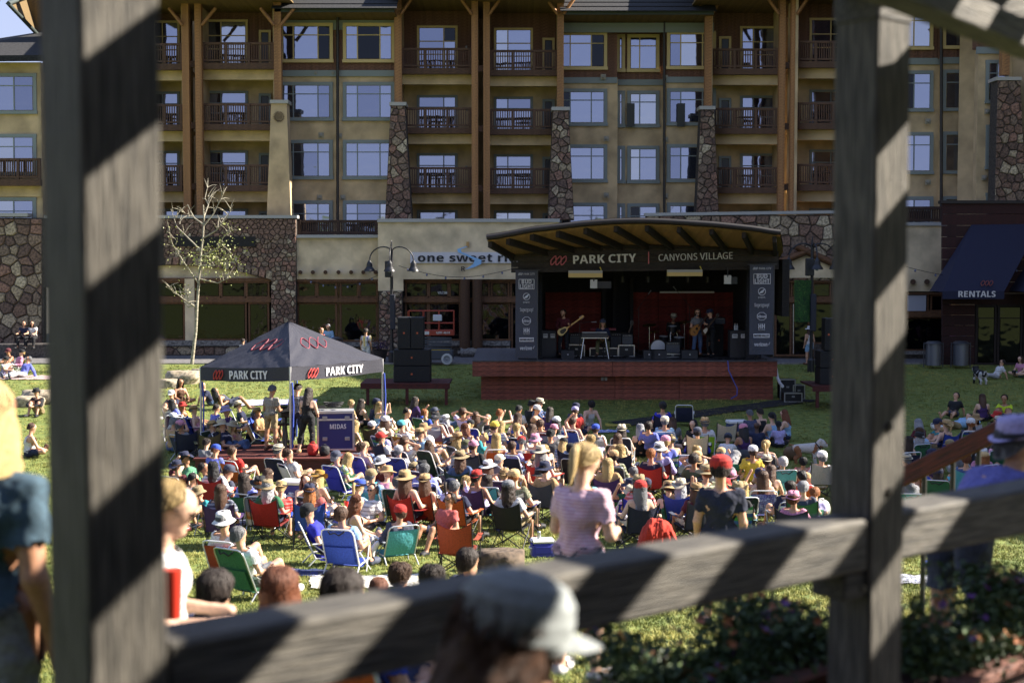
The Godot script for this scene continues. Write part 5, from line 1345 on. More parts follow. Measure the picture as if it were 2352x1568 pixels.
# cabinet on the stage: x0..x1 pixels, height in metres, standing at distance d
func cabinet(called: String, label: String, x0: float, x1: float, h: float, d: float, deep: float, c: String, style: String, lift := 0.0, group := "gear on the stage") -> Node3D:
	var a := stg(x0, d); var b := stg(x1, d)
	var w := b.x - a.x
	var o := thing(called, label, "amplifier" if style == "amp" else "speaker" if style in ["speaker", "wedge"] else "case", Vector3((a.x + b.x) / 2, 1.457 + lift, -d - deep / 2), 0.0, group)
	if style == "wedge":
		put(o, "housing", B.new().slab(PackedVector2Array([Vector2(-deep / 2, 0), Vector2(deep / 2, 0), Vector2(deep / 2, h), Vector2(-deep / 5, h * 0.95)]), -w / 2, w / 2, Transform3D(Basis(Vector3.UP, PI / 2), Vector3.ZERO)).mesh(), mt(c, 0.6))
		put(o, "badge", B.new().box(Vector3(0, h * 0.5, deep / 2 + 0.004), Vector3(0.05, 0.05, 0.01)).mesh(), mt("9a9a9c", 0.4))
		return o
	put(o, "housing", B.new().bev(Vector3(0, h / 2, 0), Vector3(w, h, deep), 0.02).mesh(), mt(c, 0.6))
	match style:
		"amp":
			put(o, "grille", B.new().box(Vector3(0, h * 0.4, deep / 2 + 0.003), Vector3(w * 0.9, h * 0.68, 0.01)).mesh(), mt("55585e", 0.8, "cloth"))
			put(o, "control_panel", B.new().box(Vector3(0, h * 0.86, deep / 2 + 0.003), Vector3(w * 0.9, h * 0.14, 0.012)).mesh(), mt("1a1a1c", 0.4))
			for i in 6: put(o, "knob", B.new().lathe([Vector2(0.016, 0), Vector2(0.012, 0.02), Vector2(0, 0.02)], 8, Transform3D(Basis(Vector3.RIGHT, PI / 2), Vector3((i - 2.5) * w * 0.13, h * 0.86, deep / 2 + 0.01))).mesh(), mt("a9a9a6", 0.4))
			put(o, "handle", B.new().tube([Vector3(-w * 0.2, h, 0), Vector3(-w * 0.15, h + 0.04, 0), Vector3(w * 0.15, h + 0.04, 0), Vector3(w * 0.2, h, 0)], 0.012, 6).mesh(), mt("151515", 0.7))
		"case":
			var e := B.new()
			for sx in [-1, 1]:
				e.box(Vector3(sx * w / 2, h / 2, deep / 2), Vector3(0.035, h + 0.01, 0.035))
				e.box(Vector3(0, h / 2 + sx * h / 2, deep / 2), Vector3(w, 0.035, 0.03))
			put(o, "edging", e.mesh(), mt("b3b4b8", 0.3, "", 0.8))
			put(o, "latch", B.new().box(Vector3(0, h * 0.62, deep / 2 + 0.01), Vector3(0.1, 0.06, 0.02)).mesh(), mt("8a8b8e", 0.4, "", 0.7))
		"dish":
			for sx in [-1, 1]:
				put(o, "recessed_handle", B.new().bev(Vector3(sx * w * 0.24, h * 0.8, deep / 2 + 0.004), Vector3(w * 0.3, 0.15, 0.02), 0.02).mesh(), mt("c2c3c6", 0.4))
				put(o, "handle_grip", B.new().tube([Vector3(sx * w * 0.24 - 0.07, h * 0.82, deep / 2 + 0.02), Vector3(sx * w * 0.24 + 0.07, h * 0.82, deep / 2 + 0.02)], 0.015, 6).mesh(), mt("3a3a3c", 0.5))
		"speaker":
			put(o, "grille", B.new().box(Vector3(0, h / 2, deep / 2 + 0.004), Vector3(w * 0.94, h * 0.94, 0.012)).mesh(), mt("131315", 0.8, "cloth"))
			put(o, "badge", B.new().box(Vector3(0, h * 0.5, deep / 2 + 0.014), Vector3(0.06, 0.06, 0.01)).mesh(), mt("b0502a", 0.5))
	return o
func guitar(at: Vector3, turn: Basis, kind: String, label: String) -> void:
	var o := thing("guitar", label, "guitar", at)
	o.basis = turn
	var elec := kind != "acoustic"
	var k := 0.85 if elec else 1.0
	var out := PackedVector2Array()
	for i in 32:
		var a := TAU * i / 32
		var r := 0.2 - 0.035 * cos(2 * a) * -1.0
		var x := cos(a) * 0.24; var y := sin(a) * (0.155 + 0.035 * -cos(a) - 0.03 * exp(-pow((cos(a) - 0.15) * 3.2, 2.0)))
		out.append(Vector2(x, y) * k)
	var c: String = {"acoustic": "a06a30", "cream": "cdb070", "bass": "3a2413", "dark": "141416"}[kind]
	var t := 0.045 if elec else 0.1
	put(o, "guitar_body", B.new().slab(out, -t / 2, t / 2).mesh(), mt(c, 0.35))
	var ins := PackedVector2Array()
	for p in out: ins.append(p * 0.62 + Vector2(0.02, -0.01))
	if elec: put(o, "pickguard", B.new().prism(ins, t / 2, t / 2 + 0.004).mesh(), mt("17150f" if kind == "cream" else "c8c4b8", 0.4))
	else: put(o, "sound_hole", B.new().lathe([Vector2(0.052, 0), Vector2(0.0, 0.001)], 16, Transform3D(Basis(Vector3.RIGHT, PI / 2), Vector3(0.06, 0, t / 2 + 0.002))).mesh(), mt("150d08", 0.8))
	put(o, "bridge", B.new().box(Vector3(-0.1 * k, 0, t / 2 + 0.008), Vector3(0.03, 0.1, 0.014)).mesh(), mt("2a1c12", 0.5))
	put(o, "neck", B.new().box(Vector3(0.18 + 0.28, 0, t / 2), Vector3(0.62, 0.05, 0.022)).mesh(), mt("c79a58" if elec and kind == "cream" else "3d2819", 0.5))
	put(o, "headstock", B.new().box(Vector3(0.84, 0.008, t / 2), Vector3(0.17, 0.075, 0.018)).mesh(), mt("c79a58" if kind == "cream" else "20160f", 0.5))
	var pg := B.new()
	for i in 6: pg.tube([Vector3(0.78 + (i % 3) * 0.045, 0.05 if i < 3 else -0.035, t / 2), Vector3(0.78 + (i % 3) * 0.045, 0.07 if i < 3 else -0.055, t / 2)], 0.007, 5)
	put(o, "tuning_pegs", pg.mesh(), mt("c0c0c2", 0.3, "", 0.9)).set_meta("kind", "stuff")
func mic_stand(at: Vector3, h: float, boom: Vector3, label: String) -> void:
	var o := thing("microphone_stand", label, "mic stand", at, 0.0, "microphone stands")
	var bl := mt("161618", 0.4)
	put(o, "pole", B.new().tube([Vector3(0, 0.02, 0), Vector3(0, h, 0)], 0.012, 6).mesh(), bl)
	for i in 3: put(o, "leg", B.new().tube([Vector3(0, 0.16, 0), Vector3(cos(i * TAU / 3) * 0.3, 0.01, sin(i * TAU / 3) * 0.3)], 0.01, 5).mesh(), bl)
	put(o, "boom", B.new().tube([Vector3(0, h, 0) - boom * 0.25, Vector3(0, h, 0) + boom], 0.01, 6).mesh(), bl)
	put(o, "microphone", B.new().tube([Vector3(0, h, 0) + boom, Vector3(0, h, 0) + boom * 1.0 + boom.normalized() * 0.12, Vector3(0, h, 0) + boom + boom.normalized() * 0.18], [0.014, 0.018, 0.026], 8).mesh(), mt("8a8a8c", 0.4, "", 0.5))
func band() -> void:
	var z := 1.457
	var p := func(px: float, d: float) -> Vector3: return Vector3(P(px, 605, d).x, z, -d)
	person(p.call(1295, 51.3), 168, "B", {"skin": "light", "top": "maroon", "toptype": "long", "bottom": "1a1c26", "bottype": "trousers", "hair": "short", "haircolor": "dark_brown", "face": true, "beard": true, "shoes": "black"}, "bearded person in plaid maroon shirt playing a cream electric guitar on stage", "musicians on the stage", 0.018)
	guitar(p.call(1293, 50.98) + Vector3(0.0, 0.98, 0), Basis(Vector3.BACK, 0.62), "cream", "cream electric guitar held by bearded musician")
	person(p.call(1385, 51.6), 176, "J", {"skin": "light", "top": "navy", "toptype": "long", "bottom": "olive", "bottype": "trousers", "hair": "long", "haircolor": "blond", "hat": "beanie", "hatcolor": "slate", "face": true, "shoes": "dark_brown"}, "person in slate beanie and navy shirt singing at the keyboard", "musicians on the stage", 0.018)
	person(p.call(1547, 53.6) + Vector3(0, 0.12, 0), 178, "J", {"skin": "medium", "top": "black", "toptype": "long", "bottom": "black", "bottype": "trousers", "hair": "short", "haircolor": "dark_brown", "hat": "fedora", "hatcolor": "cream", "glasses": true, "face": true, "beard": true, "shoes": "black"}, "person in cream hat and black jacket behind the drum kit", "musicians on the stage", 0.018)
	person(p.call(1603, 51.7), -155, "B", {"skin": "light", "top": "grey", "bottom": "denim", "bottype": "trousers", "hair": "wavy", "haircolor": "brown", "glasses": true, "face": true, "beard": true, "shoes": "brown"}, "person in grey patterned shirt and jeans playing an acoustic guitar", "musicians on the stage", 0.018)
	guitar(p.call(1598, 51.36) + Vector3(0, 1.0, 0), Basis(Vector3.UP, 0.35) * Basis(Vector3.BACK, 0.85), "acoustic", "brown acoustic guitar held by musician in jeans")
	person(p.call(1634, 51.4), 118, "B", {"skin": "light", "top": "1a1c26", "toptype": "long", "bottom": "black", "bottype": "trousers", "hair": "short", "haircolor": "brown", "hat": "cap", "hatcolor": "navy", "face": true, "shoes": "black"}, "person in navy cap and black jacket facing the acoustic guitarist", "musicians on the stage", 0.018)
	guitar(p.call(1622, 51.1) + Vector3(0, 0.98, 0), Basis(Vector3.UP, -0.9) * Basis(Vector3.BACK, 0.75), "bass", "dark bass guitar held by musician in navy cap")
	# keyboard on tube legs
	var k := thing("keyboard", "long grey stage keyboard on chrome tube legs", "keyboard", p.call(1366, 50.9))
	put(k, "housing", B.new().bev(Vector3(0, 0.83, 0), Vector3(0.96, 0.17, 0.4), 0.02).mesh(), mt("2a2a2e", 0.5))
	put(k, "trim", B.new().box(Vector3(0, 0.74, 0.2), Vector3(0.97, 0.03, 0.02)).mesh(), mt("b9babd", 0.3, "", 0.8)); put(k, "keys", B.new().box(Vector3(0, 0.93, -0.06), Vector3(0.88, 0.02, 0.16)).mesh(), mt("cfccc2", 0.4))
	for s in [[-1, 1], [1, 1], [-1, -1], [1, -1]]: put(k, "leg", B.new().tube([Vector3(s[0] * 0.38, 0.75, s[1] * 0.14), Vector3(s[0] * 0.5, 0.0, s[1] * 0.26)], 0.017, 6).mesh(), mt("c4c5c8", 0.25, "", 0.9))
	solo("keyboard_stool", "black padded stool under the keyboard player", "stool", B.new().lathe([Vector2(0.02, 0), Vector2(0.02, 0.42), Vector2(0.18, 0.43), Vector2(0.18, 0.5), Vector2(0, 0.51)], 12).mesh(), mt("141416", 0.6), p.call(1387, 51.75))
	var ok := thing("red_keyboard", "slim red keyboard behind the singer", "keyboard", p.call(1386, 52.4))
	put(ok, "housing", B.new().bev(Vector3(0, 0.98, 0), Vector3(0.95, 0.09, 0.3), 0.02).mesh(), mt("7a2330", 0.4)); put(ok, "stand", B.new().tube([Vector3(-0.3, 0, 0), Vector3(0.3, 0.94, 0)], 0.02, 6).tube([Vector3(0.3, 0, 0.02), Vector3(-0.3, 0.94, 0.02)], 0.02, 6).mesh(), mt("17171a", 0.5))
	# drum kit
	var d := thing("drum_kit", "drum kit with white bass drum head and black shells", "drum kit", p.call(1512, 52.6))
	var head := mt("d4d6da", 0.5); var shell := mt("1b1c22", 0.35); var chrome := mt("c0c1c4", 0.25, "", 0.9)
	var bd := node(d, "bass_drum")
	var fwd := Basis(Vector3.RIGHT, PI / 2)
	put(bd, "shell", B.new().lathe([Vector2(0.29, -0.4), Vector2(0.29, 0.0)], 28, Transform3D(fwd, Vector3(0, 0.3, 0.2))).mesh(), shell)
	put(bd, "head", B.new().lathe([Vector2(0.275, 0), Vector2(0, 0.004)], 28, Transform3D(fwd, Vector3(0, 0.3, 0.2))).mesh(), head); put(bd, "hoop", B.new().lathe([Vector2(0.3, -0.03), Vector2(0.3, 0.012), Vector2(0.272, 0.012)], 28, Transform3D(fwd, Vector3(0, 0.3, 0.2))).mesh(), shell)
	for q in [[0.55, 0.98, 0.0, 0.16, 0.22, "tom"], [0.78, 0.5, 0.1, 0.2, 0.36, "floor_tom"], [0.25, 0.62, -0.3, 0.17, 0.16, "snare"]]:
		var tm := node(d, q[5])
		put(tm, "shell", B.new().lathe([Vector2(q[3], 0), Vector2(q[3], q[4])], 20, Transform3D(Basis(Vector3.RIGHT, 0.15), Vector3(q[0], q[1] - q[4] / 2, q[2]))).mesh(), shell)
		put(tm, "head", B.new().lathe([Vector2(q[3] * 1.02, q[4]), Vector2(0, q[4] + 0.004)], 20, Transform3D(Basis(Vector3.RIGHT, 0.15), Vector3(q[0], q[1] - q[4] / 2, q[2]))).mesh(), head)
		for i in 3: put(tm, "stand_leg", B.new().tube([Vector3(q[0], q[1] - q[4] / 2, q[2]) + Vector3(cos(i * 2.1), 0, sin(i * 2.1)) * q[3], Vector3(q[0] + cos(i * 2.1) * 0.25, 0, q[2] + sin(i * 2.1) * 0.25)], 0.012, 5).mesh(), chrome)
	for q in [[-0.32, 1.12, 0.1, 0.26], [1.0, 1.22, -0.1, 0.24], [-0.1, 0.86, -0.2, 0.18]]:
		var cy := node(d, "cymbal")
		put(cy, "plate", B.new().lathe([Vector2(q[3], 0), Vector2(q[3] * 0.3, 0.02), Vector2(0.03, 0.05), Vector2(0, 0.05)], 22, Transform3D(Basis(Vector3.RIGHT, 0.2) * Basis(Vector3.BACK, 0.1), Vector3(q[0], q[1], q[2]))).mesh(), mt("8a7440", 0.3, "", 0.9))
		put(cy, "stand", B.new().tube([Vector3(q[0], 0, q[2]), Vector3(q[0], q[1], q[2])], 0.014, 6).mesh(), chrome)
	solo("drum_stool", "small round drummer's stool behind the kit", "stool", B.new().lathe([Vector2(0.03, 0), Vector2(0.03, 0.5), Vector2(0.17, 0.52), Vector2(0.17, 0.6), Vector2(0, 0.61)], 12).mesh(), mt("141416", 0.6), p.call(1547, 53.75))
	# cabinets, cases, monitors
	cabinet("tall_case", "charcoal road case with two silver dishes beside the left banner", 1244, 1279, 0.98, 51.4, 0.6, "2b2b30", "dish")
	cabinet("tall_case", "charcoal road case with water bottles on top beside the right banner", 1679, 1721, 1.0, 50.9, 0.6, "2b2b30", "dish")
	cabinet("guitar_amp", "grey grille guitar amp behind the cream guitar", 1308, 1342, 0.42, 52.2, 0.3, "1a1a1c", "amp", 0.42)
	cabinet("amp_case", "black case carrying the left guitar amp", 1307, 1343, 0.41, 52.2, 0.4, "1b1b1e", "case")
	cabinet("guitar_amp", "small grey amp on silver edged case right of keyboard", 1429, 1455, 0.4, 52.0, 0.3, "1a1a1c", "amp", 0.42)
	cabinet("amp_case", "silver edged black case under small grey amp", 1422, 1458, 0.41, 51.9, 0.4, "1b1b1e", "case")
	cabinet("guitar_amp", "wide grey amp standing before the drum kit", 1530, 1564, 0.44, 51.6, 0.3, "1a1a1c", "amp", 0.12)
	cabinet("amp_case", "flat silver edged case under the wide amp", 1528, 1566, 0.115, 51.5, 0.4, "1b1b1e", "case")
	cabinet("amp_case", "low silver edged case behind the keyboard legs", 1356, 1420, 0.3, 52.0, 0.4, "1b1b1e", "case")
	cabinet("tall_amp", "tall black bass cabinet behind the musician in navy cap", 1642, 1664, 1.15, 52.2, 0.5, "141416", "speaker")
	cabinet("bass_head", "black amplifier head on top of bass cabinet", 1644, 1668, 0.24, 52.2, 0.4, "17171a", "amp", 1.17)
	cabinet("wide_amp", "wide dark amp behind the singer", 1402, 1442, 0.62, 53.2, 0.4, "1d1a18", "amp", 0.2)
	for q in [[1290, 1320, "nearest the guitarist in plaid"], [1497, 1534, "before the drum kit"], [1568, 1605, "before the acoustic guitarist"], [1480, 1505, "beside the silver edged case"], [1190, 1222, "under the left banner"]]:
		cabinet("floor_monitor", "black wedge monitor " + q[2], q[0], q[1], 0.32, 50.5, 0.42, "1a1a1d", "wedge", 0.0, "wedge monitors along the stage edge")
	for q in [[1332, 1.28, Vector3(0.42, 0.02, 0.0), 50.9, "microphone stand with boom reaching to the singer"], [1468, 1.75, Vector3(0.35, 0.5, 0), 53.0, "tall boom stand left of the drum kit"], [1585, 1.8, Vector3(-0.5, 0.6, 0), 53.2, "tall boom stand right of the drum kit"], [1574, 1.2, Vector3(0.3, 0.25, 0.2), 51.2, "microphone stand before the acoustic guitarist"], [1744, 1.5, Vector3(0.25, 0.35, 0), 49.9, "microphone stand in front of right banner"]]:
		mic_stand(p.call(q[0], q[3]), q[1], q[2], q[4])
	guitar(p.call(1436, 52.4) + Vector3(0.0, 0.42, 0), Basis(Vector3.BACK, 1.25), "dark", "black spare guitar leaning on a stand beside the small amp")
	for i in 3:
		var x: float = [1690, 1695, 1715][i]
		var w := thing("water_bottle", "clear water bottle on the right road case", "bottle", p.call(x, 51.15) + Vector3(0, 1.0, 0), 0.0, "bottles on the road case")
		put(w, "bottle_body", B.new().lathe([Vector2(0.035, 0), Vector2(0.035, 0.15), Vector2(0.015, 0.2), Vector2(0.015, 0.22)], 10).mesh(), mt("b8c2cc", 0.15)); put(w, "cap", B.new().lathe([Vector2(0.016, 0.22), Vector2(0.016, 0.24), Vector2(0, 0.24)], 8).mesh(), mt("d8d8d8", 0.5))
	var cb := B.new(); rng.seed = 9
	for i in 16:
		var pts := []; var x := rng.randf_range(1250, 1700); var dd := rng.randf_range(50.3, 52.5)
		for j in 7: pts.append(p.call(x + j * rng.randf_range(4, 16), dd + 0.3 * sin(j * 1.7 + i)) + Vector3(0, 0.012, 0))
		cb.tube(pts, 0.012, 5)
	var cn := solo("stage_cables", "tangle of black cables lying on the stage deck", "cables", cb.mesh(), mt("0f0f11", 0.6)); cn.set_meta("kind", "stuff")
	solo("blue_hose", "blue cable hanging down the red stage front to the grass", "cable", B.new().tube([P(1672, 828, 49.8), P(1674, 850, 49.7), P(1684, 872, 49.7), P(1694, 892, 49.8), P(1693, 908, 49.4), P(1680, 915, 48.5)], 0.02, 6).mesh(), mt("4a55a8", 0.5))
	solo("drain_pipe", "white plastic pipe curling from right end of stage", "pipe", B.new().tube([P(1783, 846, 50.2), P(1786, 866, 50.0), P(1792, 880, 49.6), P(1798, 887, 49.0)], 0.055, 8).mesh(), mt("b9b9bb", 0.5))
	for q in [[1796, 1830, 0.7, "tall black road case on the grass right of the stage", "141416", "case"], [1826, 1852, 0.5, "small silver edged black case beside the drain pipe", "18181b", "case"], [1806, 1846, 0.3, "low black cable trunk on the grass behind the pipe", "121214", "case"]]:
		var rc := cabinet("road_case", q[3], q[0], q[1], q[2], 50.6 if q[2] > 0.4 else 49.6, 0.6, q[4], q[5], -1.44)
	# speaker towers on red trestle tables either side
	for q in [[830, 1034, 902, 987, 49.0, "left"], [1862, 2010, 1888, 1945, 48.0, "right"]]:
		var d0: float = q[4]; var a := P(q[0], 878, d0); var b := P(q[1], 878, d0)
		var side: String = "left" if q[5] == "left" else "right"
		var t := thing("speaker_table", "low red plank table under the %s speaker tower" % side, "table", Vector3((a.x + b.x) / 2, 0, -d0))
		var w := b.x - a.x; var red := mt("5c211b", 0.75, "wood")
		for i in 5: put(t, "plank", B.new().box(Vector3(0, 0.72, 0.2 - i * 0.42), Vector3(w, 0.06, 0.4)).mesh(), red)
		put(t, "apron", B.new().box(Vector3(0, 0.62, 0.36), Vector3(w, 0.13, 0.06)).mesh(), red)
		for sx in [-0.42, 0.02, 0.46]: put(t, "leg", B.new().box(Vector3(sx * w, 0.28, 0.3), Vector3(0.1, 0.56, 0.1)).mesh(), red)
		var x0: float = q[2]; var x1: float = q[3]
		for i in 2: cabinet("subwoofer", "%s wide black subwoofer on the %s red table" % [["lower", "upper"][i], side], x0, x1, 0.56, d0, 0.9, "121214", "speaker", -0.7 + i * 0.57, "speaker towers beside the stage")
		for i in 2: cabinet("tower_speaker", "%s tall black speaker on the %s subwoofers" % [["left", "right"][i], side], lerpf(x0 + 10, x1 - 14, i * 0.5), lerpf(x0 + 10, x1 - 14, i * 0.5 + 0.49), 1.1, d0, 0.6, "151517", "speaker", 0.45, "speaker towers beside the stage")

# ---------- tent, lamps, tree, lift and the rest of the green ----------
func TS(x: float, y: float, z: float) -> Vector3: return EYE + (Vector3(x, y, z) - EYE) * 1.064
func tent() -> void:
	var o := thing("canopy_tent", "black pop-up canopy tent with white lettering over the mixing desk", "tent")
	var cf := TS(-5.4, 2.34, -34.5); var cl := TS(-8.0, 2.2, -36.4); var cr := TS(-3.4, 2.36, -37.2); var cb := TS(-6.0, 2.3, -39.1)
	var pk := TS(-5.79, 3.36, -36.8)
	var blk := mt("46464d", 0.5, "cloth").duplicate()
	blk.metallic_specular = 0.2; blk.rim = 0.0; blk.heightmap_scale = 0.4
	var fn := FastNoiseLite.new(); fn.frequency = 3.0; fn.seed = 8
	var k := 0
	for e in [[cl, cf], [cf, cr], [cr, cb], [cb, cl]]:
		var a: Vector3 = e[0]; var b: Vector3 = e[1]
		var nrm := (b - a).cross(pk - a).normalized()
		# panel: creases fan out from the eave corners and sag between the poles
		put(o, "roof_panel", B.new().grid(28, 18, func(u, v):
			var q: Vector3 = a.lerp(b, u).lerp(pk, v)
			var w: float = (1.0 - v) * sin(u * PI)
			var cre: float = 0.016 * sin((u * 26.0 + v * 18.0 * signf(u - 0.5))) * (1.0 - v) * (1.0 if k in [1, 2] else 0.35)
			return q - nrm * (0.1 * w * (0.4 + v)) + nrm * (cre + 0.018 * fn.get_noise_2d(u * 8 + k * 5, v * 5)), 0.004).mesh(), blk)
		put(o, "valance", B.new().grid(24, 4, func(u, v):
			var q: Vector3 = a.lerp(b, u) + Vector3(0, -0.36 * (1.0 - v) - 0.05 * sin(u * PI) * 0.6, 0)
			var out := Vector3(b.z - a.z, 0, a.x - b.x).normalized() * -1.0
			return q + out * (0.02 + 0.02 * sin(u * 19 + k) * (1.0 - v)), 0.004).mesh(), blk)
		k += 1
	for c in [[cf, -0.04], [cl, ground(38.7)], [cr, ground(39.6)], [cb, ground(41.6)]]:
		var p: Vector3 = c[0]
		var lg := node(o, "leg")
		put(lg, "tube", B.new().tube([Vector3(p.x, c[1], p.z), Vector3(p.x, p.y, p.z)], 0.03, 8).mesh(), mt("c4c3c4", 0.35, "", 0.5)); put(lg, "strap", B.new().tube([Vector3(p.x + 0.05, p.y - 0.4, p.z), Vector3(p.x + 0.08, p.y - 1.0, p.z), Vector3(p.x + 0.045, c[1] + 0.1, p.z)], 0.022, 6).mesh(), mt("3a52b0", 0.6))
	# lettering on the two visible valances and faint emblems on the roof panels
	for e in [[cl, cf, 0], [cf, cr, 1]]:
		var a: Vector3 = e[0]; var b: Vector3 = e[1]
		var dir := (b - a).normalized(); var nrm := dir.cross(Vector3.UP).normalized()
		var bas := Basis(dir, nrm.cross(dir), nrm)
		var mid := a.lerp(b, 0.56) + Vector3(0, -0.21, 0) + nrm * 0.05
		words(o, "PARK CITY", 1.45, 0.22, mid, mt("d5d3d3", 0.6), bas, true, false, "lettering", 0.012)
		loops(o, 0.42, 0.24, a.lerp(b, 0.22) + Vector3(0, -0.21, 0) + nrm * 0.05, mt("b03a34", 0.6), bas, 0.017)
		var up := (pk - a.lerp(b, 0.5)).normalized(); var rn := dir.cross(up).normalized()
		loops(o, 1.15, 0.5, a.lerp(b, 0.52).lerp(pk, 0.5) + rn * 0.012 - rn * 0.05, mt("722a35", 0.6), Basis(dir, up, rn * 0.2), 0.022)
	# mixing platform
	var pf := node(self, "sound_platform")
	tag(pf, "low red plank platform under the canopy tent", "platform")
	var red := mt("6a2c22", 0.75, "wood")
	for i in 9: put(pf, "plank", B.new().box(TS(-5.35, 0.22, -33.6 - i * 0.29), Vector3(4.7, 0.05, 0.3)).mesh(), mt(["6a2c22", "70301f", "642a20"][i % 3], 0.75, "wood"))
	put(pf, "skirt", B.new().box(TS(-5.35, 0.03, -33.5), Vector3(4.6, 0.36, 0.05)).mesh(), mt("5a251d", 0.75, "wood"))
	put(pf, "skirt", B.new().box(TS(-3.18, 0.03, -34.8), Vector3(0.05, 0.36, 2.6)).mesh(), mt("7a3a26", 0.75, "wood"))
	# flight case and desk
	var fc := thing("flight_case", "large blue flight case with silver edges and white letters", "case", TS(-4.35, 0.29, -34.9), 0.12)
	put(fc, "panel", B.new().box(Vector3(0, 0.5, 0), Vector3(0.92, 0.94, 0.6)).mesh(), mt("262a66", 0.55))
	var ed := B.new()
	for sx in [-1, 1]:
		ed.box(Vector3(sx * 0.46, 0.5, 0.3), Vector3(0.05, 1.0, 0.05)); ed.box(Vector3(sx * 0.46, 0.5, -0.3), Vector3(0.05, 1.0, 0.05))
	for y in [0.02, 0.8, 0.98]: ed.box(Vector3(0, y, 0.3), Vector3(0.96, 0.045, 0.045))
	put(fc, "edging", ed.mesh(), mt("c3c4c7", 0.3, "", 0.7))
	words(fc, "MIDAS", 0.42, 0.12, Vector3(0.06, 0.62, 0.31), mt("cfd0d6", 0.5), Basis(), true)
	for q in [[-0.28, 0.3], [0.3, 0.3], [-0.28, 0.84], [0.3, 0.84]]: put(fc, "latch", B.new().bev(Vector3(q[0], q[1], 0.31), Vector3(0.13, 0.1, 0.03), 0.01).mesh(), mt("9fa1a5", 0.35, "", 0.7))
	put(fc, "lid", B.new().box(Vector3(0, 1.0, 0), Vector3(0.96, 0.05, 0.66)).mesh(), mt("b9babd", 0.4, "", 0.5))
	solo("case_cables", "black coiled cables heaped on the blue flight case", "cables", cable_heap(Vector3.ZERO, 0.28, 7).mesh(), mt("121214", 0.6), TS(-4.4, 1.31, -34.9))
	var dk := thing("mixing_desk", "black mixing desk on a trestle under the tent", "mixing desk", TS(-5.25, 0.25, -35.6), 0.3)
	put(dk, "desk_top", B.new().bev(Vector3(0, 0.95, 0), Vector3(1.3, 0.16, 0.7), 0.03, Basis(Vector3.RIGHT, 0.12)).mesh(), mt("17171a", 0.5)); put(dk, "trestle", B.new().box(Vector3(-0.5, 0.45, 0), Vector3(0.06, 0.9, 0.5)).box(Vector3(0.5, 0.45, 0), Vector3(0.06, 0.9, 0.5)).mesh(), mt("1d1d20", 0.6))
	var st := thing("bar_stool", "tall black stool between the two people in checked shirts", "stool", TS(-5.65, 0.25, -34.9))
	put(st, "seat", B.new().lathe([Vector2(0.16, 0.66), Vector2(0.17, 0.7), Vector2(0, 0.71)], 14).mesh(), mt("141416", 0.5))
	for i in 4: put(st, "leg", B.new().tube([Vector3(cos(i * PI / 2 + 0.8) * 0.1, 0.66, sin(i * PI / 2 + 0.8) * 0.1), Vector3(cos(i * PI / 2 + 0.8) * 0.2, 0, sin(i * PI / 2 + 0.8) * 0.2)], 0.014, 6).mesh(), mt("17171a", 0.4))
	person(TS(-5.9, 0.25, -34.6), -28, "T", {"skin": "medium", "top": "7c7770", "bottom": "khaki", "hair": "short", "haircolor": "grey", "shoes": "brown", "topmat": check("grey_check", Color.html("6d6960"), Color.html("a49c8e"))}, "grey haired person in checked shirt and khaki shorts standing under the tent", "people under the tent", 0.018)
	person(TS(-5.32, 0.25, -34.95), -22, "T", {"skin": "light", "top": "grey", "toptype": "long", "bottom": "navy", "bottype": "trousers", "hair": "short", "haircolor": "dark_brown", "shoes": "brown", "topmat": check("black_check", Color.html("1c1d24"), Color.html("b0adb0"))}, "dark haired person in black and white check shirt under the tent", "people under the tent", 0.018)
	person(TS(-4.92, 0.25, -34.05), -18, "E", {"skin": "fair", "top": "black", "toptype": "tank", "bottom": "black", "bottype": "capris", "hair": "long", "haircolor": "dark_brown", "shoes": "tan"}, "long haired person in black sleeveless top and black leggings beside flight case", "people under the tent", 0.018)
	bag("orange_bag", "orange drawstring bag at the feet of person in black", TS(-4.78, 0.25, -33.9), Vector3(0.3, 0.32, 0.26), "red")
	bag("black_helmet_bag", "round black bag beside the orange bag", TS(-4.5, 0.25, -33.9), Vector3(0.28, 0.26, 0.24), "black")
func cable_heap(at: Vector3, r: float, n: int) -> B:
	var b := B.new()
	for i in n:
		var pts := []
		for j in 15: pts.append(at + Vector3(cos(j * 0.45 + i) * r * (0.6 + 0.06 * i), 0.02 + 0.018 * i + 0.01 * sin(j), sin(j * 0.45 + i) * r * 0.6))
		b.tube(pts, 0.014, 5)
	return b
func check(key: String, a: Color, b: Color) -> StandardMaterial3D:
	if mats.has(key): return mats[key]
	var im := Image.create(64, 64, false, Image.FORMAT_RGB8)
	for y in 64:
		for x in 64: im.set_pixel(x, y, a.lerp(b, (0.5 if x % 16 < 6 else 0.0) + (0.5 if y % 16 < 6 else 0.0)))
	var m := paper(key, im, 0.9)
	m.uv1_scale = Vector3(7, 7, 7)
	return m
func stripes(key: String, cols: Array, scale := 2.0, vert := false) -> StandardMaterial3D:
	if mats.has(key): return mats[key]
	var n := cols.size() * 8
	var im := Image.create(n, n, false, Image.FORMAT_RGB8)
	for y in n:
		for x in n: im.set_pixel(x, y, hexc(cols[(x if vert else y) / 8 % cols.size()]))
	var m := paper(key, im, 0.85)
	m.uv1_scale = Vector3(scale, scale, scale)
	return m
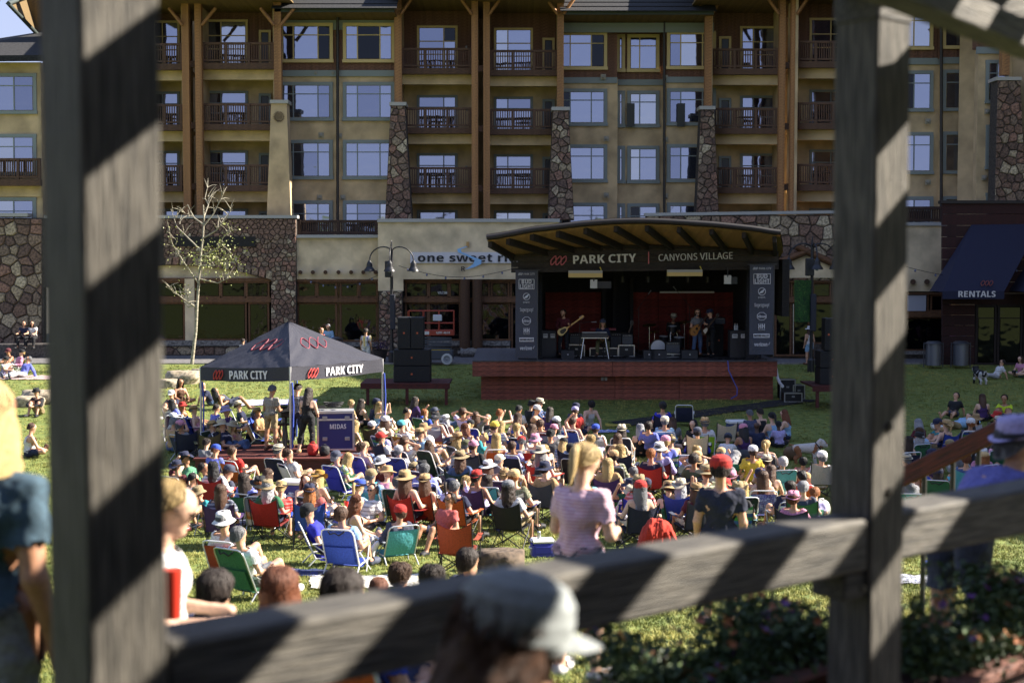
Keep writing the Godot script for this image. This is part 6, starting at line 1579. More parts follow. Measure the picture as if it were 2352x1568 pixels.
func splash(key: String, cols: Array, scale := 1.5) -> StandardMaterial3D:
	if mats.has(key): return mats[key]
	var f := FastNoiseLite.new(); f.frequency = 0.035; f.seed = key.hash() % 99; f.domain_warp_enabled = true; f.domain_warp_amplitude = 40
	var im := Image.create(128, 128, false, Image.FORMAT_RGB8)
	for y in 128:
		for x in 128: im.set_pixel(x, y, hexc(cols[int(clampf((f.get_noise_2d(x, y) + 0.6) / 1.2, 0, 0.999) * cols.size())]))
	var m := paper(key, im, 0.9)
	m.uv1_scale = Vector3(scale, scale, scale)
	return m
func bag(called: String, label: String, at: Vector3, s: Vector3, c: String, group := "") -> Node3D:
	var o := thing(called, label, "bag", at, 0.3, group)
	var fn := FastNoiseLite.new(); fn.frequency = 4.0; fn.seed = label.hash() % 100
	put(o, "pouch", B.new().grid(18, 10, func(u, v):
		var th: float = TAU * u; var ph: float = PI * (v - 0.5)
		var q := Vector3(cos(th) * pow(cos(ph), 0.5), sin(ph), -sin(th) * pow(cos(ph), 0.5))
		q *= 1.0 + 0.16 * fn.get_noise_3dv(q * 1.6)
		return Vector3(q.x * s.x / 2, s.y * (0.5 + 0.5 * q.y), q.z * s.z / 2)).mesh(), mt(c, 0.7, "cloth"))
	put(o, "handle", B.new().tube([Vector3(-s.x * 0.2, s.y * 0.9, 0), Vector3(-s.x * 0.12, s.y * 1.12, 0.01), Vector3(s.x * 0.12, s.y * 1.12, 0.01), Vector3(s.x * 0.2, s.y * 0.9, 0)], 0.012, 6).mesh(), mt(c, 0.8))
	return o
func cooler(label: String, at: Vector3, yaw: float, s: Vector3, c: String, lid := "white") -> Node3D:
	var o := thing("cooler_box", label, "cooler", at, deg_to_rad(yaw), "coolers on the lawn")
	put(o, "tub", B.new().bev(Vector3(0, s.y * 0.4, 0), Vector3(s.x * 0.94, s.y * 0.8, s.z * 0.94), 0.03).mesh(), mt(c, 0.5))
	put(o, "lid", B.new().bev(Vector3(0, s.y * 0.9, 0), Vector3(s.x, s.y * 0.2, s.z), 0.03).mesh(), mt(lid, 0.5))
	put(o, "panel", B.new().bev(Vector3(0, s.y * 0.45, s.z * 0.47), Vector3(s.x * 0.7, s.y * 0.4, 0.02), 0.008).mesh(), mt(c, 0.5))
	put(o, "handle", B.new().tube([Vector3(-s.x * 0.49, s.y * 0.55, 0.1), Vector3(-s.x * 0.55, s.y * 0.5, 0), Vector3(-s.x * 0.49, s.y * 0.55, -0.1)], 0.015, 6).mesh(), mt(lid, 0.5))
	return o
func blanket(label: String, at: Vector3, yaw: float, w: float, l: float, m: Material) -> void:
	var fn := FastNoiseLite.new(); fn.frequency = 1.3; fn.seed = label.hash() % 77; fn.fractal_octaves = 3
	var o := solo("blanket", label, "blanket", B.new().grid(24, 24, func(u, v):
		var x: float = (u - 0.5) * w * (1.0 + 0.06 * fn.get_noise_1d(v * 4)); var z: float = (0.5 - v) * l * (1.0 + 0.06 * fn.get_noise_1d(u * 4 + 9))
		var p := Basis(Vector3.UP, deg_to_rad(yaw)) * Vector3(x, 0, z)
		return Vector3(p.x, ground(-(at.z + p.z)) - ground(-at.z) + 0.03 + 0.05 * maxf(0.0, fn.get_noise_2d(x * 2.2, z * 2.2)), p.z), 0.01).mesh(), m, at)
	o.set_meta("group", "blankets on the lawn")

func street_lamp(at: Vector3, h: float, label: String, banner: bool) -> void:
	var o := thing("street_lamp", label, "street lamp", at, 0.0, "three armed lamps by the walkway")
	var iron := mt("17171b", 0.45)
	put(o, "pole", B.new().lathe([Vector2(0.16, 0), Vector2(0.16, 0.5), Vector2(0.1, 0.6), Vector2(0.075, 1.0), Vector2(0.065, h - 0.4), Vector2(0.03, h), Vector2(0, h + 0.08)], 12).mesh(), iron)
	for s in [[-1, 0], [1, 0], [0, 1]]:
		var a := node(o, "arm")
		var pts := []
		for i in 11:
			var t := PI * i / 10.0
			var r := 0.5 * (1 - cos(t))
			pts.append(Vector3(s[0] * r, h - 0.5 + sin(t) * 0.42 - 0.035 * i, s[1] * r))
		put(a, "bracket", B.new().tube(pts, 0.03, 7).mesh(), iron)
		var e: Vector3 = pts[-1]
		put(a, "shade", B.new().lathe([Vector2(0.27, -0.5), Vector2(0.24, -0.42), Vector2(0.15, -0.3), Vector2(0.13, -0.14), Vector2(0.05, -0.02), Vector2(0.02, 0.02)], 16, Transform3D(Basis(), e)).mesh(), iron)
		put(a, "bulb", B.new().ball(e + Vector3(0, -0.46, 0), Vector3(0.09, 0.09, 0.09), 10).mesh(), mt("9aa0b8", 0.2))
	put(o, "speaker_box", B.new().bev(Vector3(-0.12, h - 1.25, 0.1), Vector3(0.34, 0.75, 0.3), 0.03).mesh(), iron)
	put(o, "speaker_box", B.new().bev(Vector3(0.05, h - 3.2, 0.1), Vector3(0.24, 1.6, 0.24), 0.03).mesh(), mt("20222e", 0.6))
	if banner: put(o, "banner", B.new().grid(6, 12, func(u, v): return Vector3(-0.75 + u * 0.7, h - 3.6 + v * 1.8, 0.05 + 0.05 * sin(v * 5 + u * 3)), 0.01).mesh(), splash("leaf_print", ["1c3a18", "2f5a22", "18301a", "4d6e2a"], 1.2))
func aspen() -> void:
	var o := thing("aspen_tree", "slim pale aspen tree with bare upper twigs and few yellow green leaves", "tree")
	var d := 62.0
	var bark := mt("a8a08c", 0.8, "stone")
	var tr := B.new()
	var tp := [[440, 836], [444, 800], [449, 760], [452, 700], [455, 660], [458, 620], [461, 580], [466, 540], [468, 500], [466, 470]]
	var pts := []; var rad := []
	for i in tp.size(): pts.append(P(tp[i][0], tp[i][1], d)); rad.append(lerpf(0.08, 0.025, i / 9.0))
	put(o, "trunk", tr.tube(pts, rad, 10).mesh(), bark)
	var limbs := [[455, 650, 420, 600, 395, 560, 385, 520], [458, 610, 490, 610, 520, 600, 535, 585], [461, 575, 430, 545, 405, 520, 392, 480], [464, 548, 495, 530, 520, 500, 535, 470], [466, 520, 490, 490, 500, 470, 515, 440], [466, 515, 445, 500, 430, 470, 415, 485], [450, 705, 425, 690, 400, 670, 380, 658], [452, 700, 432, 705, 420, 690, 430, 668], [467, 500, 478, 470, 470, 455, 476, 430], [460, 590, 500, 570, 512, 545, 540, 520], [456, 640, 500, 650, 520, 640, 545, 632]]
	var lv := MultiMesh.new()
	rng.seed = 21
	var leafs := []
	var k := 0
	for l in limbs:
		var lb := B.new(); var q := []; var r := []
		for i in 4:
			q.append(P(l[i * 2], l[i * 2 + 1], d + (k % 3 - 1) * 0.3 * i)); r.append(0.036 - i * 0.009)
		lb.tube(q, r, 6)
		for i in 9:
			var s: Vector3 = q[1].lerp(q[3], rng.randf())
			var e := s + Vector3(rng.randf_range(-0.5, 0.5), rng.randf_range(-0.1, 0.6), rng.randf_range(-0.4, 0.4))
			lb.tube([s, s.lerp(e, 0.5) + Vector3(0, 0.05, 0), e], [0.018, 0.013, 0.005], 4)
			if (l[7] > 500 and l[7] < 640) or l[7] > 660:
				for j in 5: leafs.append(e + Vector3(rng.randfn(0, 0.2), rng.randfn(0, 0.17), rng.randfn(0, 0.2)))
		put(o, "limb", lb.mesh(), bark)
		k += 1
	for i in 460: leafs.append(P(rng.randfn(482, 32), rng.randfn(592, 22), d + rng.randfn(0, 0.5)))
	var leaf := B.new()
	leaf.tri(Vector3(-0.035, 0, 0), Vector3(0.03, -0.03, 0.01), Vector3(0.035, 0.03, 0)); leaf.tri(Vector3(-0.035, 0, 0), Vector3(0.035, 0.03, 0), Vector3(-0.005, 0.05, 0.01))
	lv.transform_format = MultiMesh.TRANSFORM_3D; lv.use_colors = true; lv.mesh = leaf.mesh(); lv.instance_count = leafs.size()
	for i in leafs.size():
		lv.set_instance_transform(i, Transform3D(Basis.from_euler(Vector3(rng.randf() * TAU, rng.randf() * TAU, rng.randf() * TAU)).scaled(Vector3.ONE * rng.randf_range(0.7, 1.3)), leafs[i]))
		lv.set_instance_color(i, Color(0.2, 0.23, 0.06).lerp(Color(0.34, 0.35, 0.14), rng.randf()))
	var lm := StandardMaterial3D.new(); lm.vertex_color_use_as_albedo = true; lm.roughness = 0.5; lm.backlight_enabled = true; lm.backlight = Color(0.4, 0.42, 0.1)
	var c := MultiMeshInstance3D.new(); c.name = "crown"; c.multimesh = lv; c.material_override = lm
	c.set_meta("kind", "stuff"); o.add_child(c, true)
func scissor_lift() -> void:
	var d := 64.0
	var o := thing("scissor_lift", "red and grey scissor lift parked before the log columns", "lift", Vector3(P(990, 605, d).x, 0.33, -d))
	var red := mt("8f331d", 0.6); var grey := mt("3c3f47", 0.6)
	put(o, "chassis", B.new().bev(Vector3(0, 0.42, 0), Vector3(2.0, 0.42, 0.8), 0.04).mesh(), grey)
	for q in [[-0.72, 0.42], [0.72, 0.42], [-0.72, -0.42], [0.72, -0.42]]:
		var w := node(o, "wheel")
		put(w, "tyre", B.new().lathe([Vector2(0.16, -0.08), Vector2(0.25, -0.07), Vector2(0.25, 0.07), Vector2(0.16, 0.08)], 20, Transform3D(Basis(Vector3.RIGHT, PI / 2), Vector3(q[0], 0.25, q[1]))).mesh(), mt("b4b4b2", 0.7)); put(w, "rim", B.new().lathe([Vector2(0.16, 0.06), Vector2(0.06, 0.04), Vector2(0, 0.07)], 16, Transform3D(Basis(Vector3.RIGHT, PI / 2), Vector3(q[0], 0.25, q[1]))).mesh(), mt("85868a", 0.5))
	for i in 5: put(o, "scissor_arm", B.new().box(Vector3(0, 0.72 + i * 0.12, 0.3), Vector3(1.85, 0.09, 0.06), Basis(Vector3.BACK, 0.03 * (1 if i % 2 else -1))).mesh(), grey)
	put(o, "platform", B.new().bev(Vector3(0, 1.42, 0), Vector3(2.1, 0.24, 0.8), 0.02).mesh(), red)
	var r := B.new()
	for z in [-0.38, 0.38]:
		for y in [1.85, 2.4]: r.tube([Vector3(-1.02, y, z), Vector3(1.02, y, z)], 0.022, 6)
		for x in [-1.02, -0.35, 0.35, 1.02]: r.tube([Vector3(x, 1.5, z), Vector3(x, 2.4, z)], 0.022, 6)
	put(o, "guard_rail", r.mesh(), red)
	words(o, "SJIII 4632", 0.62, 0.12, Vector3(0.55, 1.42, 0.41), mt("d0cdc8", 0.6), Basis(), true); put(o, "plate", B.new().box(Vector3(-0.45, 1.42, 0.405), Vector3(0.75, 0.14, 0.01)).mesh(), mt("c9c7c2", 0.6)); words(o, "SKYJACK", 0.55, 0.09, Vector3(-0.4, 0.53, 0.41), mt("b5b5b8", 0.6), Basis(), true)
	put(o, "control_box", B.new().bev(Vector3(0.3, 2.1, 0.42), Vector3(0.4, 0.28, 0.04), 0.02).mesh(), mt("b8bcc4", 0.5)); put(o, "hazard_tape", B.new().box(Vector3(0, 0.655, 0.36), Vector3(1.7, 0.03, 0.02)).mesh(), mt("b59a2c", 0.6))
func litter_bin(at: Vector3, label: String) -> void:
	var o := thing("litter_bin", label, "bin", at, 0.0, "steel litter bins on the walkway")
	put(o, "drum", B.new().lathe([Vector2(0, 0.08), Vector2(0.34, 0.08), Vector2(0.34, 1.0)], 20).mesh(), mt("6d6f76", 0.4, "", 0.6)); put(o, "lid", B.new().lathe([Vector2(0.38, 1.0), Vector2(0.38, 1.05), Vector2(0.25, 1.14), Vector2(0.12, 1.14), Vector2(0.12, 1.05)], 20).mesh(), mt("55575d", 0.4, "", 0.6))
	for s in [-1, 1]: put(o, "post", B.new().tube([Vector3(0.42 * s, 0, 0), Vector3(0.42 * s, 1.08, 0)], 0.025, 6).mesh(), mt("3a3b40", 0.5))
func rock(label: String, at: Vector3, s: Vector3, c := "a59a88") -> void:
	var fn := FastNoiseLite.new(); fn.frequency = 0.9; fn.seed = label.hash() % 50; fn.fractal_octaves = 3
	solo("boulder", label, "rock", B.new().grid(22, 14, func(u, v):
		var th: float = TAU * u; var ph: float = PI * (v - 0.5)
		var q := Vector3(cos(th) * cos(ph), sin(ph), -sin(th) * cos(ph))
		var w := q * (1.0 + 0.35 * fn.get_noise_3dv(q * 1.5))
		w = Vector3(clampf(w.x, -0.85, 0.85), clampf(w.y, -0.6, 0.72), clampf(w.z, -0.85, 0.85))
		return w * s / 2 + Vector3(0, s.y * 0.2, 0)).mesh(), mt(c, 0.9, "stone"), at, Basis(), "boulders at the lawn's edge")
func dog(at: Vector3, yaw: float, label: String, base: String, patch: String, k := 1.0) -> void:
	var o := thing("dog", label, "dog", at, deg_to_rad(yaw))
	o.scale = Vector3.ONE * k
	var f := Body.new(); f.setup(Vector3(-0.25, -0.02, -0.55), Vector3(0.25, 0.75, 0.6), 0.018)
	f.capsule(Vector3(0, 0.4, 0.24), Vector3(0, 0.4, -0.18), 0.1, 0.145, 0, 0.05); f.capsule(Vector3(0, 0.38, -0.2), Vector3(0, 0.5, -0.33), 0.12, 0.09, 0, 0.05)
	f.capsule(Vector3(0, 0.54, -0.36), Vector3(0, 0.52, -0.4), 0.105, 0.1, 1, 0.03); f.capsule(Vector3(0, 0.49, -0.44), Vector3(0, 0.48, -0.5), 0.065, 0.055, 1, 0.03)
	for s in [-1, 1]:
		f.capsule(Vector3(0.1 * s, 0.34, -0.2), Vector3(0.12 * s, 0.16, -0.2), 0.06, 0.042, 0, 0.03); f.capsule(Vector3(0.12 * s, 0.16, -0.2), Vector3(0.12 * s, 0.03, -0.23), 0.042, 0.04, 0, 0.02)
		f.capsule(Vector3(0.08 * s, 0.38, 0.22), Vector3(0.1 * s, 0.24, 0.16), 0.085, 0.055, 2, 0.03); f.capsule(Vector3(0.1 * s, 0.24, 0.16), Vector3(0.1 * s, 0.14, 0.27), 0.048, 0.036, 2, 0.02); f.capsule(Vector3(0.1 * s, 0.14, 0.27), Vector3(0.1 * s, 0.03, 0.24), 0.036, 0.036, 2, 0.02)
		f.capsule(Vector3(0.08 * s, 0.62, -0.35), Vector3(0.13 * s, 0.58, -0.34), 0.03, 0.015, 1, 0.02)
	f.capsule(Vector3(0, 0.46, 0.32), Vector3(0.02, 0.5, 0.42), 0.03, 0.012, 2, 0.03)
	put(o, "body", f.net(0.0, func(_i, _t, _v): return true), mt(base, 0.9, "skin"))
	var sp := FastNoiseLite.new(); sp.frequency = 3.2; sp.seed = 3
	put(o, "coat_patches", f.net(0.004, func(i, t, v): return i == 2 or sp.get_noise_3dv(v) > 0.22), mt(patch, 0.9, "skin"))
	put(o, "nose", B.new().ball(Vector3(0, 0.505, -0.55), Vector3(0.025, 0.018, 0.015), 8).mesh(), mt("141212", 0.4)); put(o, "collar", B.new().lathe([Vector2(0.115, -0.015), Vector2(0.118, 0.015)], 16, Transform3D(Basis(Vector3.RIGHT, -0.9), Vector3(0, 0.47, -0.29))).mesh(), mt("1c1c20", 0.6))
func string_lights() -> void:
	for q in [[700, 640, 868, 632, 69.5, "left of the lamp"], [915, 610, 1175, 618, 66.0, "right of the lamp"], [2080, 612, 2360, 612, 63.5, "before the navy awning"]]:
		var o := thing("string_lights", "thin black wire of small bulbs strung " + q[5], "string lights", Vector3.ZERO, 0.0, "strings of bulbs along the shops")
		var a := P(q[0], q[1], q[4]); var b := P(q[2], q[3], q[4])
		var pts := []
		for i in 13:
			var t := i / 12.0
			pts.append(a.lerp(b, t) + Vector3(0, -0.45 * sin(t * PI), 0))
		put(o, "wire", B.new().tube(pts, 0.013, 5).mesh(), mt("141418", 0.6))
		for i in range(1, 12, 2): put(o, "bulb", B.new().ball(pts[i] + Vector3(0, -0.07, 0), Vector3(0.05, 0.06, 0.05), 8).mesh(), mt("6d7086", 0.2))
func flower_bed() -> void:
	# planter boxes outside the rail with petunias
	var red := mt("7a4a38", 0.8, "wood")
	rng.seed = 31
	var leaf := B.new()
	leaf.quad(Vector3(-0.016, 0, 0), Vector3(0, -0.012, 0.02), Vector3(0.02, 0.006, 0.045), Vector3(-0.008, 0.012, 0.03))
	for q in [[1390, 1895, 1500, 5.6, 0], [2070, 2420, 1410, 5.9, 1]]:
		var p0 := P(q[0], q[2], q[3] - 0.4); var p1 := P(q[1], q[2] - 60, q[3] + 0.5)
		var dir := Vector3(p1.x - p0.x, 0, p1.z - p0.z); var l := dir.length(); dir = dir.normalized()
		var y: float = (p0.y + p1.y) / 2 - [0.16, 0.2][q[4]]
		var bas := Basis(dir, Vector3.UP, dir.cross(Vector3.UP))
		var o := thing("planter_box", ["brown timber planter with orange flowers below the rail", "brown timber planter full of purple and orange flowers right of the thick post"][q[4]], "planter", Vector3((p0.x + p1.x) / 2, y, (p0.z + p1.z) / 2))
		o.basis = bas
		put(o, "ledge", B.new().bev(Vector3(0, 0.0, -0.22), Vector3(l, 0.05, 0.12), 0.01).mesh(), red); put(o, "ledge", B.new().bev(Vector3(0, 0.0, 0.22), Vector3(l, 0.05, 0.1), 0.01).mesh(), red)
		put(o, "box", B.new().box(Vector3(0, -0.25, 0), Vector3(l, 0.42, 0.4)).mesh(), mt("4a2a22", 0.85, "wood"))
		put(o, "leg", B.new().box(Vector3(-l * 0.4, -0.85, 0), Vector3(0.1, 0.9, 0.3)).box(Vector3(l * 0.4, -0.85, 0), Vector3(0.1, 0.9, 0.3)).mesh(), mt("4a2a22", 0.85, "wood"))
		for kind in 3:
			var mm := MultiMesh.new(); mm.transform_format = MultiMesh.TRANSFORM_3D; mm.use_colors = true
			var fl := B.new()
			if kind: for i in 5: fl.quad(Vector3.ZERO, Vector3(cos(i * 1.257 - 0.5), 0.25, sin(i * 1.257 - 0.5)) * 0.024, Vector3(cos(i * 1.257), 0.35, sin(i * 1.257)) * 0.034, Vector3(cos(i * 1.257 + 0.5), 0.25, sin(i * 1.257 + 0.5)) * 0.024)
			mm.mesh = leaf.mesh() if kind == 0 else fl.mesh()
			var n: int = [5200, 70, 34][kind]
			mm.instance_count = n
			for i in n:
				var x := rng.randf_range(-l / 2, l / 2)
				var h := 0.2 + 0.1 * sin(x * 7.0) + 0.05 * sin(x * 17)
				mm.set_instance_transform(i, Transform3D(Basis.from_euler(Vector3(rng.randf_range(-1.2, 1.2), rng.randf() * TAU, rng.randf_range(-0.8, 0.8))).scaled(Vector3.ONE * rng.randf_range(0.5, 1.0)), Vector3(x, (rng.randf() if kind == 0 else rng.randf_range(0.75, 1.05)) * h, rng.randfn(0, 0.12))))
				mm.set_instance_color(i, [Color(0.022, 0.05, 0.014).lerp(Color(0.06, 0.1, 0.02), rng.randf()), Color(0.35, 0.08, 0.02).lerp(Color(0.4, 0.16, 0.04), rng.randf()), Color(0.14, 0.03, 0.2)][kind])
			var m := StandardMaterial3D.new(); m.vertex_color_use_as_albedo = true; m.roughness = 0.6; m.backlight_enabled = true; m.backlight = Color(0.06, 0.08, 0.02)
			var c := MultiMeshInstance3D.new(); c.name = ["foliage", "orange_flowers", "purple_flowers"][kind]; c.multimesh = mm; c.material_override = m; c.set_meta("kind", "stuff")
			o.add_child(c, true)
func behind_the_lens() -> void:
	# hillside and houses behind the photographer: the windows opposite mirror them
	var fn := FastNoiseLite.new(); fn.frequency = 0.02; fn.seed = 2
	var hill := B.new().grid(40, 14, func(u, v):
		var x: float = (u - 0.5) * 420.0; var z: float = 62 + v * 170.0
		return Vector3(x, 2.0 + v * 12.0 + fn.get_noise_2d(x, z) * 6.0 * v, z))
	var m := StandardMaterial3D.new(); m.albedo_texture = noise_tex("hill", 0.02, 0, 1, FastNoiseLite.TYPE_SIMPLEX_SMOOTH, 6)
	var g := Gradient.new(); g.set_color(0, Color.html("26331a")); g.set_color(1, Color.html("8f8560")); g.add_point(0.52, Color.html("4c5a2c")); tex.hill.color_ramp = g
	m.uv1_triplanar = true; m.uv1_world_triplanar = true; m.uv1_scale = Vector3(0.03, 0.03, 0.03); m.roughness = 0.95
	struct("hillside", hill.mesh(), m)
	for q in [[-34, 46, 16, 5.5], [-6, 52, 18, 6.5], [30, 50, 16, 5.0]]:
		var h := thing("village_house", "gabled village house behind the photographer", "building", Vector3(q[0], 1.5, q[1]), 0.0, "houses opposite the hotel")
		put(h, "wall", B.new().box(Vector3(0, q[3] / 2, 0), Vector3(q[2], q[3], 9)).mesh(), mt("a08a62", 0.9, "stucco"))
		put(h, "roof", B.new().slab(PackedVector2Array([Vector2(-q[2] / 2 - 1, q[3]), Vector2(q[2] / 2 + 1, q[3]), Vector2(0, q[3] + 4.2)]), -5.2, 5.2).mesh(), mt("4a4038", 0.9, "stone"))
	rng.seed = 77
	for i in 9:
		var at := Vector3(rng.randf_range(-60, 60), 2.5, rng.randf_range(60, 72))
		var t := thing("pine_tree", "tall dark pine on the slope behind the photographer", "tree", at, 0.0, "pines on the slope")
		var hh := rng.randf_range(9, 15)
		put(t, "trunk", B.new().tube([Vector3.ZERO, Vector3(0, hh, 0)], [0.25, 0.04], 7).mesh(), mt("4a3626", 0.9))
		var cr := B.new()
		for k in 260:
			var y := rng.randf_range(0.12, 1.0); var a := rng.randf() * TAU; var r := (1.05 - y) * hh * 0.26
			var p := Vector3(cos(a) * r, y * hh - r * 0.25, sin(a) * r); var s := Vector3(-sin(a), 0, cos(a)) * 0.5
			cr.tri(Vector3(0, y * hh, 0), p + s, p - s)
		put(t, "crown", cr.mesh(), mt("243018", 0.9))

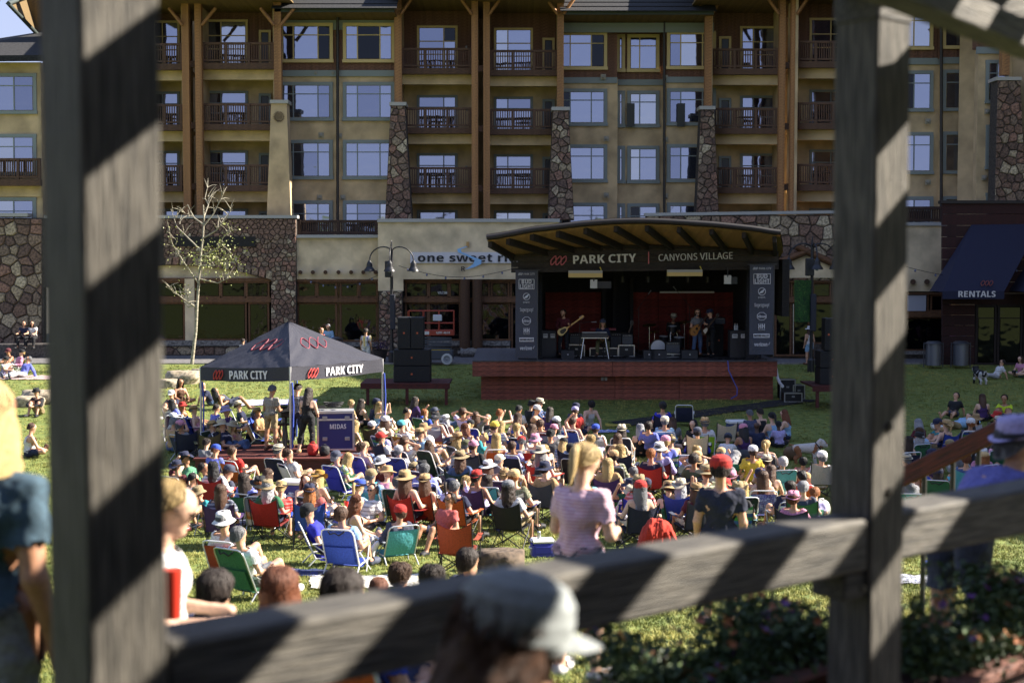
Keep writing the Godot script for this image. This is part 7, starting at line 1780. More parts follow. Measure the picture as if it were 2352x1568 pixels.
# ---------- the audience ----------
# region x y | pose | yaw (added to facing the stage; "=" absolute) | skin | top kind | bottom kind | hair | hat | chair | flags (g glasses, f face, scale)
const CROWD := """
a 270 110 G =-140 medium brown tank black shorts long:black - - f
a 165 225 N =168 light navy tee khaki shorts short:brown cap:white - gf
a 175 332 N =170 fair red tee white shorts short:blond cap:white - f,0.62
a 160 420 R =-100 light white long khaki trousers short:pale_grey cap:pale_grey beach:dark_green
a 500 150 L =-60 light navy tee denim trousers short:brown - -
a 632 215 R =-70 medium slate tank slate skirt long:black - -
a 672 388 G 10 light periwinkle tee khaki shorts short:dark_brown - -
a 752 395 C -30 light purple tee slate shorts short:black bucket:lavender beach:grey
a 890 348 C -15 light navy tee denim trousers short:brown cowboy:cream beach:stripe_green
a 1098 420 C -50 medium tan tee khaki shorts short:grey fedora:straw beach:blue
a 1092 446 N -55 medium orange tee navy shorts short:grey fedora:white - f
a 604 560 C -60 light slate tee denim trousers short:grey fedora:straw beach:dark_green f
a 705 545 C -45 light navy tee denim trousers short:brown sun:cream beach:navy
a 845 562 N -80 fair pink tank navy shorts long:blond sun:cream -
a 830 850 C 0 light red tee black shorts short:brown - lawn:orange
a 1332 812 C 5 light coral tee khaki shorts short:grey boater:cream beach:navy
a 1440 878 C -30 light pale_grey tee khaki shorts curly:brown - lawn:white g
a 808 1036 G -25 light slate tee khaki shorts short:brown cap:slate -
a 512 1030 C -50 medium lavender tee navy shorts short:dark_brown - beach:navy g
a 420 1143 G -40 light white tee black shorts short:black - -
a 140 1203 C -10 light black tee black shorts short:black cap:grey beach:black
a 1238 1094 G -15 fair white tank black skirt long:brown - -
a 1478 1348 N -50 fair white long white shorts short:blond bucket:white - 0.5
a 1640 1163 G =-150 fair black tank black skirt long:auburn - - f
a 1790 1108 G -10 fair light_blue strapless white skirt long:blond cowboy:gold -
a 1962 886 C -15 light tie_dye tee green shorts short:pale_grey cap:slate beach:royal_blue
a 2122 920 G -40 fair white tank tan shorts long:blond - -
a 2248 806 C -20 fair tan tank khaki shorts curly:brown - beach:royal_blue
b 40 118 G 0 fair tan tee black shorts short:blond - -
b 152 108 G 10 fair black tank black shorts long:dark_brown - -
b 312 90 G -10 dark navy tee navy shorts short:black cap:navy -
b 345 136 F -50 fair light_blue tank light_blue skirt long:blond - -
b 400 282 C -30 fair black tank black shorts long:brown cap:white lawn:purple
b 252 342 C 0 light tan tee khaki shorts short:brown cap:white camp:olive
b 90 342 G -20 fair cream tank tan shorts long:blond - -
b 655 212 G -60 fair white tank white shorts bun:dark_brown - -
b 575 330 C -20 fair white tee khaki shorts short:black cap:turquoise lawn:gold
b 345 458 C -25 light white tee black shorts short:brown cap:red camp:navy
b 832 218 A -15 light blue tee white shorts short:ginger - beach:green
b 742 84 G 0 medium purple long navy shorts long:dark_brown - -
b 932 190 R -60 light slate tee denim trousers short:brown cap:slate -
b 772 420 C -45 light light_blue tee slate shorts short:grey fedora:straw beach:slate g
b 612 520 H -15 light white tee denim shorts short:brown - beach:navy
b 880 562 C -20 fair navy tank navy shorts long:brown - beach:dark_green
b 545 606 C 0 light white tee blue shorts short:grey cap:pale_grey beach:blue
b 1190 470 C -40 fair lime tank khaki shorts long:blond cowboy:tan beach:slate
b 1282 542 C -15 light navy long navy shorts short:grey cap:olive beach:dark_green
b 1252 206 H 0 light lavender tee khaki shorts short:brown - -
b 1392 246 H -10 fair grey tee black shorts long:brown - -
b 1530 268 G 0 light black tee black shorts bald:black - -
b 1280 376 C -40 fair white tank tan shorts wavy:auburn - beach:royal_blue
b 1662 220 F -20 fair olive tank black shorts bun:ginger - -
b 1598 340 C -10 light white tee khaki shorts short:brown cap:yellow beach:royal_blue
b 1684 346 G -30 fair cream tank denim shorts long:blond - -
b 1872 178 G 0 medium white tee black shorts short:black - -
b 1862 262 G -5 fair blue tank navy shorts wavy:brown - -
b 2068 162 N -75 light black tank slate shorts short:auburn cap:white - gf
b 2094 92 N -80 light denim long denim trousers short:brown fedora:cream - f
b 2010 112 G -10 light black tee black shorts short:black cap:black -
b 2210 196 G 0 fair purple tee black shorts long:dark_brown - -
b 1840 372 C -15 fair black tee denim shorts braid:blond - lawn:blue
b 2100 336 C -5 light maroon tee khaki shorts short:brown - lawn:denim
b 2022 382 G -20 fair coral tank black shorts long:brown - -
b 2252 370 F -25 light white tee denim shorts short:brown cap:pink -
b 2240 428 N -40 fair denim long denim trousers short:ginger - - 0.8
b 2042 476 C -10 fair denim tank red shorts short:pale_grey bucket:pink lawn:red
b 2100 606 K -25 fair white tank white shorts long:grey sun:cream camp:red
b 1620 480 C 25 fair white tank white shorts long:blond - lawn:orange
b 1172 742 A -10 light navy tee khaki shorts short:white - lawn:pattern
b 1522 766 C -30 fair coral tank coral shorts long:brown sun:white beach:orange
b 242 856 C -10 light light_blue tee khaki shorts short:grey cap:khaki lawn:turquoise
b 432 832 C =165 fair pink tank white shorts short:blond sun:straw - f
b 612 872 K -15 fair black strapless navy skirt long:brown sun:straw camp:red
b 832 918 K -15 fair cream tank khaki shorts long:brown fedora:straw camp:rust
b 1160 998 Q -15 light navy tee black shorts short:grey - camp:orange
b 1748 978 Q -12 light white tee khaki shorts wavy:dark_brown cap:grey camp:black
b 272 1042 C =150 light white tee slate shorts short:grey - - gf
b 112 1162 G -60 fair white tank pink shorts wavy:auburn - -
b 572 1238 C 40 light slate long navy shorts short:brown cap:red lawn:turquoise
b 1122 1142 C 150 medium coral tee navy shorts short:dark_brown - - gf
c 702 138 G -10 light slate tee navy shorts short:black cap:navy -
c 690 178 G 25 light red tee navy shorts short:brown cap:lavender - g
c 872 128 L 40 fair white tank black shorts bun:black - -
c 665 312 A -20 light black tank khaki shorts short:brown - lawn:blue
c 915 372 C 0 light white tee khaki shorts short:brown cap:blue lawn:white
c 1200 382 C -5 fair black tank black shorts long:dark_brown fedora:cream beach:navy
c 1155 486 C -10 fair black tank black skirt long:brown - beach:black
c 862 500 C 5 fair cream tee khaki shorts curly:blond - -
c 640 582 C -10 light slate tee black shorts short:black cap:black camp:navy
c 682 636 C -10 fair black tank black shorts pony:blond - beach:black
c 1185 606 C -10 fair tan strapless navy shorts wavy:blond - camp:navy
c 1652 126 K 5 light royal_blue tee black shorts short:black beanie:black camp:navy
c 1672 286 C 0 light light_blue long khaki shorts short:grey cap:cream lawn:blue
c 1760 306 G -5 fair grey tee black shorts long:brown - -
c 1402 380 G 10 fair black tank black shorts wavy:pale_grey - -
c 1492 356 D -20 light periwinkle tee navy shorts short:dark_brown - -
c 1520 652 K -10 light navy tee slate shorts short:ginger - camp:red
c 1612 566 K -10 fair lavender long khaki shorts short:grey bucket:white camp:maroon
c 1862 712 C -10 fair red tank blue shorts short:brown beanie:red beach:stripe_white 0.72
c 2020 616 L -60 fair turquoise strapless green shorts bun:blond - -
c 1980 336 G =140 fair black tee black shorts long:black - - f
c 2030 406 C -10 light royal_blue long black shorts short:dark_brown cap:slate camp:cream
c 2112 306 C -5 light white tee khaki shorts short:grey fedora:straw lawn:lime
d 1030 226 G 5 medium navy tee khaki shorts short:grey - -
d 1142 212 G 10 fair black tank black shorts bun:dark_brown - -
d 1272 252 G 5 fair light_blue tank denim shorts pony:black - -
d 1402 226 G 45 fair light_blue tank navy shorts long:auburn - - g
d 962 366 G 10 medium purple tank black shorts long:black cap:pink -
d 1112 356 N -20 dark navy tee khaki shorts bald:black - -
d 1346 348 G -10 dark lavender tee black shorts short:black - - 0.85
d 1072 602 C 0 medium yellow tee khaki shorts short:brown cap:white -
d 1210 556 C -30 fair pink tank tan shorts pony:blond - lawn:slate
d 900 686 W -50 fair green tee slate shorts wavy:pale_grey - -
d 1222 710 C -10 fair lavender tee denim shorts short:brown fedora:cream -
d 1272 828 G -25 fair tan tank khaki shorts long:brown - -
d 1182 892 C -5 fair orange tank denim shorts long:brown - lawn:splash g
d 1402 738 C 5 light slate tee khaki shorts short:white - beach:turquoise
d 1830 662 C 0 light white tee khaki shorts short:grey cap:white camp:pale_grey
d 800 478 W -20 light white tee navy shorts short:black cap:slate -
d 825 848 G -10 light teal tee navy shorts short:grey - -
d 1480 1000 C 10 light navy tee black shorts short:dark_brown - lawn:stripe_lime
e 845 556 C -20 light white tee grey shorts short:grey - beach:green g
e 690 386 C -5 light white tee khaki shorts short:grey bucket:white lawn:rust
e 602 972 C -5 light navy tee black shorts short:dark_brown - lawn:stripe_blue
e 1272 948 C 10 fair black long black shorts long:auburn - lawn:red
e 1920 976 C -20 light blue tee navy shorts short:dark_brown - lawn:orange
e 1556 318 D -60 light royal_blue tee black shorts bun:black cap:black lawn:royal_blue
e 1912 358 C 0 light light_blue tee slate shorts short:brown - beach:blue
f 530 905 C -5 light slate tee navy shorts curly:brown - -
f 862 922 C 0 medium light_blue tee navy shorts curly:dark_brown - -
f 1228 768 C -25 light slate tee navy shorts short:dark_brown - -
f 1240 955 G -5 fair black tee navy shorts bun:blond - - 0.9
f 320 1120 G -5 fair navy tee navy shorts short:auburn - - 0.8
r 745 178 L 75 light black tee slate shorts short:black - -
r 1042 196 G -70 fair purple tank black shorts long:brown - -
r 1298 210 N 80 medium neon_yellow tee slate shorts short:dark_brown - - f
r 290 486 G 0 fair maroon tee black shorts long:pale_grey - -
r 520 470 N 70 light teal tee khaki shorts short:brown cap:navy -
r 892 488 G -5 fair navy tee navy shorts long:dark_brown - -
r 330 646 G 20 fair slate tee navy shorts short:brown - - 0.6
r 190 690 C 0 fair white tank navy shorts long:dark_brown - lawn:navy
r 165 876 C 10 light grey tee navy shorts short:grey boater:cream -
r 1240 520 C 0 light tan tee khaki shorts short:brown boater:straw -
r 1268 430 G 0 medium slate tee khaki shorts short:black - -
r 235 1100 C 20 light grey long black shorts curly:brown - -
r 180 1255 G 10 fair white tee navy shorts short:ginger - - 0.75
r 905 432 Y 60 light light_blue long khaki shorts short:brown - -
r 460 820 N 10 light purple tee blue shorts short:brown cap:navy -
x 2305 826 L =100 light white tee pale_grey trousers short:dark_brown - - gf
x 2344 818 G =120 fair pink tee light_blue shorts long:brown - - f
l 130 492 N =150 medium black tank navy shorts short:brown cap:maroon - f
l 380 508 C =120 fair pink long white shorts short:blond cap:black lawn:lime f
l 500 636 L =150 light periwinkle long pale_grey trousers short:grey - - gf
l 100 632 N =-120 fair pale_grey tee lavender shorts short:dark_brown cap:black - f
l 622 1186 N =170 light black long khaki shorts short:black fedora:black - f
x 74 972 G 0 light white tank navy shorts short:brown - -
"""
const REG := {"a": [357.5, 846.7, 0.21], "b": [799.7, 893.8, 0.21], "c": [1176.0, 893.8, 0.21], "d": [1505.3, 893.8, 0.21], "e": [357.5, 1081.9, 0.222], "f": [799.7, 1081.9, 0.222], "r": [2050.9, 865.5, 0.198], "l": [0.0, 733.8, 0.132], "x": [0.0, 0.0, 1.0]}
const SIT := {"C": "slouched low", "D": "turned sideways", "K": "sitting upright", "Q": "leg out", "G": "cross-legged", "N": "hugging knees", "L": "leaning back", "R": "reclining", "Y": "lying flat", "F": "holding up a phone", "H": "hands behind head", "A": "with an arm raised", "W": "bending forward", "S": "standing", "T": "standing"}
func fabric(c: String) -> Material:
	match c:
		"stripe_green": return stripes("stripe_green", ["3f8a3c", "2a5aa0", "2f7a48", "d8d8c8", "2a4a8a"], 3.0)
		"stripe_white": return stripes("stripe_white", ["c9c9d2", "c9c9d2", "c9c9d2", "3a4a9a", "b04040", "c9c9d2"], 1.5)
		"stripe_lime": return stripes("stripe_lime", ["2a3f8a", "8ab4d8", "9cc83a", "d0d8d8", "2a3f8a", "6aa0c8"], 2.4)
		"stripe_blue": return stripes("stripe_blue", ["252a66", "c07030", "d8d8d8", "252a66"], 1.6)
		"pattern": return splash("pattern", ["c2c2c8", "2a2c38", "8a8c98", "22242c"], 3.0)
		"splash": return splash("splash", ["3a2f8a", "6a7ac8", "2a2a6a", "9aa8d8", "5a3a8a"], 1.5)
		"tie_dye": return splash("tie_dye", ["1d2a5a", "d0c030", "3a8a3a", "2a3a7a", "d8d8d0", "7a2a5a"], 2.5)
	return mt(c, 0.85, "cloth")
func nice(c: String) -> String:
	return {"stripe_green": "green striped", "stripe_white": "white striped", "stripe_lime": "lime striped", "stripe_blue": "navy striped", "pattern": "black and white patterned", "splash": "purple tie-dyed", "tie_dye": "tie-dyed"}.get(c, c.replace("_", " "))
func crowd() -> void:
	var seen := {}
	var spots := []
	var n := 0
	for line in CROWD.split("\n"):
		var f := line.strip_edges().split(" ", false)
		if f.size() < 12: continue
		n += 1
		var rg: Array = REG[f[0]]
		var px: float = rg[0] + f[1].to_float() * rg[2]; var py: float = rg[1] + f[2].to_float() * rg[2]
		var pose := f[3]
		var flags: String = f[13] if f.size() > 13 else ""
		var sc := 1.0
		for q in flags.split(","):
			if q.is_valid_float(): sc = q.to_float()
		sc *= [0.97, 1.02, 0.99, 1.04, 0.95][n % 5]
		var hair := f[10].split(":"); var hat := f[11].split(":"); var ch := f[12].split(":")
		var w := {"scale": sc, "skin": f[5], "top": f[6], "toptype": f[7], "bottom": f[8], "bottype": f[9], "hair": hair[0], "haircolor": hair[-1], "glasses": "g" in flags, "face": "f" in flags, "shoes": ["black", "brown", "white", "slate", ""][n % 5]}
		if f[6] == "tie_dye": w.topmat = fabric("tie_dye"); w.top = "green"
		elif f[6] in ["lavender", "navy"] and n % 4 == 0: w.topmat = check("plaid_" + f[6], hexc(f[6]), hexc(f[6]).lightened(0.35))
		elif f[6] in ["white", "light_blue", "pink"] and n % 4 == 1: w.topmat = stripes("band_" + f[6], [f[6], f[6], hexc(f[6]).darkened(0.35)], 14.0)
		elif f[6] in ["white", "blue", "purple"] and n % 5 == 2: w.topmat = splash("print_" + f[6], [f[6], f[6], hexc(f[6]).lightened(0.4), hexc(f[6]).darkened(0.4)], 5.0)
		var top := 0.0
		if hat[0] != "-": w.hat = hat[0]; w.hatcolor = hat[1]; top = 0.045
		var j := skeleton(pose)
		var at := on_ground(px, py, (j.crown.y + top) * sc)
		var face := rad_to_deg(atan2(-(4.5 - at.x), 50.0 + at.z))
		var yaw: float = f[4].substr(1).to_float() if f[4].begins_with("=") else face + f[4].to_float()
		at -= (Basis(Vector3.UP, deg_to_rad(yaw)) * Vector3(j.crown.x, 0, j.crown.z)) * sc
		at.y = ground(-at.z)
		var wear: String = (nice(hat[1]) + " " + {"sun": "sun hat", "cowboy": "cowboy hat", "boater": "banded hat", "bucket": "bucket hat"}.get(hat[0], hat[0])) if hat[0] != "-" else (nice(hair[1]) + " " + {"short": "short", "long": "long", "wavy": "wavy", "curly": "curly", "pony": "tied back", "bun": "bunned", "braid": "braided"}.get(hair[0], "") + " hair") if hair[0] != "bald" else "shaved head"
		var shirt: String = nice(f[6]) + " " + {"tee": "shirt", "long": "long shirt", "tank": "sleeveless top", "strapless": "strapless top"}[f[7]]
		var kinds := {"beach": "beach chair", "lawn": "lawn chair", "camp": "camp chair"}
		var seat: String = ("in %s %s" % [nice(ch[1]), kinds[ch[0]]]) if ch[0] != "-" else "on the lawn"
		var label := "person with %s and %s %s %s" % [wear, shirt, SIT[pose], seat]
		if sc < 0.8: label = "child with %s and %s %s %s" % [wear, shirt, SIT[pose], seat]
		if seen.has(label): label = label.replace(" on the lawn", "") + " wearing %s %s" % [nice(f[8]), f[9]]
		if label.split(" ").size() > 16: label = label.replace(" " + SIT[pose], "")
		seen[label] = true
		spots.append(at)
		person(at, yaw, pose, w, label, "audience on the lawn")
		if ch[0] != "-":
			var cl := "%s %s under the person with %s and %s" % [nice(ch[1]), kinds[ch[0]], wear, shirt]
			chair(at, yaw, ch[0], ch[1], cl, "folding chairs on the lawn", fabric(ch[1]))
	# more listeners fill the gaps between the ones picked out above
	rng.seed = 404
	var tops := ["white", "navy", "grey", "black", "lavender", "light_blue", "red", "coral", "slate", "periwinkle", "teal", "olive", "pink", "yellow", "purple", "tan", "denim", "maroon", "green", "pale_grey"]
	var hairs := ["short", "short", "long", "long", "wavy", "curly", "pony", "bun", "braid"]; var tints := ["brown", "dark_brown", "blond", "black", "auburn", "grey", "ginger", "pale_grey"]
	var hats := ["-", "-", "-", "cap", "cap", "sun", "fedora", "bucket", "cowboy"]; var hcol := ["white", "navy", "straw", "cream", "red", "black", "tan", "khaki", "pink", "blue"]
	var chairs := ["beach", "lawn", "camp", "-", "-"]; var ccol := ["blue", "royal_blue", "navy", "green", "red", "dark_green", "orange", "turquoise", "slate", "stripe_blue", "stripe_green", "purple"]
	var area := PackedVector2Array([Vector2(385, 905), Vector2(460, 905), Vector2(470, 960), Vector2(600, 950), Vector2(820, 985), Vector2(900, 938), Vector2(1180, 945), Vector2(1480, 985), Vector2(1860, 1040), Vector2(1880, 1120), Vector2(1500, 1110), Vector2(1260, 1075), Vector2(1090, 1100), Vector2(960, 1105), Vector2(700, 1105), Vector2(395, 1115)])
	var bank := PackedVector2Array([Vector2(2085, 985), Vector2(2200, 950), Vector2(2350, 935), Vector2(2350, 1020), Vector2(2230, 1040), Vector2(2090, 1105)])
	var extra := 0
	for tries in 2600:
		var q := Vector2(rng.randf_range(380, 1890) if tries % 4 else rng.randf_range(2080, 2350), rng.randf_range(900, 1120))
		var row := [tops[rng.randi() % tops.size()], ["tee", "tee", "tank", "long"][rng.randi() % 4], hairs[rng.randi() % 9], tints[rng.randi() % 8], hats[rng.randi() % 9], hcol[rng.randi() % 10], chairs[rng.randi() % 5], ccol[rng.randi() % 12], rng.randf_range(-35, 25), ["khaki", "black", "navy", "denim", "white", "slate"][rng.randi() % 6], ["light", "fair", "medium", "light"][rng.randi() % 4]]
		if extra >= 135 or not (Geometry2D.is_point_in_polygon(q, area) or Geometry2D.is_point_in_polygon(q, bank)) or (q.x > 505 and q.x < 835 and q.y > 925 and q.y < 1085): continue
		var pose: String = {"beach": ["C", "C", "H", "D"], "lawn": ["C", "C", "A", "D"], "camp": ["K", "K", "Q", "K"], "-": ["G", "N", "L", "F"]}[row[6]][rng.randi() % 4]
		var j := skeleton(pose)
		var at := on_ground(q.x, q.y, j.crown.y + 0.03)
		var free := true
		for o in spots:
			if Vector2(o.x - at.x, (o.z - at.z) * 0.8).length() < 0.72: free = false; break
		if not free: continue
		var yaw: float = rad_to_deg(atan2(-(4.5 - at.x), 50.0 + at.z)) + row[8] + (130.0 if extra % 9 == 4 and row[6] == "-" else 0.0)
		spots.append(at)
		at -= Basis(Vector3.UP, deg_to_rad(yaw)) * Vector3(j.crown.x, 0, j.crown.z); at.y = ground(-at.z)
		var w := {"scale": rng.randf_range(0.9, 1.05), "skin": row[10], "top": row[0], "toptype": row[1], "bottom": row[9], "bottype": "shorts", "hair": row[2], "haircolor": row[3], "shoes": ["black", "white", ""][extra % 3], "face": extra % 9 == 4}
		if extra % 4 == 0: w.topmat = stripes("band_" + row[0], [row[0], row[0], hexc(row[0]).lightened(0.4)], 14.0)
		elif extra % 5 == 0: w.topmat = check("plaid_" + row[0], hexc(row[0]), hexc(row[0]).lightened(0.35))
		var wear: String = nice(row[3]) + " " + {"pony": "tied back", "bun": "bunned", "braid": "braided"}.get(row[2], row[2]) + " hair"
		if row[4] != "-": w.hat = row[4]; w.hatcolor = row[5]; wear = nice(row[5]) + " " + {"sun": "sun hat", "cowboy": "cowboy hat", "bucket": "bucket hat"}.get(row[4], row[4])
		var shirt: String = nice(row[0]) + " " + {"tee": "shirt", "long": "long shirt", "tank": "sleeveless top"}[row[1]]
		var kn: String = {"beach": "beach chair", "lawn": "lawn chair", "camp": "camp chair", "-": ""}[row[6]]
		var label := "person with %s and %s %s %s" % [wear, shirt, SIT[pose], ("in %s %s" % [nice(row[7]), kn]) if kn else "on the lawn"]
		if seen.has(label) or label.split(" ").size() > 16: continue
		seen[label] = true
		person(at, yaw, pose, w, label, "audience on the lawn")
		if kn: chair(at, yaw, row[6], row[7], "%s %s under the person with %s and %s" % [nice(row[7]), kn, wear, shirt], "folding chairs on the lawn", fabric(row[7]))
		extra += 1
	# empty chairs, coolers, bags, blankets
	for q in [["beach", "purple", 398, 1010, "beside the dark green one"], ["beach", "dark_green", 425, 1015, "between two purple ones"], ["beach", "navy", 447, 1018, "beside the tent leg"], ["camp", "olive", 478, 1068, "folded before the red platform"], ["camp", "navy", 430, 1062, "behind the white tote bag"], ["camp", "rust", 1052, 1318, "standing before the white quilt"], ["camp", "cream", 1664, 1040, "beside grey bags"], ["beach", "navy", 1630, 1140, "behind child in navy"], ["lawn", "navy", 1572, 978, "on the shaded grass"], ["camp", "blue", 615, 1010, "left of the checked shirts"]]:
		var at := on_ground(q[2], q[3])
		chair(at, -20 + int(q[2]) % 40, q[0], q[1], "empty %s %s %s" % [nice(q[1]), {"beach": "beach chair", "lawn": "lawn chair", "camp": "camp chair"}[q[0]], q[4]], "folding chairs on the lawn")
	cooler("blue cooler with white lid behind the gold cowboy hat", on_ground(676, 1152), -12, Vector3(0.62, 0.5, 0.4), "25287a")
	cooler("white topped blue cooler carrying a red cup", on_ground(772, 1218), 20, Vector3(0.75, 0.45, 0.42), "2a3080")
	cooler("blue and white cooler with a can on top", on_ground(1246, 1278), 8, Vector3(0.42, 0.32, 0.3), "2a2f90")
	cooler("grey blue cooler in the shade beside pink cap", on_ground(1692, 1004), 5, Vector3(0.6, 0.52, 0.4), "33466e")
	cooler("soft blue cooler beside the black camp chair", on_ground(1158, 1218), 0, Vector3(0.34, 0.36, 0.3), "2a2f9c", "pale_grey")
	cooler("red cooler with light blue lid behind bald man", on_ground(850, 1150), 10, Vector3(0.5, 0.4, 0.36), "7a2318", "turquoise")
	var cup := on_ground(772, 1218) + Vector3(0.2, 0.455, 0)
	solo("red_cup", "red plastic cup on the white cooler lid", "cup", B.new().lathe([Vector2(0.03, 0), Vector2(0.045, 0.12), Vector2(0.042, 0.12), Vector2(0.028, 0.005), Vector2(0, 0.005)], 14).mesh(), mt("b8281c", 0.4), cup)
	solo("drink_can", "silver drink can on the small blue cooler", "can", B.new().lathe([Vector2(0.026, 0), Vector2(0.033, 0.01), Vector2(0.033, 0.11), Vector2(0.026, 0.12), Vector2(0, 0.118)], 14).mesh(), mt("b8bac0", 0.3, "", 0.8), on_ground(1246, 1278) + Vector3(-0.06, 0.325, 0))
	bag("tote_bag", "white canvas tote with a pineapple inside", on_ground(413, 1112), Vector3(0.5, 0.45, 0.25), "cream")
	bag("backpack", "bright blue backpack on the grass behind straw fedora", on_ground(972, 1190), Vector3(0.36, 0.42, 0.3), "blue")
	bag("backpack", "black backpack on the grass near the red camp chair", on_ground(1264, 1128), Vector3(0.5, 0.34, 0.35), "black")
	bag("duffel_bag", "black bag lying on the sunlit grass left of tent", on_ground(447, 974), Vector3(0.5, 0.26, 0.3), "black")
	bag("duffel_bag", "long charcoal bag behind the cream camp chairs", on_ground(1690, 1068), Vector3(1.1, 0.4, 0.4), "303034")
	bag("duffel_bag", "round charcoal bag beside white bucket hat", on_ground(1566, 1066), Vector3(0.7, 0.35, 0.4), "2c2c31")
	bag("backpack", "black and grey backpack beside the empty blue chair", on_ground(1568, 1212), Vector3(0.36, 0.4, 0.3), "26262b")
	bag("plastic_bag", "white plastic bag beside the lime striped chair", on_ground(1886, 1186), Vector3(0.4, 0.34, 0.36), "white")
	bag("plastic_bag", "small white plastic bag behind straw fedora", on_ground(1002, 1118), Vector3(0.36, 0.2, 0.3), "white")
	bag("green_bag", "bright green shopping bag beside the red camp chair", on_ground(1424, 1172), Vector3(0.3, 0.34, 0.16), "2c7428")
	bag("straw_basket", "woven brown basket beside the bulldog", on_ground(1816, 1056), Vector3(0.4, 0.36, 0.3), "6a5238")
	var tf := FastNoiseLite.new(); tf.frequency = 2.2; tf.seed = 6
	solo("towel_heap", "bright red towel draped over a low chair", "towel", B.new().grid(26, 18, func(u, v):
		var x: float = (u - 0.5) * 2.0; var a: float = v * PI
		var top: float = 0.66 * (1.0 - pow(absf(x), 3.0) * 0.75) * pow(sin(a * 0.9 + 0.1), 0.55)
		return Vector3(x * 0.36 * (1.0 + 0.12 * cos(a)), 0.04 + top + 0.07 * tf.get_noise_2d(u * 3, v * 3), 0.3 * cos(a) + 0.08 * tf.get_noise_2d(u * 5 + 7, v * 2)), 0.015).mesh(), mt("b32d16", 0.9, "cloth"), on_ground(1510, 1285))
	blanket("crumpled white floral quilt on the near lawn", on_ground(845, 1340), 10, 1.7, 1.5, splash("quilt", ["c9c5bc", "d2cec6", "bfb9ac", "d8d5cf"], 1.4))
	blanket("navy and grey blanket under the person in white tank", on_ground(610, 1198), 8, 2.4, 1.3, splash("bluegrey", ["2c3148", "5a6480", "3a3c44", "8a90a8"], 0.8))
	blanket("dark navy striped blanket behind the auburn hair", on_ground(690, 1318), -15, 0.9, 0.7, stripes("navy_band", ["1d2250", "2a2f6a", "b8b8c8", "1d2250"], 1.5))
	blanket("orange red blanket under the person in slate shirt", on_ground(560, 1185), 20, 1.3, 0.9, mt("rust", 0.9, "cloth"))
	blanket("lavender blanket on the sunlit slope behind the tent", on_ground(640, 925), 5, 2.6, 1.4, splash("lav", ["a9a4d0", "c4c0e0", "8a88b8", "d0cfe2"], 0.7))
	blanket("blue print blanket beside the red camp chair", on_ground(1545, 1190), 0, 1.0, 0.6, splash("bluep", ["2a3a8a", "8a9ad0", "d0d4e0"], 1.6))
	blanket("black and white swirl rug right of the thick post", on_ground(2150, 1335), 0, 1.6, 1.0, splash("swirl", ["c9c9cf", "2c2f3c", "c9c9cf", "4a5268"], 0.9))
	blanket("blue towel crumpled on grass right of the post", on_ground(2175, 1296), 0, 0.7, 0.4, mt("blue", 0.9, "cloth"))
	blanket("yellow mat on the shaded grass before the stage", on_ground(1420, 978), 0, 0.8, 0.5, mt("b0a040", 0.9, "cloth"))
	blanket("black carpet strip lying from stage front to crowd", on_ground(1650, 945), -52, 1.0, 9.0, mt("14141a", 0.95, "cloth"))
	blanket("tan blanket on the lit lawn far left", on_ground(70, 868), 0, 2.4, 1.4, mt("b59c98", 0.9, "cloth"))
	blanket("blue print towel behind the person in lavender cap", on_ground(1404, 992), 0, 1.1, 0.5, splash("bluep", [], 1.6))
	dog(on_ground(1852, 1066), -98, "white and tan bulldog standing on the shaded grass", "c0b9b0", "8a5a38", 1.05)
	dog(on_ground(2252, 882), 10, "black and white dog on grass beside the rental hut", "1a191b", "c0bcb8", 1.1)
	# people along the walkway
	var far := [[840, 752, "S", -10, "white", "tee", "white", "skirt", "short", "dark_brown", "", "person in striped white and yellow dress on the walkway"], [755, 742, "T", 160, "light_blue", "long", "khaki", "trousers", "short", "white", "", "white haired person in blue shirt at the litter bin"], [738, 750, "S", -120, "coral", "long", "coral", "skirt", "short", "brown", "", "person in coral dress at the litter bin"], [558, 776, "S", -20, "pale_grey", "tee", "slate", "shorts", "short", "dark_brown", "", "child in pale grey shirt before the arched shop"], [1860, 748, "S", 20, "white", "tank", "light_blue", "shorts", "long", "brown", "sun:white", "person in white hat and white top beside the lamp banner"], [2192, 744, "S", -80, "pink", "tee", "black", "trousers", "long", "dark_brown", "", "person in pink top beside the steel bins"], [2212, 744, "S", 100, "pale_grey", "tee", "grey", "shorts", "long", "brown", "", "person with long hair facing the pink top beside bins"], [2304, 738, "S", -90, "black", "tee", "slate", "shorts", "short", "dark_brown", "", "person in black shirt before the rental hut"], [2318, 742, "S", 120, "slate", "tee", "navy", "shorts", "long", "brown", "", "person half behind the black shirt by rental hut"]]
	for q in far:
		var sc := 0.78 if q[0] == 558 else 1.0
		var hh := 1.78 * sc
		var at := on_ground(q[0], q[1], hh)
		if -at.z > 66.0: at = P(q[0], q[1], 66.5); at.y = 0.33
		var w := {"scale": sc, "skin": "light", "top": q[4], "toptype": q[5], "bottom": q[6], "bottype": q[7], "hair": q[8], "haircolor": q[9], "shoes": "brown"}
		if q[10]: w.hat = "sun"; w.hatcolor = "white"
		if q[0] == 840: w.topmat = stripes("dress", ["c8c4b8", "2a3f8a", "c8c4b8", "c0a030"], 3.0, true)
		person(at, q[3], q[2], w, q[11], "people on the walkway")
	for q in [[57, 748, "navy", "short", "person in dark dotted top sitting on the stone ledge"], [76, 748, "white", "long", "long haired person in white shirt sitting on the stone ledge"]]:
		var at := P(q[0], q[1] + 36, 68.0); at.y = 0.75
		person(at, 175, "J", {"skin": "light", "top": q[2], "bottom": "black", "bottype": "trousers", "hair": q[3], "haircolor": "black", "shoes": "black", "face": true}, q[4], "people on the walkway")
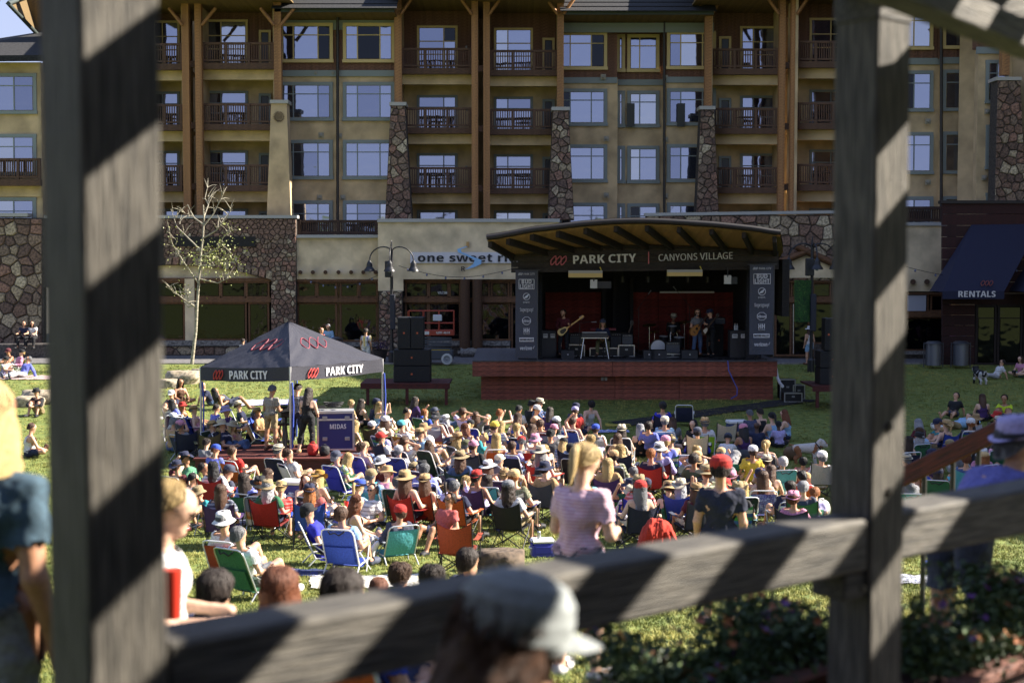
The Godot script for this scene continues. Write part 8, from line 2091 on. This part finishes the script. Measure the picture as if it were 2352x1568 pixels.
	solo("stone_ledge", "low dark stone ledge before the left wall", "bench", B.new().bev(P(40, 800, 68.4) + Vector3(0, -0.2, 0), Vector3(4.6, 0.9, 0.7), 0.05).mesh(), mt("5a5450", 0.9, "stone"))
	litter_bin(Vector3(P(764, 605, 66).x, 0.33, -66), "steel litter bin before the shop with log ends")
	litter_bin(Vector3(P(2164, 605, 61.5).x, 0.3, -62.5), "left steel litter bin near the rental hut"); litter_bin(Vector3(P(2228, 605, 61.5).x, 0.3, -62.5), "right steel litter bin near the rental hut")
	for q in [[420, 880, 1.6, 0.9], [470, 872, 1.3, 0.8], [388, 890, 1.0, 0.6], [92, 925, 1.5, 0.8], [66, 932, 1.2, 0.6]]:
		rock("pale sandstone boulder %s on the lit slope" % {420: "with flat top", 470: "nearest the tent", 388: "small and low", 92: "behind black plaid shirt", 66: "low and broad"}[int(q[0])], on_ground(q[0], q[1]), Vector3(q[2], q[3], q[2] * 0.8), "ab9d86")
	rock("brown boulder half hidden behind the near rail", on_ground(1150, 1310), Vector3(0.9, 0.6, 0.7), "6a5a4a")
	var pot := thing("flower_pot", "dark flower pot with purple blooms beside the stone pilaster", "plant pot", Vector3(P(872, 605, 65.5).x, 0.33, -65.5))
	put(pot, "pot", B.new().lathe([Vector2(0.22, 0), Vector2(0.34, 0.5), Vector2(0.36, 0.55), Vector2(0.3, 0.55)], 16).mesh(), mt("2c2624", 0.8))
	var pf := B.new(); rng.seed = 4
	for i in 160:
		var c := Vector3(rng.randfn(0, 0.25), 0.6 + absf(rng.randfn(0, 0.16)), rng.randfn(0, 0.2)); var s := Vector3(rng.randf_range(-1, 1), rng.randf_range(-1, 1), rng.randf_range(-1, 1)) * 0.07
		pf.tri(c, c + s, c + s.cross(Vector3(0.6, 0.8, 0)) + Vector3(0, 0.05, 0))
	put(pot, "blooms", pf.mesh(), mt("3d2a48", 0.8)).set_meta("kind", "stuff")
	# sloping red handrail right of the post
	var hr := thing("stair_handrail", "dark red sloping plank handrail on iron posts behind leaning man", "handrail")
	var a := P(2040, 1112, 11.0); var b := P(2330, 972, 10.2)
	var dir := (b - a).normalized(); var sd := dir.cross(Vector3.UP).normalized()
	put(hr, "plank", B.new().bev(Vector3.ZERO, Vector3((b - a).length(), 0.14, 0.04), 0.008).mesh(), mt("5e2318", 0.75, "wood"), (a + b) / 2, Basis(dir, sd.cross(dir), sd))
	for t in [0.32, 0.55, 0.75]:
		var p := a.lerp(b, t)
		put(hr, "post", B.new().tube([Vector3(p.x, ground(-p.z) - 0.1, p.z - 0.04), p + Vector3(0, 0.06, -0.04)], 0.02, 6).mesh(), mt("1f1d1c", 0.5))
func near_people() -> void:
	var big := 0.0145
	# child in the pink striped shirt, child with red cap, person with ponytail at the left post, leaning man, capped head, blond head
	var stand := func(px: float, py: float, d: float, yaw: float, pose: String, w: Dictionary, label: String, hat := 0.0):
		var j := skeleton(pose); var sc: float = w.get("scale", 1.0)
		var p := P(px, py, d)
		var at: Vector3 = p - Basis(Vector3.UP, deg_to_rad(yaw)) * (j.crown + Vector3(0, hat, 0)) * sc
		return person(at, yaw, pose, w, label, "people close to the rail", big)
	stand.call(1352, 1022, 9.0, -38, "T", {"scale": 0.88, "skin": "fair", "top": "pink", "bottom": "slate", "hair": "pony", "haircolor": "blond", "glasses": true, "face": true, "shoes": "white", "topmat": stripes("pink_band", ["b8909e", "b8909e", "cdb9c4"], 42.0)}, "blond child with ponytail in pink striped shirt with blue cuffs")
	stand.call(1656, 1044, 14.4, -12, "S", {"scale": 1.02, "skin": "light", "top": "1c2136", "bottom": "slate", "hair": "short", "haircolor": "dark_brown", "hat": "cap", "hatcolor": "red", "shoes": "black"}, "person in red cap and navy shirt standing on the grass", 0.03)
	stand.call(412, 1112, 6.7, -78, "T", {"skin": "fair", "top": "white", "bottom": "denim", "hair": "pony", "haircolor": "blond", "glasses": true, "face": true, "shoes": "white"}, "blond person with ponytail and glasses in white shirt beside the left post")
	stand.call(2338, 954, 7.4, -60, "I", {"skin": "light", "top": "6464a8", "toptype": "long", "bottom": "slate", "bottype": "shorts", "hair": "short", "haircolor": "grey", "hat": "fedora", "hatcolor": "lavender", "shoes": "brown"}, "person in lavender hat and blue shirt leaning over the rail", 0.04)
	stand.call(1196, 1312, 3.15, -84, "J", {"scale": 1.08, "skin": "light", "top": "252b5c", "bottom": "slate", "hair": "wavy", "haircolor": "brown", "hat": "cap", "hatcolor": "8b908f", "face": true, "shoes": "black"}, "person in pale trucker cap seated just behind the rail", 0.03)
	stand.call(-44, 872, 5.3, -25, "S", {"scale": 1.12, "skin": "medium", "top": "3b5260", "bottom": "grey", "bottype": "trousers", "hair": "long", "haircolor": "d8bc80", "shoes": "brown"}, "long blond haired person in blue shirt beside the left post")
	var cup := P(395, 1368, 6.3)
	solo("red_tumbler", "tall red drinking cup held beside the left post", "cup", B.new().lathe([Vector2(0.035, -0.1), Vector2(0.045, 0.1), Vector2(0.045, 0.12), Vector2(0, 0.12)], 16).mesh(), mt("b03022", 0.35), cup)
	# bench under the capped person
	solo("deck_bench", "dark timber bench on the deck under the capped person", "bench", B.new().bev(Vector3(0, 0.42, 0), Vector3(1.2, 0.06, 0.4), 0.01).bev(Vector3(-0.5, 0.2, 0), Vector3(0.08, 0.4, 0.36), 0.01).bev(Vector3(0.5, 0.2, 0), Vector3(0.08, 0.4, 0.36), 0.01).mesh(), mt("5c4a3c", 0.8, "wood"), Vector3(0.02, 3.1, -3.15), Basis(Vector3.UP, -0.1))

const JOIST0 := 0.32
func _ready() -> void:
	light_and_lens()
	lawn()
	hotel()
	shops()
	bandstand()
	pergola()
	behind_the_lens()
	band()
	tent()
	scissor_lift()
	street_lamp(Vector3(P(899, 605, 64.8).x, 0.3, -64.8), 5.55, "black three armed street lamp before the long white sign", false)
	street_lamp(Vector3(P(1866, 605, 61.0).x, 0.2, -61.0), 5.75, "black three armed street lamp with green leaf banner", true)
	string_lights()
	aspen()
	crowd()
	near_people()
	flower_bed()
